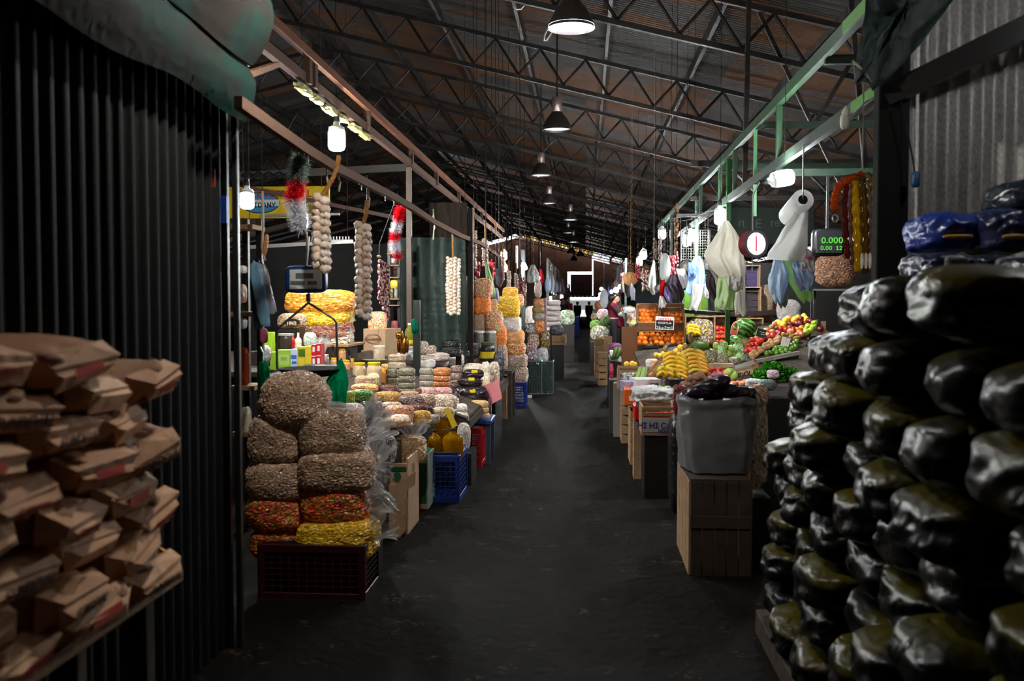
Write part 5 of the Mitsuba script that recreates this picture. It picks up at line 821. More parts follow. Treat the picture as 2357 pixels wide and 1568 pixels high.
FRUIT = {'orange': [fruit(7, (240, 120, 22), (248, 140, 36), .05), fruit(7, (236, 108, 18), (244, 130, 30), .05), fruit(7, (244, 134, 34), (238, 116, 24), .05)], 'red_apple': [fruit(7, (150, 18, 28), (190, 50, 36), .16, .9, (80, 50, 30)), fruit(7, (176, 30, 36), (120, 12, 26), .16, .9, (80, 50, 30))], 'dark_apple': [fruit(7, (84, 12, 24), (120, 24, 30), .16, .9, (70, 44, 28))],
         'peach': [fruit(7, (226, 116, 84), (238, 160, 110), .1, .95), fruit(7, (216, 92, 70), (236, 150, 100), .1, .95)], 'lemon': [fruit(7, (236, 196, 30), (244, 210, 60), 0, 1.25, None, 'shiny', .16)], 'green_apple': [fruit(7, (140, 176, 36), (170, 196, 60), .16, .9, (80, 60, 30))], 'tomato': [fruit(7, (206, 50, 30), (220, 80, 40), .1, .85, (60, 100, 40)), fruit(7, (190, 30, 24), (214, 60, 40), .1, .85, (60, 100, 40))],
         'lime': [fruit(7, (70, 116, 24), (100, 146, 40), 0, 1.15, None, 'shiny', .1)], 'kiwi': [fruit(7, (140, 110, 60), (160, 130, 76), 0, 1.15, None, 'matte')], 'ginger': [fruit(7, (176, 130, 86), (200, 158, 112), .1, 1.5, None, 'matte')], 'yellow_lemon': [fruit(7, (240, 190, 40), (248, 206, 70), .06, 1.0)], 'onion': [fruit(7, (120, 60, 76), (150, 90, 100), -.1, .9, (150, 110, 80), 'satin', .2)], 'beet': [fruit(7, (104, 70, 58), (130, 92, 74), 0, 1.1, None, 'matte', .15)], 'plum_red': [fruit(7, (96, 20, 36), None, .08, 1.0)], 'chayote': [fruit(7, (170, 190, 96), (150, 176, 70), 0, 1.3, None, 'satin', .05)]}
def fr(kind, px, py, Y, dia, label, group=None, name=None, cat_='fruit', rot=True):
    k = thing(name or kind, label, cat_, group); c = K(px, py, Y)
    scene[k] = {**RR.choice(FRUIT[kind]), 'to_world': tw(*c, dia * RR.uniform(.93, 1.07), [RR.uniform(-1, 1), RR.uniform(-1, 1), .2], RR.uniform(0, 70) if rot else 0)}
# ---------------------------------------------------------------- oranges
OY = 13.2
osd = thing('orange_stand', 'stacked boards and dark box carrying the orange crates of the right stall', 'stand'); xl, xr = X(1466, OY), X(1577, OY)
part(osd, 'base', box(xr - xl, .5, .72, (xl + xr) / 2, OY + .3, 0, .005), 'satin', col=(34, 30, 28)); part(osd, 'back_board', box(xr - xl, .03, 1.15, (xl + xr) / 2, OY + .58, 0), 'wood'); part(osd, 'shelf', box(xr - xl, .25, .03, (xl + xr) / 2, OY + .36, 1.12), 'wood')
for i, (x0, x1) in enumerate(((1466, 1518), (1520, 1576))):
    crate(f'black plastic crate under the {"left" if i == 0 else "right"} half of the loose oranges', X(x0, OY), OY, .73, X(x1, OY) - X(x0, OY), .36, .215, (30, 33, 36), 9, 5)
    woodcrate(f'tilted wooden crate of oranges, {"left" if i == 0 else "right"} of two above the price sign', X(x0 + 1, OY + .25), OY + .22, 1.15, X(x1 - 1, OY) - X(x0 + 1, OY), .33, .15, 2, .15, tilt=48)
    g = f'oranges in the {"left" if i == 0 else "right"} tilted crate'
    for r, y in enumerate((716, 725, 734, 743)):
        if i and r == 0: continue
        for c in range(5): fr('orange', x0 + 7 + (c + (.5 if r % 2 else 0)) * 9.0 + RR.uniform(-.8, .8), y + RR.uniform(-1, 1), OY + .22 + (746 - y) * .0062, .072, f'{ordinal[c]} orange from the left in the {["top", "second", "third", "bottom"][r]} row of the {"left" if i == 0 else "right"} tilted crate', g)
one('orange_bed', 'heap board under the loose oranges on the black crates', 'board', hull([(xl + .02, OY + .02, .93), (xr - .02, OY + .02, .93), (xl + .05, OY + .36, 1.12), (xr - .05, OY + .36, 1.12), (xl + .02, OY + .36, .93), (xr - .02, OY + .36, .93)]), 'wood')
for r, (y, x0, x1) in enumerate(((756, 1481, 1518), (763, 1477, 1562), (771, 1476, 1566), (780, 1472, 1572), (789, 1471, 1575))):
    n = int((x1 - x0) / 11.8) + 1
    for c in range(n): fr('orange', x0 + (x1 - x0) * c / max(1, n - 1) + RR.uniform(-2, 2), y + RR.uniform(-1.5, 1.5), OY - .03 + (790 - y) * .0115, .075, f'{ordinal[c]} orange from the left in the {["top", "second", "third", "fourth", "bottom"][r]} row of the loose heap', 'loose oranges on the black crates')
os_ = thing('price_sign', 'chalkboard price sign among the oranges with a red heading', 'sign'); cx, zb, w, h = BB(1508, 729, 1551, 759, OY - .16)
fb = lambda m: m.r('y', 2).t(cx, OY - .16, zb)
part(os_, 'board', fb(box(w, .008, h, 0, 0, 0, .002)), 'satin', col=(225, 222, 216)); part(os_, 'slate', fb(box(w * .93, .003, h * .68, 0, -.005, h * .05)), 'matte', col=(32, 34, 36))
part(os_, 'heading', fb(text('OFERTA', h * .19, 0, -.005, h * .77, .003, True)), 'satin', col=(190, 20, 40)); part(os_, 'chalk', fb(text('NARANJA', h * .16, 0, -.007, h * .52, .002)), 'matte', col=(215, 215, 210)); part(os_, 'chalk', fb(text('2k=2mil', h * .24, 0, -.007, h * .15, .002)), 'matte', col=(225, 225, 220)); part(os_, 'stake', beam((cx, OY - .15, zb + .02), (cx, OY + .3, 1.135), .012, .01), 'wood')
one('brown_board', 'tall brown cardboard panel standing left of the orange crates', 'board', hull([(X(x, Y), Y, z) for x, Y in ((1431, 12.9), (1468, 13.05)) for z in (.0, 1.2)] + [(X(x, Y), Y + .03, z) for x, Y in ((1431, 12.9), (1468, 13.05)) for z in (.0, 1.2)]), 'satin', col=(104, 66, 44))
k = thing('green_locker', 'green sheet-metal locker behind the orange crates', 'locker'); cx, zb, w, h = BB(1574, 668, 1640, 742, 14.6); part(k, 'body', box(w, .4, zb + h, cx, 14.8, 0, .01), 'satin', col=(92, 130, 40)); part(k, 'yellow_stripe', box(w * .3, .01, h, cx - w * .05, 14.595, zb), 'satin', col=(130, 140, 40)); part(k, 'black_edge', box(.05, .02, h, cx + w * .47, 14.59, zb), 'satin', col=(22, 22, 22))
one('dark_plank', 'dark plank jutting out in front of the green locker', 'plank', beam(K(1560, 714, 13.9), K(1660, 723, 13.4), .2, .05), 'satin', col=(26, 22, 20)); one('shelf_plank', 'long dark shelf plank behind the watermelons', 'plank', beam(K(1690, 724, 12.9), K(1790, 718, 13.1), .25, .06), 'satin', col=(52, 42, 36))
one('plank_support', 'dark trestle under the two shelf planks', 'trestle', box(.05, .05, 1.33, X(1640, 13.6), 13.55, 0) + box(.05, .05, 1.35, X(1785, 13), 13.05, 0) + box(.05, .05, 1.33, X(1700, 13), 12.98, 0), 'satin', col=(30, 26, 24))
# ---------------------------------------------------------------- crates with bananas, tomatoes, melons
def facing_crate(label, x0, y0, x1, y1, Y, d=.16, name='wooden_crate', back=None):
    """shallow crate set up on edge so that one looks straight into it"""
    cx, zb, w, h = BB(x0, y0, x1, y1, Y); k = thing(name, label, 'crate'); t = .016
    for m in (box(w, d, t, cx, Y + d / 2, zb), box(w, d, t, cx, Y + d / 2, zb + h - t), box(t, d, h, cx - w / 2, Y + d / 2, zb), box(t, d, h, cx + w / 2, Y + d / 2, zb)): part(k, 'rim_board', m, 'wood')
    for i in range(4): part(k, 'back_slat', box(w, .01, h / 4 * .9, cx, Y + d, zb + h / 4 * i), 'wood' if back is None else 'satin', col=back)
    return k
facing_crate('wooden crate set on edge with plastic-wrapped bananas inside', 1578, 728, 1645, 796, 12.6)
cx, zb, w, h = BB(1583, 735, 1644, 800, 12.6); one('banana_wrap', 'crumpled clear plastic bundle in the banana crate', 'plastic bundle', blob(w, .2, h, .75, 14, .12, 2.4, 5, .08, 7).t(cx, 12.66, zb).speck([(120, 106, 92), (190, 180, 176), (150, 130, 100), (200, 166, 70), (90, 76, 70)], 4), 'bagged')
def banana(p, L, ang, curve, r, yaw=0, col=(226, 178, 42), stem=(120, 100, 50)):
    n = 10; pts = []; rad = []
    for i in range(n): f = i / (n - 1); pts.append([L * (f - .5), 0, curve * (1 - (2 * f - 1) ** 2)]); rad.append(r * (.22 if i == 0 else (.3 if i == n - 1 else min(1, .62 + 1.6 * math.sin(f * math.pi)) * .95)))
    m = tube(pts, rad, 6); c = np.tile(C(col), (len(m.v), 1)); q = meshkit.noise(m.v * 130 + L * 100, 3); c[q > .8] = C(130, 92, 40); c[m.v[:, 0] < -L * .46] = C(stem); c[m.v[:, 0] > L * .48] = C(70, 54, 34)
    return M(m.v, m.f, c).r('y', ang).r('z', yaw).t(p)
def hand(label, px, py, Y, n, L, name='banana_hand', col=(226, 180, 44), lean=0, sq=.85):
    k = thing(name, label, 'bananas'); c = K(px, py, Y)
    for i in range(n):
        row = i // 2; s = i % 2
        part(k, 'banana', banana(c + [(-.03 if s else .035) + lean * row, -.02 * row - .02 * s + .05, .045 * (n // 2 - row) * sq + .012 * s], L * (1 - .05 * (row % 2)), -4 + 7 * s, .055, .021, RR.uniform(-10, 10) + (14 if s else -10), tuple(int(q * RR.uniform(.93, 1.05)) for q in col)), 'satin', True)
    part(k, 'crown', blob(.05, .06, .06, .8, 5).t(*(c + [-L * .45, .06, .05 * n / 2])), 'satin', True, col=(140, 120, 60))
hand('bright yellow banana hand at the front middle of the right stall', 1553, 884, 9.55, 12, .19); hand('spotted banana hand behind and right of the bright one', 1597, 874, 10.0, 12, .19, col=(214, 164, 56), lean=.008); hand('small banana hand inside the wrapped banana crate', 1596, 782, 12.45, 6, .13)
hand('little banana bunch low at the front of the bright banana hand', 1532, 882, 9.3, 4, .12)
facing_crate('wooden crate set on edge holding tomatoes', 1645, 727, 1676, 796, 12.6)
for i in range(12): fr('tomato', 1652 + 9 * (i % 3) + RR.uniform(-1, 1), 756 + 10 * (i // 3), 12.62, .065, f'red tomato, {ordinal[i % 3]} from the left in the {ordinal[i // 3]} row of the tomato crate', 'tomatoes in the crate by the green post', cat_='tomato')
facing_crate('upper empty wooden crate with a purple lining, behind the dial scale', 1711, 610, 1749, 672, 13.0, back=(62, 46, 92)); facing_crate('lower empty wooden crate with a dark lining, behind the dial scale', 1711, 660, 1751, 722, 12.9, back=(52, 44, 52)); facing_crate('wooden crate lying behind the watermelon', 1700, 732, 1756, 792, 12.75)
def melon(label, x0, y0, x1, y1, Y, tilt=-12, name='watermelon', cut=False, mat='melon', col=None):
    cx, zb, w, h = BB(x0, y0, x1, y1, Y); m = csphere(12); k = thing(name, label, 'melon'); v = M(m.v * [w / 2, h / 2, h / 2], m.f).r('y', tilt)
    part(k, 'rind', v.t(cx, Y, zb + h / 2), mat, True, col=col)
    if cut: part(k, 'cut_face', lathe([(.001, 0), (h * .36, 0), (h * .38, .01), (.001, .02)], 24).r('x', 80).r('z', -72).t(cx - w * .42, Y - .01, zb + h * .42), 'satin', True, col=(170, 66, 60)); part(k, 'white_rim', lathe([(h * .37, 0), (h * .42, 0), (h * .42, .008), (h * .37, .008), (h * .37, 0)], 24, False).r('x', 80).r('z', -72).t(cx - w * .42, Y - .005, zb + h * .42), 'satin', True, col=(200, 206, 180))
melon('large striped watermelon on the right stall, cut open at its left side', 1687, 733, 1740, 778, 11.9, -14, cut=True); melon('striped watermelon lying low, half hidden by the bright green post', 1672, 771, 1718, 806, 11.6, 0); melon('striped watermelon behind the price card', 1719, 760, 1747, 788, 12.1, -30)
melon('dark green papaya in front of the wrapped bananas', 1589, 784, 1634, 815, 11.6, 6, 'papaya', mat='satin', col=(62, 84, 26)); melon('brown coconut right of the dark green papaya', 1632, 782, 1652, 803, 11.7, 0, 'coconut', mat='matte', col=(82, 54, 40))
# ---------------------------------------------------------------- fruit heap
FT = thing('fruit_trays', 'sloped wooden trays under the big fruit heap on the right', 'tray')
def hy(py): return 10.7 + (822 - py) / 92 * 1.15
def hb(px, py, d=0): return K(px, py, hy(py) + d)
part(FT, 'board', hull([hb(1716, 832, .12), hb(1845, 815, .12), hb(1745, 752, .16), hb(1885, 735, .16), hb(1716, 832, .16), hb(1845, 815, .16), hb(1745, 752, .2), hb(1885, 735, .2)]), 'darkwood')
for a, b in ((hb(1745, 800), hb(1860, 772)), (hb(1738, 815), hb(1850, 800)), (hb(1735, 783), hb(1850, 760))): part(FT, 'divider', beam(a + [0, .1, -.03], b + [0, .1, -.03], .015, .05), 'wood')
for p in ((1730, 826), (1835, 812), (1760, 752), (1895, 736)): q = hb(*p, .17); part(FT, 'leg', box(.05, .05, q[2] - .02, q[0], q[1], 0), 'wood')
def zpos(l): return [(1640 + x / 6.53, 640 + y / 6.53) for x, y in l]
NTH = ordinal + 'thirteenth fourteenth fifteenth sixteenth seventeenth eighteenth nineteenth twentieth twenty-first'.split()
HE = [('lemon', .075, 'yellow lemon at the top of the big fruit heap', zpos([(1100, 640), (1230, 635), (1060, 710), (1370, 590), (1280, 600), (1410, 630), (1000, 690)])), ('dark_apple', .082, 'dark red apple high in the big fruit heap', zpos([(1170, 695), (1330, 620), (1275, 685), (1320, 690), (1480, 660), (1400, 680), (1440, 640), (1620, 770)])),
      ('peach', .078, 'pink peach in the middle of the big fruit heap', zpos([(810, 790), (895, 810), (815, 870), (1170, 805), (1060, 840), (1265, 850), (940, 690), (985, 670), (1140, 610), (1340, 850), (1310, 820)])), ('red_apple', .08, 'shiny red apple in the middle of the big fruit heap', zpos([(1030, 765), (1110, 780), (1210, 760), (990, 830), (1160, 750), (910, 880), (740, 850), (760, 890), (965, 890), (700, 860), (860, 850), (1230, 800)])),
      ('orange', .085, 'orange among the red apples of the big fruit heap', zpos([(1345, 755), (1270, 795)])), ('green_apple', .085, 'green apple at the right end of the big fruit heap', zpos([(1440, 730), (1510, 745), (1415, 810), (1530, 680), (1540, 720), (1470, 790), (1400, 770)])),
      ('tomato', .072, 'orange-red tomato at the left end of the big fruit heap', zpos([(600, 930), (665, 920), (730, 940), (600, 1000), (660, 1000), (545, 1020), (500, 1100), (560, 1080), (590, 1100), (640, 1070), (690, 960), (720, 900)])), ('kiwi', .07, 'brown kiwi at the edge of the big fruit heap', zpos([(500, 980), (550, 960), (890, 745), (960, 745), (480, 960)])),
      ('ginger', .06, 'knobbly ginger root in the band across the fruit heap', zpos([(880, 960), (940, 940), (820, 1010), (760, 1060), (700, 1120), (640, 1130), (580, 1160), (1000, 920), (850, 985), (780, 1020), (900, 1000), (720, 1080), (660, 1160), (600, 1190), (960, 970), (830, 1040)])), ('kiwi', .05, 'walnut in the small pile beside the white cards', zpos([(1170, 840), (1190, 890), (1060, 860), (1250, 910), (1220, 870), (1120, 850), (1290, 900)])),
      ('lime', .062, 'green lime in the front tray of the fruit heap', zpos([(870, 1120), (930, 1095), (1000, 1060), (1040, 1090), (1080, 1040), (1140, 1020), (1170, 1080), (1110, 1110), (1030, 1120), (970, 1130), (1160, 1130), (1230, 990), (1210, 1060), (820, 1140), (960, 1065), (1060, 1130), (1190, 1020), (1270, 960), (1250, 1040), (1100, 1075)]))]
for kind, d, lab, ps in HE:
    for n_, (px, py) in enumerate(sorted(ps)): fr(kind, px, py, hy(py) - .02, d, f'{NTH[n_]} from the left: {lab}', lab.replace('in the', 'of the') + 's', {'kiwi': 'walnut' if d == .05 else 'kiwi', 'ginger': 'ginger_root', 'dark_apple': 'red_apple'}.get(kind))
for i, (x0, y0, x1, y1, Y, rot, dark) in enumerate(((1739, 757, 1760, 776, 11.2, 14, True), (1796, 775, 1806, 797, 10.9, 12, False), (1806, 778, 1815, 799, 10.88, 14, False), (1778, 760, 1788, 782, 11.1, 30, False))):
    cx, zb, w, h = BB(x0, y0, x1, y1, Y); k = thing('price_card', ['chalkboard price card left of the peaches', 'left white price card standing in the fruit heap', 'right white price card standing in the fruit heap', 'pale tilted price card seen nearly edge-on among the red apples'][i], 'price card')
    part(k, 'card', box(w if i < 3 else w * .3, .006, h, 0, 0, 0).r('y', rot).t(cx, Y, zb), 'matte', col=(44, 50, 48) if dark else (226, 212, 200))
    if dark: part(k, 'chalk', (box(w * .6, .002, h * .1, 0, 0, h * .55) + box(w * .45, .002, h * .1, .01, 0, h * .3)).r('y', rot).t(cx + .01, Y - .005, zb), 'matte', col=(150, 160, 154)); part(k, 'rim', box(w * 1.06, .004, h * 1.06, 0, .004, -h * .03).r('y', rot).t(cx, Y, zb), 'matte', col=(190, 205, 196))
lt_ = thing('lime_tray', 'grey plastic tray with a white film edge in front of the limes', 'tray'); a, b = K(1740, 832, 10.3), K(1840, 812, 10.3)
part(lt_, 'rim', beam(a, b, .1, .035), 'bagged', col=(120, 110, 102)); part(lt_, 'side', hull([a + [0, .03, -.02], b + [0, .03, -.02], a + [.03, .05, -.16], b + [0, .05, -.2], a + [0, .06, -.02], b + [0, .06, -.02]]), 'satin', col=(96, 116, 104)); part(lt_, 'green_side', hull([K(1765, 848, 10.25), K(1840, 838, 10.25), K(1770, 866, 10.2), K(1840, 862, 10.2), K(1765, 848, 10.29), K(1840, 838, 10.29)]), 'satin', col=(24, 74, 44)); part(lt_, 'print', text('DOYPY', .03, K(1815, 0, 10.2)[0], 10.19, K(1815, 854, 10.2)[2], .003), 'satin', col=(150, 165, 156))
k = thing('odd_carton', 'brown cardboard carton with black letters in front of the green post', 'carton'); del labels[k]; k = thing('fruit_carton', 'brown cardboard carton with black letters right of the bright green post', 'carton')
panel(k, 'front', [(1680, 852), (1745, 834), (1683, 882), (1750, 862)], 9.6, .3, None, 'card'); panel(k, 'edge_fold', [(1730, 838), (1745, 834), (1734, 850), (1748, 846)], 9.585, .01, (150, 100, 70)); tx = text('NDOLA', .045, 0, 0, 0, .003, True).r('y', -12).t(K(1725, 0, 9.58)[0], 9.58, K(1725, 861, 9.58)[2]); part(k, 'lettering', tx, 'matte', col=(24, 20, 18))
panel(k, 'film', [(1690, 842), (1735, 828), (1692, 850), (1738, 838)], 9.56, .006, None, 'film')
for lab, x0, y0, x1, y1, Y, d in (('long brown carton behind the green post, edge on', 1600, 838, 1690, 862, 10.3, .3), ('black banana carton under the bright banana hand', 1540, 874, 1600, 900, 9.5, .4)):
    k, (cx, zb, w, h) = carton(lab, x0, y0, x1, y1, Y, d, [], mat='satin' if 'black' in lab else 'card', col=(26, 24, 30) if 'black' in lab else None, name='fruit_carton')
    if 'black' in lab: part(k, 'lettering', text('OGA', h * .4, cx - w * .05, Y - .004, zb + h * .35, .003, True), 'satin', col=(200, 90, 60))
# ---------------------------------------------------------------- vegetables
def lettuce(label, x0, y0, x1, y1, Y, pal, n=12, name='lettuce'):
    cx, zb, w, h = BB(x0, y0, x1, y1, Y); s = seed(); q = np.random.RandomState(s); k = thing(name, label, 'lettuce'); part(k, 'heart', blob(w * .75, w * .7, h * .85, .95, 8, .12, 2, s, .1, 6).t(cx, Y, zb).speck(pal, s), 'satin')
    for i in range(n):
        a = i * 2.4; r = w * .34; P = np.array([[[(u - .5) * w * .55 * math.sin(v * 2.6 + .3), v * h * .7 + .012 * math.sin(u * 17 + i), .02 * math.sin(u * 9 + i) + v * v * .05] for u in np.linspace(0, 1, 7)] for v in np.linspace(0, 1, 6)])
        g = grid(P); m = M(g.v, g.f).r('x', 60 - 25 * q.rand()).t(0, -r * .5, 0).r('z', math.degrees(a)).t(cx, Y, zb + h * .12 + h * .2 * q.rand()); part(k, 'leaf', m.col(C(pal[i % len(pal)])), 'leaf', True)
LP = [(150, 190, 120), (180, 205, 150), (120, 170, 96), (200, 215, 180)]
lettuce('pale green cabbage right of the green post', 1682, 786, 1716, 812, 10.9, LP, name='cabbage'); lettuce('leafy cabbage left of the green post', 1648, 792, 1674, 824, 10.8, LP, name='cabbage'); lettuce('open cabbage hanging low right of the green post', 1690, 806, 1718, 836, 10.6, LP, name='cabbage'); lettuce('small lettuce under the papaya', 1590, 806, 1612, 826, 11.0, [(90, 140, 60), (120, 165, 80)])
for i, (px, py) in enumerate(sorted(((1648, 797), (1668, 795), (1685, 803), (1664, 806), (1695, 812), (1640, 812), (1678, 815)))): fr('chayote', px, py, 10.95, .075, num('green guava among the cabbages by the green post'), 'green guavas among the cabbages')
for i, (x0, y0, x1, y1) in enumerate(((1614, 806, 1650, 838), (1648, 812, 1676, 842), (1676, 822, 1706, 842))): bag(['clear bag of green peppers left of the cabbages', 'clear bag of green vegetables at the foot of the green post', 'clear bag of green vegetables right of the post foot'][i], x0, y0, x1, y1, 10.5, [(60, 86, 36), (110, 130, 70), (150, 60, 50), (190, 196, 180), (40, 56, 26)], 11, .8, .8, .1)
one('red_chilli', 'long red chilli lying left of the bagged green peppers', 'chilli', tube([K(1604, 832, 10.6), K(1612, 822, 10.6), K(1622, 812, 10.6)], [.012, .018, .006], 8), 'shiny', True, col=(190, 40, 26))
for px, py in sorted(((1510, 817), (1519, 819), (1527, 814), (1533, 820), (1538, 822))): fr('yellow_lemon', px, py, 11.4, .07, num('yellow citrus in the small pile left of the mangoes'), 'yellow citrus, left pile')
for px, py in sorted(((1566, 800), (1556, 809), (1573, 812), (1558, 817), (1580, 818), (1568, 823), (1576, 828), (1584, 826), (1549, 817), (1563, 830), (1582, 832))): fr('yellow_lemon', px, py, 11.2, .072, num('yellow citrus in the large pile above the bananas'), 'yellow citrus, right pile')
MG = fruit(8, (150, 60, 44), (120, 110, 40), 0, 1.5, None, 'shiny', 0, .5)
for i, (px, py, Y, r) in enumerate(((1545, 823, 10.6, 65), (1520, 842, 10.3, 55), (1513, 852, 10.2, 60), (1505, 862, 10.0, 50), (1566, 832, 10.6, 70))):
    k = thing('mango', ['red and green mango on top, just left of the yellow citrus', 'reddish mango left of the banana hands', 'greenish mango below the reddish one', 'yellowish mango lowest in the row left of the bananas', 'pale mango behind the banana hands'][i], 'fruit'); scene[k] = {**MG, 'to_world': tw(*K(px, py, Y), .12, [0, 1, 0], r, [0, 0, 1], 40 * i)}
for i, (px, py) in enumerate(sorted(((1527, 830), (1517, 834), (1536, 833)))): fr('plum_red', px, py, 10.7, .07, num('dark avocado behind the mangoes'), 'dark avocados behind the mangoes', 'avocado')
for i in range(9): fr('tomato', 1628 + 6 * i + RR.uniform(-1, 1), 857 - (i % 3) * 4, 9.75, .045, num('orange pepper in the row before the green post'), 'orange peppers before the green post', 'orange_pepper', 'vegetable')
for px, py in sorted(((1634, 872), (1645, 866), (1655, 864), (1664, 870), (1674, 878), (1650, 875), (1662, 880), (1640, 880), (1672, 866), (1680, 884))): fr('onion', px, py, 8.6, .075, num('purple onion in the pile above the eggplants'), 'purple onions above the eggplants', cat_='onion')
for px, py in sorted(((1580, 878), (1590, 872), (1602, 870), (1612, 866), (1620, 874), (1598, 880), (1610, 882), (1624, 884), (1586, 886), (1575, 888))): fr('beet', px, py, 8.6, .07, num('brown beet in the pile behind the eggplants'), 'brown beets behind the eggplants', cat_='beet')
for i, (px, py, r) in enumerate(((1688, 866, 20), (1677, 858, 60))): k = thing('chayote', ['pale green chayote at the foot of the bright green post', 'smaller chayote left of the post foot'][i], 'vegetable'); scene[k] = {**FRUIT['chayote'][0], 'to_world': tw(*K(px, py, 9.2), .08, [0, 1, 0], r)}
for px, py in sorted(((1688, 884), (1698, 880), (1706, 884), (1715, 880))): fr('peach', px, py, 8.5, .06, num('pale orange tomato right of the purple onions'), 'pale tomatoes right of the onions', 'pale_tomato', 'tomato')
one('onion_bed', 'dark tray under the onions and beets', 'tray', hull([(X(px, Y), Y, Z(py, Y, px)) for px, py, Y in ((1572, 900, 8.3), (1722, 900, 8.3), (1572, 878, 8.9), (1722, 878, 8.9))] + [(X(px, Y), Y, Z(py, Y, px)) for px, py, Y in ((1572, 925, 8.3), (1722, 925, 8.3), (1572, 905, 8.9), (1722, 905, 8.9))]), 'satin', col=(34, 30, 28))
one('tray_stand', 'dark stand under the onion and beet tray', 'stand', box(.5, .4, .62, 1.12, 8.55, 0), 'satin', col=(24, 22, 22))
def leaves(label, x0, y0, x1, y1, Y, n, ls, pal, name='parsley', cat_='herbs', flat=False, Yd=.35):
    q = np.random.RandomState(seed()); cx, zb, w, h = BB(x0, y0, x1, y1, Y); ms = []
    for i in range(n):
        a, b = q.rand(2); p = np.array([cx + (a - .5) * w, Y + (b - .3) * Yd, zb + h * (.15 + .85 * math.sin(min(1, a * 1.3) * math.pi * .8) * q.rand() ** .6)]); d = q.randn(3); d[2] = abs(d[2]) * .6; d /= np.linalg.norm(d); s = np.cross(d, q.randn(3)); s /= np.linalg.norm(s); l = ls * (.7 + .6 * q.rand()); u = np.cross(d, s)
        v = np.array([p, p + d * l * .4 + s * l * .35, p + d * l * .55 + u * l * .1, p + d * l * .4 - s * l * .35, p + d * l + u * l * .05]); ms.append(M(v, [[0, 1, 2], [0, 2, 3], [1, 4, 2], [2, 4, 3]]).col(C(pal[q.randint(len(pal))]) * q.uniform(.8, 1.2)))
    return one(name, label, cat_, cat(ms), 'leaf', kind='stuff')
leaves('bunch of fresh parsley in front of the lime tray', 1738, 836, 1834, 884, 9.0, 1500, .035, [(40, 110, 24), (70, 140, 40), (28, 86, 20)]); leaves('pile of small green chillies in the plastic-lined box', 1492, 897, 1552, 926, 8.35, 420, .06, [(90, 130, 40), (120, 156, 60), (60, 100, 30)], 'green_chillies', 'chillies'); leaves('dark herbs behind the shopkeeper stall crates', 1462, 745, 1470, 790, 13.6, 160, .05, [(50, 84, 40), (84, 120, 60)], 'herb_bunch')
bag('purple garlic head bag on the parsley', 1765, 852, 1792, 872, 8.8, [(150, 120, 130), (190, 170, 176)], 7); bag('clear crumpled bag left of the parsley', 1716, 872, 1752, 894, 8.0, [(190, 190, 184), (140, 140, 136), (220, 220, 214)], 11, .8, .7, .12, mat='wrap'); bag('clear crumpled bag with a teal print in front of the parsley', 1745, 874, 1786, 900, 7.4, [(120, 124, 120), (60, 130, 130), (180, 182, 176)], 11, .8, .7, .12, mat='wrap')
one('bag_block', 'dark crate under the crumpled clear bags at the front of the right stall', 'crate', box(.5, 1.0, .84, 1.42, 7.75, 0), 'satin', col=(22, 20, 20))
# celery, newspaper boxes
ce = thing('celery_bundle', 'bundle of green celery stalks leaning out of a crate', 'celery')
for i in range(9): part(ce, 'stalk', tube([K(1459 + 3 * i, 884 - i * .5, 9.9), K(1465 + 2.6 * i, 866, 10.0), K(1472 + 2.2 * i, 846, 10.1)], [.014, .012, .008], 6), 'satin', True, col=RR.choice(((110, 140, 56), (140, 166, 80), (90, 120, 44))))
k = thing('slatted_crate', 'pale slatted crate lined with newspaper at the left edge of the right stall', 'crate'); x0, x1 = X(1424, 10.9), X(1482, 10.9)
for i, y in enumerate((848, 857)): part(k, 'slat', box(x1 - x0, .012, .028, (x0 + x1) / 2, 10.9, Z(y, 10.9)), 'wood')
for px in (1425, 1481): part(k, 'corner_post', box(.03, .03, .26, X(px, 10.9), 10.92, Z(896, 10.9)), 'wood')
part(k, 'lining', blob(x1 - x0, .3, .18, .45, 12, .1, 2.5, 3).t((x0 + x1) / 2, 11.07, Z(896, 10.9)).speck([(190, 188, 182), (150, 148, 144), (210, 206, 200), (120, 116, 114)], 3), 'paper'); part(k, 'side_board', box(.012, .3, .2, x0, 11.07, Z(894, 10.9)), 'wood')
for px, py in sorted(((1442, 838), (1455, 837), (1461, 839))): fr('yellow_lemon', px, py, 11.05, .06, num('lemon in the newspaper-lined slatted crate'), 'lemons in the slatted crate')
one('fruit_packet', 'white packet with a printed fruit beside the dark avocados', 'packet', blob(.13, .1, .1, .5, 8, .08, 2, 8).t(*K(1500, 848, 10.6)).speck([(220, 214, 206), (230, 150, 60), (200, 196, 190)], 8, w=[.6, .2, .2]), 'satin')
one('packet_prop', 'dark box under the printed fruit packet', 'box', box(.3, .5, .74, X(1498, 10.6), 10.75, 0), 'satin', col=(26, 24, 22))
k, (cx, zb, w, h) = carton('white carton with blue print tilted beside the celery', 1465, 874, 1522, 902, 9.45, .3, [(.55, .3, .9, .8, (40, 60, 150)), (.25, .5, .45, .8, (60, 70, 110))], col=(196, 196, 200), rot=8); k, _ = carton('lavender carton with grey film left of the white and blue one', 1438, 880, 1475, 904, 9.6, .25, [], col=(150, 140, 170), rot=8)
k, (cx, zb, w, h) = carton('orange cardboard box jutting into the aisle from the right stall', 1438, 898, 1520, 932, 9.2, .45, [(.12, .4, .3, .72, (215, 195, 180))], col=(190, 80, 24))
woodcrate('tall slatted crate standing on the floor at the aisle edge, further of two', X(1432, 11.0), 10.75, 0, .34, .5, .6, 6, .18); woodcrate('tall slatted crate standing on the floor under the orange box, nearer of two', X(1449, 9.9), 9.35, 0, .42, .5, .5, 5, .18)
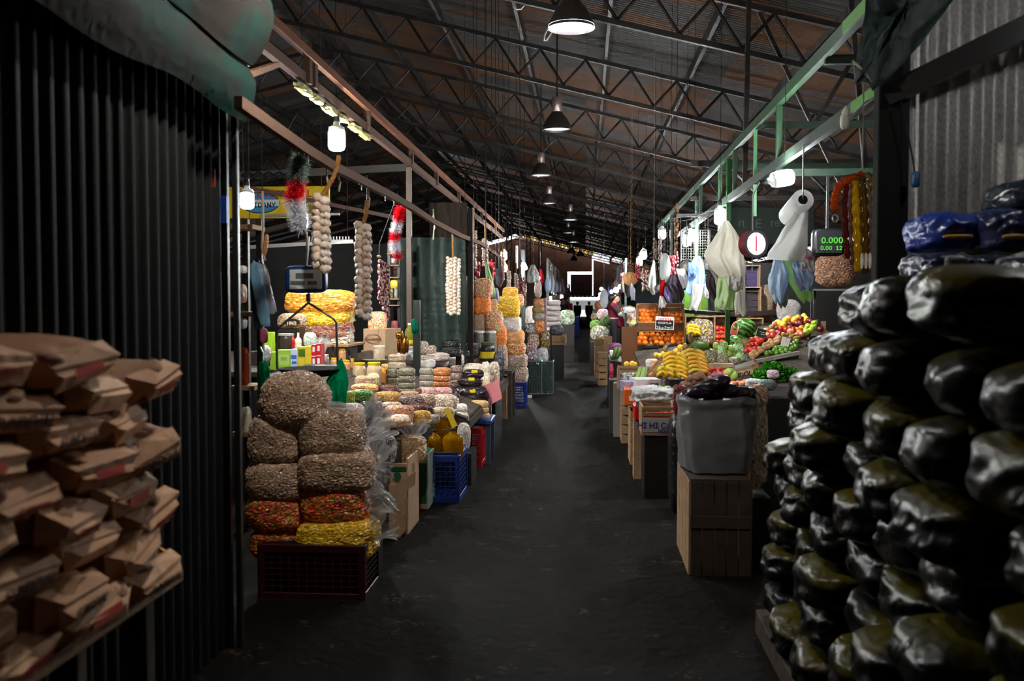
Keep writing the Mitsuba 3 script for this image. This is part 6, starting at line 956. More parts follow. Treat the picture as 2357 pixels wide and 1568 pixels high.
one('red_box', 'small red box beside the plastic-lined chilli box', 'box', box(.1, .3, .13, X(1466, 8.6) + .03, 8.7, Z(966, 8.6), .01), 'satin', col=(190, 24, 26)); one('red_box_post', 'slatted post under the small red box', 'post', box(.1, .2, Z(966, 8.6), X(1466, 8.6) + .03, 8.7, 0), 'wood')
k = thing('chilli_box', 'box lined with white plastic holding green chillies', 'box'); a, b = K(1470, 935, 8.2), K(1552, 935, 8.2); part(k, 'box', box(b[0] - a[0], .4, .13, (a[0] + b[0]) / 2, 8.4, a[2] - .03), 'satin', col=(60, 58, 58))
part(k, 'plastic_lining', blob(b[0] - a[0] + .05, .46, .13, .4, 14, .12, 3, 6, .06, 8).t((a[0] + b[0]) / 2 - .02, 8.38, a[2] + .01), 'bagged', True, col=(176, 174, 170))
k = thing('printed_crate', 'wooden crate with blue letters on a white strip, at the front of the right stall', 'crate'); Y = 7.75; a, b = K(1479, 1003, Y), K(1556, 937, Y); w = b[0] - a[0]; h = b[2] - a[2]
for z0, z1, mt, c in ((.0, .10, 'wood', None), (.12, .62, 'satin', (170, 166, 160)), (.68, .8, 'wood', None), (.88, 1, 'wood', None)): part(k, 'front_slat', box(w, .014, h * (z1 - z0), a[0] + w / 2, Y, a[2] + h * z0, .002), mt, col=c)
for e in (0, w): part(k, 'side_panel', box(.014, .42, h, a[0] + e, Y + .21, a[2]), 'wood')
part(k, 'back_panel', box(w, .014, h, a[0] + w / 2, Y + .42, a[2]), 'wood'); part(k, 'lettering', text('HI HI CAA', h * .2, a[0] + w * .45, Y - .009, a[2] + h * .36, .003, True), 'satin', col=(50, 50, 120)); part(k, 'lettering', text('HINDS', h * .12, a[0] + w * .7, Y - .009, a[2] + h * .17, .003, True), 'satin', col=(50, 50, 120))
for i in range(6): fr('tomato', 1490 + 11 * i, 957 + RR.uniform(-2, 2), Y + .15, .06, num('tomato inside the printed wooden crate'), 'tomatoes in the printed crate', cat_='tomato')
part(k, 'bottom', box(w, .4, .02, a[0] + w / 2, Y + .2, a[2] + .01), 'wood')
one('crate_stand', 'dark brown box standing on the floor under the printed crate', 'box', box(w - .03, .4, a[2], a[0] + w / 2, Y + .22, 0, .006), 'satin', col=(34, 26, 20))
bag('dark red net sack between the chilli box and the big black bag', 1549, 890, 1584, 958, 7.3, [(96, 16, 26), (120, 26, 36)], 10, .6, .6, .08); one('net_stand', 'dark bag under the dark red net sack', 'bag', blob(.16, .3, Z(955, 7.3), .4, 8, .06).t(X(1567, 7.3), 7.3, 0), 'wrap', True, col=(30, 30, 32))
# big black bag with eggplants on an upturned crate
BY = 5.95; xa, xb = X(1592, 5.6), X(1734, 5.6)
k = thing('upturned_crate', 'brown slatted crate standing on end under the big black bag', 'crate'); hh = .53
for i in range(5): part(k, 'slat', box((xb - xa) / 5 * .9, .014, hh, xa + (xb - xa) * (i + .5) / 5, 5.6, 0, .002), 'darkwood')
for i in range(4): part(k, 'slat', box(.014, .165, hh, xa, 5.69 + .18 * i, 0, .002), 'wood'); part(k, 'slat', box(.014, .165, hh, xb, 5.69 + .18 * i, 0, .002), 'wood')
part(k, 'top_board', box(xb - xa, .74, .015, (xa + xb) / 2, 5.97, hh), 'darkwood'); part(k, 'cross_board', box(xb - xa, .012, .07, (xa + xb) / 2, 5.59, .27, .002), 'darkwood')
k = thing('black_sack', 'big open black sack in a clear plastic liner, full of eggplants, on the upturned crate', 'sack'); cx, zb, w, h = BB(1564, 908, 1732, 1104, BY); zb = hh + .015; h = .985 - zb
n = 60; P = []; q = np.arange(n) * 2 * math.pi / n
for i in range(24):
    f = i / 23; r = 1 + .05 * np.sin(q * 5 + f * 3) + .03 * np.sin(q * 11 + 2 * f) + (.05 * f if f > .9 else 0); s = .9 + .12 * math.sin(f * 2.2)
    r = r + .1 * (meshkit.fbm(np.stack([np.cos(q) * 2.5, np.sin(q) * 2.5, q * 0 + f * 4], 1), 3) - .5)
    P.append(np.stack([cx + w / 2 * s * r * np.sign(np.cos(q)) * np.abs(np.cos(q)) ** .75, BY + .26 * s * r * np.sign(np.sin(q)) * np.abs(np.sin(q)) ** .75, zb + h * f * .98 + .012 * np.sin(q * 4) * f], 1))
sk = grid(np.array(P), True); sk = M(sk.v, sk.f[:, ::-1]); part(k, 'sack', sk, 'wrap', True, col=(13, 13, 14)); part(k, 'fill', lathe([(.001, 0), (w * .5, 0), (w * .3, .03), (.001, .05)], 20).t(cx, BY, zb + h * .86), 'satin', True, col=(30, 24, 30))
part(k, 'clear_liner', M(((sk.v - [cx, BY, zb]) * [1.05, 1.06, 1.0] + [cx, BY, zb + .015]), sk.f), 'film', True)
EG = fruit(8, (34, 22, 32), None, 0, 1.7, (70, 90, 50), 'wrap')
for i, (px, py, r, rz) in enumerate(((1610, 902, 80, 10), (1632, 890, 70, 40), (1655, 884, 60, -20), (1672, 900, 85, 20), (1700, 906, 80, -30), (1640, 908, 90, 0), (1590, 910, 75, 60), (1715, 912, 60, 40))):
    nth = sorted((1610, 1632, 1655, 1672, 1700, 1640, 1590, 1715)).index(px)
    k = thing('eggplant', f'{ordinal[nth]} from the left of the glossy eggplants on the big black sack', 'eggplant', 'eggplants on the black sack'); scene[k] = {**EG, 'to_world': tw(*K(px, py - 1, 5.8 + .03 * i), .085, [0, 1, 0], r, [0, 0, 1], rz)}
bag('tall net bag of pale onions standing right of the big black sack', 1722, 930, 1768, 1130, 6.1, [(186, 166, 140), (160, 130, 100), (206, 190, 170), (110, 84, 60)], 13, .8, .6, .1, .1); bag('flat brown bread bag on top of the tall net bag', 1720, 886, 1768, 938, 6.1, [(130, 84, 50), (170, 130, 96), (196, 176, 150)], 11, .9, .7, .1, mat='wrap')
one('dark_block', 'dark block under the tall net bag', 'block', box(.12, .3, Z(1130, 6.1), X(1746, 6.1), 6.1, 0), 'satin', col=(26, 24, 22))
# ---------------------------------------------------------------- things hanging over the right stall
HB = [('large white bundle of plastic bags hanging from the rail, right of the bulb', [(508, 1668, 1676), (530, 1654, 1692), (560, 1634, 1708), (590, 1624, 1712), (615, 1636, 1716), (640, 1660, 1715), (664, 1684, 1711)], 10.7, (222, 216, 200), .16), ('long white plastic bag hanging lowest below the white bundle', [(600, 1680, 1716), (660, 1688, 1715), (722, 1692, 1717)], 10.85, (225, 222, 218), .06), ('dark grey-purple bag on the left of the white bundle', [(595, 1646, 1662), (640, 1624, 1666), (660, 1626, 1664), (702, 1652, 1662)], 10.9, (84, 74, 82), .05),
      ('light green bag hanging below the white bundle', [(640, 1652, 1692), (680, 1648, 1692), (712, 1644, 1688)], 10.55, (200, 236, 150), .07), ('small white pouch beside the light green bag', [(636, 1672, 1709), (655, 1671, 1707), (669, 1674, 1701)], 10.5, (214, 212, 206), .05), ('grey bag peeping out left under the white bundle', [(610, 1628, 1660), (640, 1645, 1670), (662, 1650, 1672)], 10.8, (150, 146, 132), .05),
      ('pale blue bag at the left below the hanging plastic roll', [(596, 1782, 1802), (630, 1771, 1816), (660, 1769, 1813), (692, 1784, 1802)], 7.5, (176, 204, 230), .07), ('bright green bag below the hanging plastic roll', [(598, 1800, 1850), (650, 1814, 1872), (684, 1834, 1871), (692, 1845, 1866)], 7.55, (176, 226, 120), .05), ('deep blue bag over the bright green one', [(600, 1820, 1852), (640, 1830, 1877), (664, 1842, 1872)], 7.45, (140, 172, 225), .05), ('small white bag with a pink knot at the right under the plastic roll', [(574, 1850, 1862), (595, 1836, 1873), (620, 1848, 1875)], 7.4, (228, 220, 218), .05), ('grey clear bag hanging lowest under the plastic roll', [(650, 1788, 1812), (690, 1784, 1814), (704, 1794, 1808)], 7.6, (120, 124, 128), .04),
      ('long light blue apron-like bag hanging by the dial scales', [(590, 1600, 1612), (605, 1590, 1620), (640, 1585, 1624), (676, 1577, 1618)], 12.6, (130, 180, 235), .05), ('short blue bag tied to the light blue one', [(605, 1583, 1600), (622, 1582, 1606), (634, 1586, 1604)], 12.5, (90, 140, 220), .05), ('grey translucent bag below the light blue one', [(655, 1594, 1622), (690, 1590, 1616), (712, 1586, 1608)], 12.5, (170, 170, 168), .04), ('pale bag right of the grey translucent bag', [(650, 1612, 1632), (684, 1618, 1632)], 12.7, (196, 192, 186), .03),
      ('dark violet bag with folds hanging left of the blue bags', [(632, 1544, 1560), (655, 1534, 1570), (680, 1548, 1576), (692, 1556, 1572)], 13.0, (86, 74, 86), .08), ('small violet net left of the dark violet bag', [(660, 1530, 1540), (678, 1528, 1548), (692, 1536, 1546)], 13.1, (110, 84, 160), .04), ('red bag hanging below the round scale pan', [(645, 1522, 1530), (665, 1518, 1530), (682, 1519, 1526)], 13.2, (180, 24, 30), .03), ('white clear bag on a ring below the red bag', [(682, 1518, 1526), (700, 1516, 1534), (706, 1516, 1530)], 13.2, (190, 180, 172), .03), ('white papers bundle clipped beside the dark violet bag', [(619, 1556, 1576), (640, 1562, 1584), (662, 1572, 1584)], 12.9, (230, 228, 230), .03),
      ('grey plastic bag left of the round scale pan', [(600, 1503, 1507), (640, 1492, 1510), (662, 1490, 1510), (676, 1502, 1508)], 15.5, (170, 172, 160), .07), ('white plastic bag hanging by the shopkeeper', [(653, 1452, 1456), (668, 1450, 1462), (690, 1453, 1462)], 20, (225, 225, 240), .05)]
for lab, pts, Y, c, d in HB:
    k = sheetbag(lab, pts, Y, c, dep=d); p = K((pts[0][1] + pts[0][2]) / 2, pts[0][0], Y)
    low = 'hanging plastic roll' not in lab and 'large white bundle' not in lab and ('white bundle' in lab or 'light green bag' in lab or 'plastic roll' in lab or 'bright green one' in lab)
    low = low or 'below the hanging plastic roll' in lab
    part(k, 'hook', tube([p - [0, 0, .03], p + [0, .05, .02], [p[0] + .02, 10.75 if Y > 9 else 7.5, p[2] + .06]] if low else [p - [0, 0, .03], [p[0], Y, 2.6], [1.6, Y, 2.66]] if Y < 15 else [p - [0, 0, .03], [p[0], Y, zroof(p[0]) - .02]], .002, 4), 'matte', col=(120, 120, 116))
    if 'knot' in lab: part(k, 'knot', blob(.05, .04, .03, .8, 6, .2).t(*K(1862, 596, 7.33)), 'satin', True, col=(230, 120, 150))
rl_ = thing('bag_roll', 'white roll of plastic bags hanging from the rail with its loose end down', 'roll'); a, b = K(1848, 460, 7.35), K(1816, 497, 7.75); part(rl_, 'roll', tube([a, b], .078, 24), 'thinbag', True, col=(225, 225, 224)); part(rl_, 'core_hole', tube([a + (a - b) * .012, a + (a - b) * .002], .034, 16), 'matte', True, col=(40, 40, 40))
P = []
for i, (y, xl, xr) in enumerate(((470, 1838, 1861), (500, 1822, 1860), (530, 1800, 1859), (560, 1784, 1859), (582, 1768, 1859), (597, 1764, 1862))): P.append([K(xl + (xr - xl) * u, y + (0 if i < 5 else 6 * u), 7.4 + .12 * math.sin(u * 5 + i * .4) * min(1, i / 3)) for u in np.linspace(0, 1, 18)])
part(rl_, 'loose_sheet', grid(np.array(P)), 'thinbag', True, col=(236, 236, 234)); part(rl_, 'hanger', tube([a, [a[0], a[1], 2.66], [1.6, a[1], 2.68]], .006, 5), 'metal', col=(120, 120, 120))
ds = thing('dial_scale', 'round dial scale with a dark red housing beside the white bundle', 'scale'); c = K(1732, 562, 9.2); r = .122
def turn(m): return m.r('x', 90).r('z', 26).t(c)
part(ds, 'housing', turn(lathe([(.001, -.055), (r * .96, -.055), (r, -.04), (r, .04), (r * 1.02, .05), (.001, .05)], 32)), 'satin', True, col=(92, 24, 30)); part(ds, 'rim', turn(lathe([(r * .84, .045), (r * 1.04, .045), (r * 1.04, .062), (r * .84, .062), (r * .84, .045)], 32, False)), 'satin', False, col=(48, 40, 44)); part(ds, 'face', turn(lathe([(.001, .05), (r * .86, .05), (r * .86, .056), (.001, .056)], 32)), 'satin', True, col=(225, 225, 225))
part(ds, 'needle', turn(box(.012, r * 1.1, .003, 0, 0, .057)), 'satin', col=(200, 60, 80)); part(ds, 'hook', tube([c + [0, 0, r], [c[0], c[1], 2.5], [1.6, c[1], 2.66]], .007, 5), 'metal', col=(110, 110, 110)); part(ds, 'lower_hook', tube([c - [0, 0, r], c - [0, 0, r + .12]], .006, 5), 'metal', col=(110, 110, 110))
for j in range(12): w_ = j * math.pi / 6; part(ds, 'tick', turn(box(.004, .014, .002, 0, 0, .0565).t(0, r * .7, 0).r('z', math.degrees(w_))), 'satin', col=(120, 110, 116))
for i, (px, py, Y, r, c2, lab) in enumerate(((1580, 615, 13.3, .1, (150, 146, 132), 'grey dial scale with a black rim left of the light blue bag'), (1629, 612, 12.9, .1, (120, 118, 118), 'dark dial scale half hidden behind the white bundle'), (1518, 664, 14, .06, (190, 190, 190), 'small pale dial near the red bag'))):
    k = thing('dial_scale', lab, 'scale'); c = K(px, py, Y); tn = lambda m: m.r('x', 90).r('z', 6).t(c)
    part(k, 'housing', tn(lathe([(.001, -.06), (r, -.06), (r, .02), (r * .88, .026), (.001, .026)], 28)), 'satin', True, col=(34, 34, 36)); part(k, 'face', tn(lathe([(.001, .027), (r * .82, .027), (.001, .03)], 28)), 'satin', True, col=c2); part(k, 'inner_ring', tn(lathe([(r * .5, .03), (r * .55, .03), (r * .55, .032), (r * .5, .032)], 28, False)), 'satin', col=(60, 58, 56)); part(k, 'needle', tn(box(.008, r * .7, .002, 0, r * .25, .031)), 'satin', col=(40, 40, 40)); part(k, 'hook', tube([c + [0, 0, r], [c[0], Y, 2.6], [1.6, Y, 2.68]], .006, 5), 'metal', col=(110, 110, 110))
def pan(label, px, py, Y, rx, rz, c):
    k = thing('scale_pan', label, 'scale pan'); q = K(px, py, Y); part(k, 'dish', lathe([(.001, 0), (.6, .03), (.92, .12), (1, .2), (1.03, .2), (1.0, .24), (.6, .08), (.001, .04)], 32).sc(rx, rz, rx * .6).r('x', 90).r('z', 12).t(q), 'metal', True, col=c); part(k, 'hook', tube([q + [0, 0, rz * .9], [q[0], Y, 2.7], [1.6, Y, 3.15] if Y < 21 else [q[0], Y, zroof(q[0])]], .004, 5), 'metal', col=(90, 90, 90))
pan('large round grey scale pan hanging beside the red chillies', 1530, 617, 14.2, .085, .205, (150, 155, 150)); pan('dark round pan hanging over the shopkeeper', 1446, 655, 24, .1, .3, (70, 70, 72)); pan('grey round pan left of the shopkeeper', 1390, 688, 29, .13, .28, (110, 112, 114))
one('straw_hat', 'round straw hat hanging above the shopkeeper', 'hat', lathe([(.001, .1), (.1, .1), (.12, .03), (.2, .0), (.21, .01), (.001, .12)], 24).sc(.75).r('x', 75).t(*K(1451, 642, 22)) + bar(K(1451, 640, 22), [X(1451, 22), 22, zroof(X(1451, 22)) - .02], .003), 'matte', True, col=(140, 100, 60))
dg = thing('digital_scale', 'dark digital price scale showing green numbers at the right stall', 'scale'); Y = 8.6; cx, zb, w, h = BB(1868, 526, 1942, 590, Y); part(dg, 'housing', blob(w, .12, h, .3, 8).t(cx, Y, zb), 'satin', True, col=(12, 13, 13)); part(dg, 'panel', box(w * .8, .01, h * .8, cx, Y - .06, zb + h * .1, .003), 'satin', col=(20, 22, 22)); part(dg, 'hanger', box(.02, .02, 2.62 - zb - h * .8, cx, Y + .02, zb + h * .8), 'satin', col=(24, 24, 24))
part(dg, 'digits', text('0.000', h * .2, cx + w * .08, Y - .068, zb + h * .56, .003, True), 'matte', col=(40, 60, 30), **lampem(.04, (.1, 1.0, .03), .05)); part(dg, 'digits', text('0.00', h * .14, cx - w * .1, Y - .068, zb + h * .28, .003, True), 'matte', col=(40, 60, 30), **lampem(.036, (.1, 1.0, .03), .05)); part(dg, 'digits', text('12', h * .14, cx + w * .3, Y - .068, zb + h * .28, .003, True), 'matte', col=(40, 60, 30), **lampem(.036, (.1, 1.0, .03), .05))
cp = thing('cellophane_strips', 'amber and yellow cellophane sausage strips hanging at the right edge of the stall', 'strips'); Y = 5.7
def strip(pts, r, c, mat='oil', n=30):
    pts = [K(*p, Y) for p in pts]; t = np.linspace(0, 1, n); pp = np.array([[np.interp(u, np.linspace(0, 1, len(pts)), [p[k] for p in pts]) for k in range(3)] for u in t]); part(cp, 'strip', tube(pp, r * (1 + .22 * np.sin(np.arange(n) * 1.7)), 8), mat, True, col=c)
strip([(1985, 402), (1955, 412), (1930, 430), (1921, 455), (1920, 485)], .022, (190, 90, 24)); strip([(1950, 425), (1942, 470), (1946, 540), (1950, 596)], .014, (120, 40, 30)); strip([(1958, 422), (1954, 480), (1958, 560), (1961, 610)], .013, (80, 26, 24), 'bagged'); strip([(1968, 416), (1970, 470), (1973, 540), (1976, 625)], .024, (205, 170, 20)); strip([(1978, 404), (1988, 470), (1990, 560), (1992, 630)], .026, (120, 86, 16)); strip([(1990, 400), (2010, 430), (2012, 500), (2010, 590)], .022, (170, 130, 20)); strip([(1996, 400), (2000, 470), (2002, 540), (2003, 610)], .02, (70, 44, 12), 'bagged')
for i in range(3): part(cp, 'white_end', blob(.018, .014, .09, .6, 6, .1).t(*K(1984 + 9 * i, 620, Y - .03)), 'bagged', True, col=(200, 190, 170))
part(cp, 'chain_ring', tube([K(1922 + 6 * math.cos(q), 503 + 9 * math.sin(q), Y) for q in np.linspace(0, 6.3, 12)], .005, 5), 'foil', True, col=(200, 200, 200)); part(cp, 'wire', tube([K(1920, 408, Y), K(1985, 400, Y), K(2012, 402, Y)], .006, 5), 'metal', col=(120, 116, 100)); part(cp, 'hook', tube([K(1985, 400, Y), [X(1985, Y, 400), Y, 3.1], [1.6, Y, 3.2]], .004, 5), 'metal', col=(120, 116, 100))
one('dusty_bottle', 'small dusty lamp holder with a pale bulb hanging unlit by the right rail', 'lamp holder', blob(.05, .05, .09, .8, 8).t(*K(1944, 298, 5.75)) + lathe([(.001, 0), (.018, 0), (.024, .05), (.001, .09)], 10).t(*K(1947, 280, 5.75)) + bar(K(1947, 280, 5.75), [1.6, 5.75, 2.7], .008), 'satin', True, col=(170, 172, 160))
wm = thing('wire_mesh', 'wire mesh panel between the green posts behind the blue bags', 'mesh panel'); Y = 14.0; a, b = K(1568, 640, Y), K(1634, 530, Y)
for i in range(13): x = a[0] + (b[0] - a[0]) * i / 12; part(wm, 'wire', box(.005, .005, b[2] - a[2], x, Y, a[2]), 'metal', col=(150, 150, 146))
for i in range(19): part(wm, 'wire', box(b[0] - a[0], .005, .005, (a[0] + b[0]) / 2, Y, a[2] + (b[2] - a[2]) * i / 18), 'metal', col=(150, 150, 146))
for x in (a[0], b[0]): part(wm, 'upright', box(.03, .03, b[2], x, Y + .02, 0), 'satin', col=GD)
bn_ = thing('dark_banner', 'dark green shop banner with faint letters behind the dial scale', 'banner'); Y = 13.6; a, b = K(1672, 562, Y), K(1874, 478, Y); part(bn_, 'sheet', box(b[0] - a[0], .02, b[2] - a[2], (a[0] + b[0]) / 2, Y, a[2]), 'fabric', col=(32, 38, 34))
for s_, px, h_ in (('rt', 1712, .1), ('E', 1751, .12), ('re', 1790, .1), ('s', 1862, .12)): part(bn_, 'letters', text(s_, h_, K(px, 0, Y)[0], Y - .012, K(px, 515, Y)[2], .004), 'matte', col=(64, 70, 62))
for x in (a[0], b[0]): part(bn_, 'pole', box(.04, .04, 2.75, x, Y + .04, 0), 'roofsteel')
for i, (lab, x0, y0, x1, y1, Y, pal) in enumerate((('brown net sack of onions behind the digital scale', 1876, 588, 1968, 664, 12.4, [(110, 80, 60), (140, 104, 80), (84, 60, 46)]), ('round net sack beside the empty crates', 1749, 658, 1780, 722, 13.2, [(150, 128, 104), (172, 150, 124), (120, 100, 80)]), ('tied white sack behind the fruit heap', 1788, 690, 1842, 742, 12.7, [(150, 142, 136), (166, 158, 152), (140, 132, 128)]))): bag(lab, x0, y0, x1, y1, Y, pal, 14, .7, .7, .1, .05, name='sack', cat_='sack', mat='matte')
k = thing('wire_shelf', 'white wire shelf under the brown net sack', 'shelf'); a = K(1920, 666, 12.4); part(k, 'edge', box(.7, .5, .02, a[0], 12.4, a[2] - .02), 'satin', col=(110, 108, 104))
for dx in (-.33, .33): part(k, 'leg', box(.03, .03, a[2] - .02, a[0] + dx + .12, 12.5, 0), 'satin', col=(40, 38, 37))
one('brown_board', 'reddish brown board behind the hanging bags', 'board', box(.32, .03, 1.75, X(1752, 14.2), 14.2, 0) + box(.3, .03, 1.5, X(1772, 13.9), 13.9, 0), 'satin', col=(96, 56, 38)); one('dial_bracket', 'dark bracket bar holding the grey dial scale', 'bracket', beam((1.2, 13.3, 2.66), (1.62, 13.3, 2.66), .03, .04), 'satin', col=(30, 34, 30)); one('sack_table', 'dark table behind the fruit heap carrying the sacks', 'table', box(1.1, .5, .05, X(1800, 13), 13.0, Z(742, 12.9) - .06) + box(.05, .4, Z(742, 12.9) - .06, X(1765, 13), 13, 0) + box(.05, .4, Z(742, 12.9) - .06, X(1850, 13), 13, 0), 'satin', col=(30, 26, 24))
one('back_panel_dark', 'dark sheet closing the back of the right stall', 'sheet', box(5.2, .03, 2.1, 4.9, 15.2, 0), 'fabric', col=(34, 32, 31))
# ---------------------------------------------------------------- further stalls, left of the aisle
FL = [('grey clear bag on the second left stall', 1206, 744, 1233, 771, 17, GREYSEED + DARKROLL), ('striped brown packets on the second left stall', 1213, 768, 1241, 802, 16.8, [(110, 76, 56), (180, 150, 120), (80, 54, 44)]), ('brown packets right of the striped ones on the second left stall', 1242, 764, 1266, 803, 17.5, [(120, 84, 54), (190, 160, 60), (80, 50, 40)]), ('crumpled silver and red bag in front of the second left stall', 1208, 790, 1238, 838, 16.6, [(90, 90, 92), (150, 150, 152), (130, 50, 50), (50, 50, 52)]), ('grey clear sack low at the second left stall', 1236, 802, 1262, 838, 16.6, [(150, 150, 146), (120, 120, 118), (176, 176, 172)]),
      ('orange sweets bag on top of the bag column at the second left stall', 1227, 688, 1252, 709, 19, [(200, 110, 60), (170, 120, 70), (220, 150, 90)]), ('olive grain bag second in the bag column at the second left stall', 1225, 705, 1253, 723, 19, [(140, 116, 60), (170, 140, 80)]), ('grey grain bag third in the bag column at the second left stall', 1226, 719, 1253, 740, 19, GREYSEED), ('orange bag lowest in the bag column at the second left stall', 1229, 737, 1253, 768, 19, PUFF + ALMOND),
      ('black packet stack on the wooden crate far left', 1266, 748, 1297, 773, 19.5, DARKROLL), ('cabbage heap beside the blue barrel far left', 1288, 714, 1322, 748, 25, [(150, 170, 130), (196, 206, 180), (90, 120, 70), (220, 210, 200)]), ('grey padded roll above the white sacks far left', 1230, 648, 1247, 686, 21, [(150, 130, 116), (170, 150, 136)])]
for lab, x0, y0, x1, y1, Y, pal in FL: bag(lab, x0, y0, x1, y1, Y, pal, 9, .7, .6, .08)
one('mauve_board', 'mauve strip standing behind the bag column at the second left stall', 'board', box(.06, .5, Z(686, 19.3), X(1254, 19.3), 19.4, 0, .01), 'satin', col=(120, 96, 100))
for i, y in enumerate((752, 740, 728, 716, 704, 692)):
    cx, zb, w, h = BB(1256, y, 1291, y + 13, 21); one('white_sack', f'plump white sack in the stack far left of the aisle, {["lowest", "second from the bottom", "third from the bottom", "fourth from the bottom", "fifth from the bottom", "topmost"][i]}', 'sack', blob(w, .5, h * 1.1, .6, 8, .06, 2, seed()).t(cx, 21, zb), 'matte', True, col=(206, 196, 190))
def support(name, label, px0, px1, Y, d, ytop, col, cat_='box'): one(name, label, cat_, box(X(px1, Y) - X(px0, Y), d, Z(ytop, Y), (X(px0, Y) + X(px1, Y)) / 2, Y, 0), 'satin', col=col)
support('stall_box', 'dark box under the packets of the second left stall', 1206, 1262, 17.2, .7, 838, (24, 22, 22)); support('stall_box', 'dark box under the bag column of the second left stall', 1225, 1253, 19, .5, 768, (26, 24, 22)); support('stall_box', 'dark box under the white sacks far left', 1256, 1292, 21, .6, 764, (28, 26, 26)); support('stall_box', 'dark box under the far wooden crate', 1272, 1298, 19.5, .5, 795, (22, 20, 20))
woodcrate('small wooden crate far left before the green cloth', X(1272, 19.4), 19.3, Z(795, 19.3), X(1302, 19.4) - X(1272, 19.4), .4, .19, 3, .2)
for i, (x0, x1, Y) in enumerate(((1218, 1246, 15.9), (1247, 1273, 16.1))):
    k = thing('wire_basket', ['grey wire basket on the floor, left of two past the bag tower', 'grey wire basket on the floor, right of two, nearer the aisle'][i], 'basket'); xa, xb = X(x0, Y), X(x1, Y); z0, z1 = Z(908, Y), Z(833, Y); w = xb - xa; ms = []
    for j in range(8): f = j / 7; ms += [bar((xa + w * f, Y, z0), (xa + w * f, Y, z1), .004), bar((xa + w * f, Y + .4, z0), (xa + w * f, Y + .4, z1), .004)]
    for j in range(12): zz = z0 + (z1 - z0) * j / 11; ms += [bar((xa, Y, zz), (xb, Y, zz), .004), bar((xb, Y, zz), (xb, Y + .4, zz), .004)]
    for j in range(6): ms.append(bar((xb, Y + .08 * j, z0), (xb, Y + .08 * j, z1), .004))
    part(k, 'mesh', cat(ms), 'metal', col=(110, 130, 124)); part(k, 'rim', cat([bar((xa, Y, z1), (xb, Y, z1), .011), bar((xb, Y, z1), (xb, Y + .4, z1), .011), bar((xb, Y, z0), (xb, Y, z1), .011), bar((xa, Y, z0), (xb, Y, z0), .011)]), 'metal', col=(150, 166, 160)); part(k, 'skid', box(w, .4, max(z0, .02), (xa + xb) / 2, Y + .2, 0), 'satin', col=(24, 28, 26))
one('white_tag', 'small white tag on the floor in front of the wire baskets', 'tag', box(.08, .01, .05, X(1219, 15.6), 15.6, 0.0), 'matte', col=(200, 198, 194))
one('green_cloth', 'green cloth draped down beside the small wooden crate far left', 'cloth', grid(np.array([[K(x + dx, y, 28.5 - .2 * math.sin(v * 3)) for dx, v in ((-9, 0), (-3, .4), (3, .8), (9, 1.2))] for x, y in ((1292, 742), (1297, 765), (1302, 790), (1304, 816))])), 'fabric', True, col=(30, 80, 50))
one('blue_barrel', 'blue plastic barrel standing far left of the aisle', 'barrel', lathe([(.001, 0), (.3, 0), (.34, .1), (.36, .45), (.33, .85), (.35, .88), (.3, .9), (.001, .86)], 24).sc(.85, .85, 1).t(X(1316, 40), 40, 0), 'satin', True, col=(40, 60, 130))
# hanging goods further down
for i, (px, y0, y1, y2, Y, c) in enumerate(((1171, 600, 622, 668, 18, 2), (1188, 606, 630, 668, 19, 2), (1079 + 78, 560, 590, 640, 20, 2))): braid(['small garlic braid hanging before the two round bulbs', 'small garlic braid right of the two round bulbs', 'thin pale braid hanging in front of the upper round bulb'][i], px, y0, y1, y2, Y, .05, c)
def cluster(label, x0, y0, x1, y1, Y, pal, name, cat_, mat='satin', hook=True):
    cx, zb, w, h = BB(x0, y0, x1, y1, Y); s = seed(); q = np.random.RandomState(s); k = thing(name, label, cat_); ms = []
    for i in range(int(26 + h * 60)): a, b = q.rand() * 6.28, q.rand(); r = w / 2 * (.35 + .65 * math.sin(min(1, b * 1.2 + .1) * math.pi * .85)); ms.append(blob(.034, .034, .05, .9, 3).t(cx + r * math.cos(a) * .8, Y + .6 * r * math.sin(a), zb + h * (1 - b) * .95).col(C(pal[q.randint(len(pal))])))
    part(k, 'pods', cat(ms), mat, True, kind='stuff'); part(k, 'string', tube([[cx, Y, zb], [cx, Y, zb + h], [cx, Y, zroof(cx) - .02]], .003, 4), 'satin', col=(20, 18, 16))
RED = [(130, 20, 34), (170, 40, 50), (90, 14, 26), (190, 90, 90)]
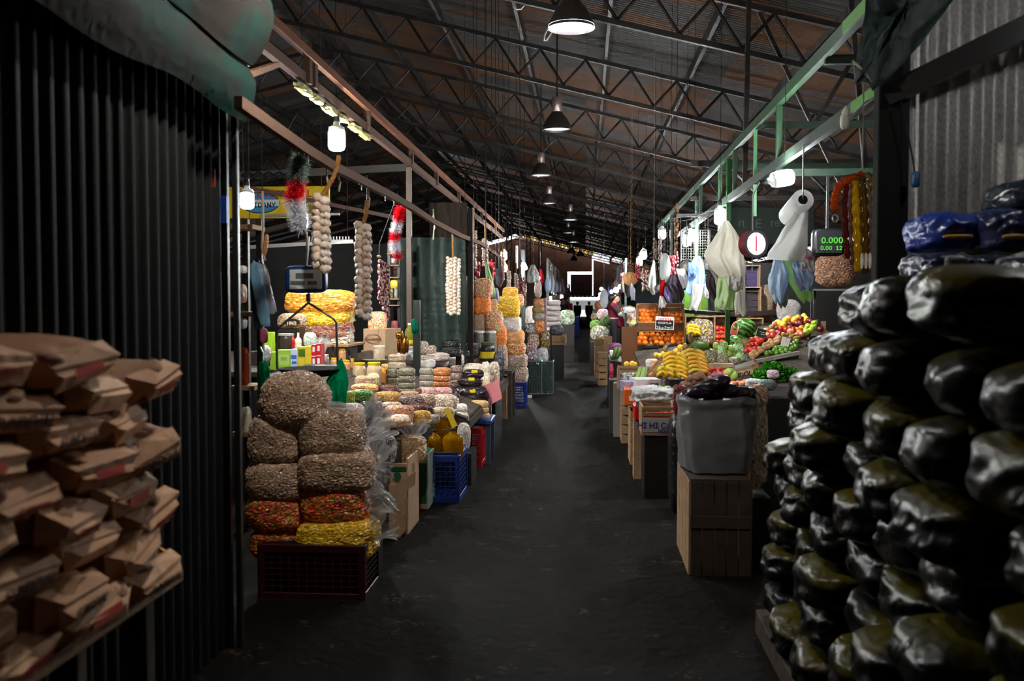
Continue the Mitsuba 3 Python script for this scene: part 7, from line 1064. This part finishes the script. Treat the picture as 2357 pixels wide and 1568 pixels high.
for a in (('long red chilli string behind the green bag, left', 1122, 600, 1142, 664, 14.6, RED, 'chilli_string', 'chilli string'), ('dark red chilli string before the white sacks, left of two', 1194, 640, 1203, 692, 19.5, RED, 'chilli_string', 'chilli string'), ('brown garlic string before the white sacks, right of two', 1203, 640, 1212, 704, 19.8, SHELL, 'garlic_string', 'garlic string'), ('sweet strips hanging left of the green bag', 1090, 600, 1106, 642, 13.6, [(150, 30, 50), (220, 200, 190)], 'sweet_strips', 'sweet strips'),
          ('red chilli net hanging beside the round scale pan', 1535, 588, 1552, 640, 14.4, RED, 'chilli_net', 'chilli net'), ('dark chilli string right of the red net', 1550, 575, 1562, 650, 15, [(70, 20, 26), (110, 36, 40)], 'chilli_string', 'chilli string'), ('pink garlic net shining under the right bulb', 1472, 620, 1499, 672, 21, [(220, 180, 160), (200, 140, 130), (240, 220, 210)], 'garlic_net', 'garlic net'), ('dark red string left of the pink garlic net', 1462, 605, 1474, 650, 22, RED, 'chilli_string', 'chilli string'), ('long brown root string hanging before the fifth green post', 1502, 545, 1512, 648, 17.5, [(110, 90, 70), (160, 130, 100), (70, 56, 44)], 'root_string', 'string'), ('white-lit string right beside the long brown root string', 1515, 545, 1524, 625, 17.8, [(220, 214, 206), (180, 170, 160)], 'pale_string', 'string'), ('brown string of dried roots falling before the mesh panel', 1551, 470, 1562, 585, 13.6, [(96, 66, 44), (150, 100, 60), (60, 40, 30)], 'root_string', 'string')): cluster(*a)
for lab, pts, Y, c, d in (('pale green bag hanging left of the round black pan', [(606, 1116, 1122), (640, 1118, 1134), (672, 1126, 1140), (684, 1132, 1138)], 13.7, (150, 200, 130), .05), ('grey clear sphere-like bag hanging before the far white sacks', [(610, 1222, 1232), (628, 1214, 1240), (650, 1213, 1243)], 19.5, (150, 150, 140), .1), ('violet and white bag under the pale green one', [(664, 1136, 1146), (684, 1138, 1150), (700, 1140, 1146)], 13.9, (170, 160, 190), .04), ('small red bag hanging right of the sphere-like bag', [(620, 1241, 1247), (640, 1244, 1252), (655, 1246, 1250)], 21, (150, 30, 40), .04)):
    k = sheetbag(lab, pts, Y, c, dep=d); p = K((pts[0][1] + pts[0][2]) / 2, pts[0][0], Y); part(k, 'cord', bar(p - [0, 0, .02], [p[0], Y, zroof(p[0]) - .02], .003), 'satin', col=(18, 18, 18))
k = thing('round_pan', 'black round pan with a red-brown rim hanging by the left bag towers', 'pan'); q = K(1148, 638, 15.2); part(k, 'dish', lathe([(.001, 0), (.6, .03), (.9, .14), (1, .2), (.9, .24), (.001, .06)], 28).sc(.07, .16, .1).r('x', 90).r('z', 20).t(q), 'satin', True, col=(22, 22, 24)); part(k, 'rim', tube([q + [.07 * math.cos(t), -.02 + .03 * math.sin(t), .16 * math.sin(t)] for t in np.linspace(-1.4, 1.4, 14)], .012, 6), 'satin', True, col=(110, 46, 34)); part(k, 'hook', bar(q + [0, 0, .15], [q[0], 15.2, zroof(q[0]) - .02], .004), 'metal', col=(90, 90, 90))
# ---------------------------------------------------------------- further stalls, right of the aisle
FR_ = [('heap of leafy greens in a crate right of the aisle, behind the brown board', 1358, 738, 1382, 760, 24, [(110, 160, 60), (150, 190, 90), (70, 110, 40)]), ('pile of pale bundles lower down right of the aisle', 1360, 752, 1400, 786, 22, [(140, 120, 96), (190, 180, 160), (90, 110, 60), (200, 200, 196)]), ('pink and white packets on the far right stall', 1374, 712, 1400, 736, 26, [(230, 160, 150), (240, 230, 230), (190, 170, 210)]), ('dark green vegetables on the far right stall', 1382, 728, 1404, 752, 25, [(50, 80, 36), (90, 120, 50)]), ('orange boxes of fruit beyond the pink packets', 1368, 693, 1388, 712, 32, [(220, 140, 80), (190, 110, 60)]), ('peach heap at the far end of the right stalls', 1360, 722, 1374, 738, 30, [(230, 190, 160), (150, 170, 80)]),
       ('cauliflower in front of the shopkeeper', 1448, 742, 1466, 756, 14.5, [(220, 205, 170), (196, 180, 150), (120, 150, 80)])]
for lab, x0, y0, x1, y1, Y, pal in FR_: bag(lab, x0, y0, x1, y1, Y, pal, 9, .8, .8, .12, .12, mat='satin', name='produce_heap', cat_='produce')
support('stall_box', 'dark box under the peach heap at the far end', 1360, 1374, 30, .4, 738, (30, 28, 26)); support('stall_box', 'crate-like box under the cabbage heap by the blue barrel', 1288, 1322, 25, .5, 748, (40, 34, 28)); support('stall_box', 'box under the leafy greens right of the aisle', 1358, 1382, 24, .4, 760, (44, 36, 30)); support('stall_box', 'box under the pale bundles right of the aisle', 1360, 1400, 22, .4, 786, (40, 34, 30)); support('stall_box', 'box under the dark green vegetables far right', 1382, 1404, 25, .4, 752, (34, 30, 28)); support('stall_box', 'box under the pink packets far right', 1374, 1400, 26, .4, 736, (36, 32, 30)); support('stall_box', 'box under the grey clear bag of the second left stall', 1206, 1233, 17, .3, 771, (28, 26, 26)); support('stall_box', 'box under the brown packets of the second left stall', 1242, 1266, 17.5, .3, 803, (26, 24, 24))
support('stall_box', 'box under the cauliflower beside the brown board', 1446, 1467, 14.6, .5, 756, (50, 34, 26)); support('stall_table', 'dark table carrying the orange boxes far right', 1366, 1390, 32, 2, 712, (40, 36, 33), 'table'); support('stall_table', 'dark table of the far right stall', 1358, 1402, 25.5, 7, 786, (30, 27, 25), 'table')
for i, (x0, y0, x1, y1, Y) in enumerate(((1370, 780, 1390, 830, 19.5), (1391, 775, 1408, 815, 19.9), (1378, 812, 1398, 832, 18))): woodcrate(['slatted crate standing right of the aisle, left of two before the shopkeeper', 'slatted crate standing right of the aisle, right of two before the shopkeeper', 'low slatted crate on the floor right of the aisle'][i], X(x0, Y), Y, 0, X(x1, Y) - X(x0, Y), .35, Z(y0, Y), 5, .2)
bag('purple and white printed bag behind the leeks', 1402, 790, 1430, 810, 15.5, [(70, 40, 90), (160, 60, 90), (60, 70, 120)], 8, .8, .6, .08, mat='satin'); bag('small white bag lying below the printed bag', 1402, 806, 1412, 822, 15.2, WHITE, 6); bag('pink net bag at the left edge of the right stall', 1402, 838, 1412, 872, 11.6, [(190, 30, 70), (150, 24, 60)], 8, .8, .7, .1)
k = thing('leek_bundle', 'bundle of leeks standing left of the brown board', 'leeks')
for i in range(6): part(k, 'leek', tube([K(1408 + 2.5 * i, 826, 14.5), K(1412 + 2.6 * i, 818, 14.25), K(1417 + 2.7 * i, 800, 14.3)], [.018, .016, .022], 6), 'satin', True, col=((150, 180, 90), (190, 205, 150), (110, 150, 60))[i % 3])
support('stall_box', 'low grey box under the leeks and bags at the left edge of the right stall', 1402, 1432, 15.1, 1.7, 824, (46, 42, 42)); support('stall_box', 'grey stand under the pink net bag', 1403, 1424, 11.7, .4, 872, (52, 48, 46)); support('stall_box', 'pale box right of the pink net bag', 1413, 1427, 11.4, .3, 880, (120, 116, 110))
# ---------------------------------------------------------------- people
def body(joints, bones, h=.02, it=8):
    m = None
    for a, b, ra, rb in bones:
        A_ = trimesh.creation.icosphere(2, 1.0).vertices; p = np.vstack([A_ * ra + joints[a], A_ * rb + joints[b]]); c = m3.Manifold.hull_points(p.astype(np.float32)); m = c if m is None else m + c
    m = m.refine_to_length(h); q = m.to_mesh(); t = trimesh.Trimesh(q.vert_properties[:, :3], q.tri_verts); trimesh.smoothing.filter_taubin(t, iterations=it); return M(np.array(t.vertices), np.array(t.faces))
PX, PY = X(1412, 28), 28.0
J = {k: np.array(v, float) for k, v in dict(hip=(0, 0, .93), waist=(0, -.01, 1.08), chest=(.01, 0, 1.26), neck=(.02, 0, 1.43), head=(.06, -.01, 1.56), chin=(.1, -.02, 1.51), sl=(-.02, -.17, 1.36), sr=(-.02, .17, 1.36), el=(.17, -.21, 1.14), er=(.15, .2, 1.14), wl=(.38, -.13, 1.06), wr=(.36, .12, 1.05), hl=(.46, -.1, 1.05), hr=(.44, .09, 1.04), pl=(-.01, -.09, .9), pr=(-.01, .09, .9), kl=(.05, -.1, .5), kr=(-.02, .1, .5), al=(0, -.1, .09), ar=(-.06, .1, .09), tl=(.15, -.11, .04), tr=(.09, .11, .04)).items()}
pe = thing('person', 'person in a dark red vest and dark trousers, reaching over the stall beside the oranges', 'person'); mv = lambda m: m.sc(1.02).t(PX, PY, 0)
bones = [('hip', 'waist', .15, .13), ('waist', 'chest', .13, .15), ('chest', 'sl', .12, .075), ('chest', 'sr', .12, .075), ('chest', 'neck', .12, .06), ('neck', 'head', .055, .075), ('head', 'head', .095, .095), ('head', 'chin', .085, .06), ('sl', 'el', .06, .05), ('sr', 'er', .06, .05), ('el', 'wl', .05, .034), ('er', 'wr', .05, .034), ('hip', 'pl', .14, .1), ('hip', 'pr', .14, .1), ('pl', 'kl', .1, .065), ('pr', 'kr', .1, .065), ('kl', 'al', .065, .045), ('kr', 'ar', .065, .045), ('al', 'tl', .045, .035), ('ar', 'tr', .045, .035)]
for s_, w_, hd in (('l', 'wl', 'hl'), ('r', 'wr', 'hr')):
    J['pm' + s_] = J[w_] * .4 + J[hd] * .6; bones.append((w_, 'pm' + s_, .03, .036)); sg_ = -1 if s_ == 'l' else 1
    for i in range(4): b0 = J['pm' + s_] + [.02, (i - 1.5) * .018, .006]; J[f'f{s_}{i}'] = b0; J[f'g{s_}{i}'] = b0 + [.035, 0, -.004]; J[f'h{s_}{i}'] = b0 + [.06 - .004 * abs(i - 1), 0, -.028]; bones += [(f'f{s_}{i}', f'g{s_}{i}', .009, .0085), (f'g{s_}{i}', f'h{s_}{i}', .0085, .0075)]
    J['t0' + s_] = J['pm' + s_] + [-.01, -sg_ * .03, 0]; J['t1' + s_] = J['pm' + s_] + [.03, -sg_ * .055, -.012]; bones.append(('t0' + s_, 't1' + s_, .011, .009))
bm = body(J, bones, .018, 5); nose = blob(.03, .026, .04, .9, 5).t(.155, -.02, 1.525); part(pe, 'body', mv(bm + nose), 'satin', True, col=(176, 122, 96))
part(pe, 'vest', mv(body(J, [('hip', 'waist', .165, .145), ('waist', 'chest', .145, .165), ('chest', 'sl', .135, .085), ('chest', 'sr', .135, .085)], .03, 4)), 'fabric', True, col=(84, 20, 32)); part(pe, 'trousers', mv(body(J, [('hip', 'pl', .155, .115), ('hip', 'pr', .155, .115), ('pl', 'kl', .115, .078), ('pr', 'kr', .115, .078), ('kl', 'al', .078, .06), ('kr', 'ar', .078, .06)], .03, 4)), 'fabric', True, col=(26, 24, 28))
part(pe, 'apron', mv(body({**J, 'ap': np.array([.2, 0, .86]), 'aq': np.array([.16, 0, 1.02])}, [('aq', 'ap', .11, .13)], .03, 4)), 'fabric', True, col=(90, 18, 34)); part(pe, 'sleeve', mv(body(J, [('sl', 'el', .07, .062)], .03, 3)), 'fabric', True, col=(40, 32, 34)); part(pe, 'sleeve', mv(body(J, [('sr', 'er', .07, .062)], .03, 3)), 'fabric', True, col=(40, 32, 34))
part(pe, 'forearm_sleeve', mv(body(J, [('el', 'wl', .068, .05)], .02, 3)), 'thinbag', True, col=(205, 204, 208)); part(pe, 'forearm_sleeve', mv(body(J, [('er', 'wr', .068, .05)], .02, 3)), 'thinbag', True, col=(205, 204, 208)); part(pe, 'waist_tie', mv(lathe([(.166, 0), (.17, .012), (.166, .025)], 20, False).t(0, 0, 1.0)), 'satin', True, col=(190, 180, 180))
part(pe, 'hair', mv(body({**J, 'b': np.array([.02, 0, 1.6]), 'c': np.array([-.06, 0, 1.56]), 'd': np.array([-.09, 0, 1.42])}, [('b', 'b', .112, .112), ('b', 'c', .108, .095), ('c', 'd', .075, .05)], .03, 3)), 'satin', True, col=(20, 16, 16)); part(pe, 'shoe', mv(body(J, [('al', 'tl', .055, .045)], .03, 3)), 'satin', True, col=(24, 22, 24)); part(pe, 'shoe', mv(body(J, [('ar', 'tr', .055, .045)], .03, 3)), 'satin', True, col=(24, 22, 24))
bag('crumpled clear bag held in the hands of the person in the red vest', 1434, 706, 1462, 722, 27.6, [(170, 170, 172), (210, 210, 212), (130, 130, 134)], 9, .6, .7, .12, mat='wrap', name='held_bag')
FOLK = [(1329, 60, 1.42, 0, (20, 20, 24), 'person in black walking toward the bright doorway, left of the two dark walkers'), (1356, 60, 1.42, 0, (56, 36, 30), 'person in brown clothes right of the two walkers before the bright doorway'), (1305, 46, 1.62, 0, (150, 26, 34), 'person in a red top standing by the left stalls before the doorway'), (1296, 44, 1.6, 1, (24, 26, 30), 'person in dark clothes left of the one in red')]
for i, (px, Y, ht, st_, c, lab) in enumerate(FOLK):
    s_ = ht / 1.66; st = .16 if st_ else .1; JJ = {k: np.array(v, float) for k, v in dict(hip=(0, 0, .9), chest=(0, 0, 1.22), neck=(0, 0, 1.4), head=(0, -.01, 1.54), sl=(-.18, 0, 1.34), sr=(.18, 0, 1.34), el=(-.22, .03, 1.07), er=(.22, -.03, 1.07), wl=(-.21, -.08, .84), wr=(.21, -.1, .84), fl=(-.2, -.1, .74), fr=(.2, -.12, .74), pl=(-.09, 0, .88), pr=(.09, 0, .88), kl=(-.1, -st, .48), kr=(.1, st * .6, .48), al=(-.1, -st * 1.2, .08), ar=(.1, st * 1.9, .1), tl=(-.1, -st * 1.2 - .13, .04), tr=(.1, st * 1.9 - .12, .05)).items()}
    k = thing('person', lab, 'person'); g = lambda m: m.sc(s_).t(X(px, Y), Y, 0)
    part(k, 'body', g(body(JJ, [('hip', 'chest', .15, .15), ('chest', 'sl', .12, .07), ('chest', 'sr', .12, .07), ('chest', 'neck', .11, .06), ('neck', 'head', .05, .07), ('head', 'head', .1, .1), ('sl', 'el', .06, .05), ('sr', 'er', .06, .05), ('el', 'wl', .05, .035), ('er', 'wr', .05, .035), ('wl', 'fl', .035, .025), ('wr', 'fr', .035, .025), ('hip', 'pl', .14, .1), ('hip', 'pr', .14, .1), ('pl', 'kl', .1, .065), ('pr', 'kr', .1, .065), ('kl', 'al', .065, .045), ('kr', 'ar', .065, .045), ('al', 'tl', .045, .035), ('ar', 'tr', .045, .035)], .05, 4)), 'satin', True, col=(130, 92, 76))
    part(k, 'coat', g(body(JJ, [('hip', 'hip', .2, .2), ('hip', 'chest', .19, .18), ('chest', 'sl', .14, .095), ('chest', 'sr', .14, .095), ('sl', 'el', .085, .07), ('sr', 'er', .085, .07), ('el', 'wl', .065, .05), ('er', 'wr', .065, .05)], .05, 3)), 'fabric', True, col=c); part(k, 'trousers', g(body(JJ, [('hip', 'pl', .155, .115), ('hip', 'pr', .155, .115), ('pl', 'kl', .115, .08), ('pr', 'kr', .115, .08), ('kl', 'al', .08, .06), ('kr', 'ar', .08, .06)], .05, 3)), 'fabric', True, col=(22, 22, 28)); part(k, 'hair', g(blob(.215, .23, .15, .9, 5).t(0, .02, 1.54)), 'satin', True, col=(24, 18, 16))
# distant stalls: counters with goods that close both sides of the aisle
for i, (s_, Y) in enumerate([(a, b) for b in (30, 37, 45, 54, 64, 75) for a in (-1, 1)]):
    x = (1.0 if Y < 40 else 1.15) * s_ + (.35 if s_ > 0 else 0) * .2; side = 'left' if s_ < 0 else 'right'; n = ordinal[i // 2]
    k = thing('far_stall', f'distant market stall on the {side} of the aisle, {n} beyond the nearer ones', 'market stall'); q = random.Random(i)
    part(k, 'counter', box(1.6, 4.6, .62, x + s_ * .85, Y, 0), 'satin', col=(44, 36, 30)); part(k, 'back_sheet', box(.04, 4.6, 2.3, x + s_ * 2.6, Y, 0), 'fabric', col=(40, 38, 36)); part(k, 'partition', box(2.0, .04, 2.2, x + s_ * 1.55, Y + 2.3, 0), 'fabric', col=q.choice(((34, 36, 38), (44, 34, 30), (26, 40, 34))))
    for y in (Y - 2.2, Y + 2.2): part(k, 'post', box(.06, .06, 2.7, x + s_ * .05, y, 0), 'satin', col=(40, 50, 42) if s_ > 0 else (44, 36, 32))
    part(k, 'rail', beam((x + s_ * .05, Y - 2.3, 2.66), (x + s_ * .05, Y + 2.3, 2.66), .05, .06), 'satin', col=(50, 60, 50) if s_ > 0 else (80, 62, 54))
    for j in range(7):
        pal = q.choice((OAT, CORN, PUFF, SHELL, RICE, GREEN, MIXED, CANDY, POP)); y = Y - 1.9 + .62 * j; hh = q.uniform(.25, .75); kk = thing('goods_sack', f'{["round", "tall", "plump", "small", "wide", "slumped", "upright"][j]} sack of goods on the {n} distant {side} stall', 'sack')
        add(kk, blob(q.uniform(.4, .6), .5, hh, .7, 6, .1, 2, i * 9 + j, .08, 6).t(x + s_ * q.uniform(.3, .6), y, .62).speck(pal, i * 7 + j), 'bagged')
    for j in range(4): y = Y - 1.6 + 1.05 * j; c = q.choice(((190, 190, 190), (120, 30, 36), (90, 120, 160), (170, 150, 120), (60, 60, 62))); kk = thing('hanging_bag', f'{["first", "second", "third", "fourth"][j]} small bundle hanging from the rail of the {n} distant {side} stall', 'bundle'); add(kk, blob(.2, .2, q.uniform(.4, .7), .8, 5, .15, 2, i * 5 + j).t(x + s_ * .06, y, 1.75) + bar((x + s_ * .06, y, 2.1), (x + s_ * .05, y, 2.66), .01), 'satin', True, col=c)
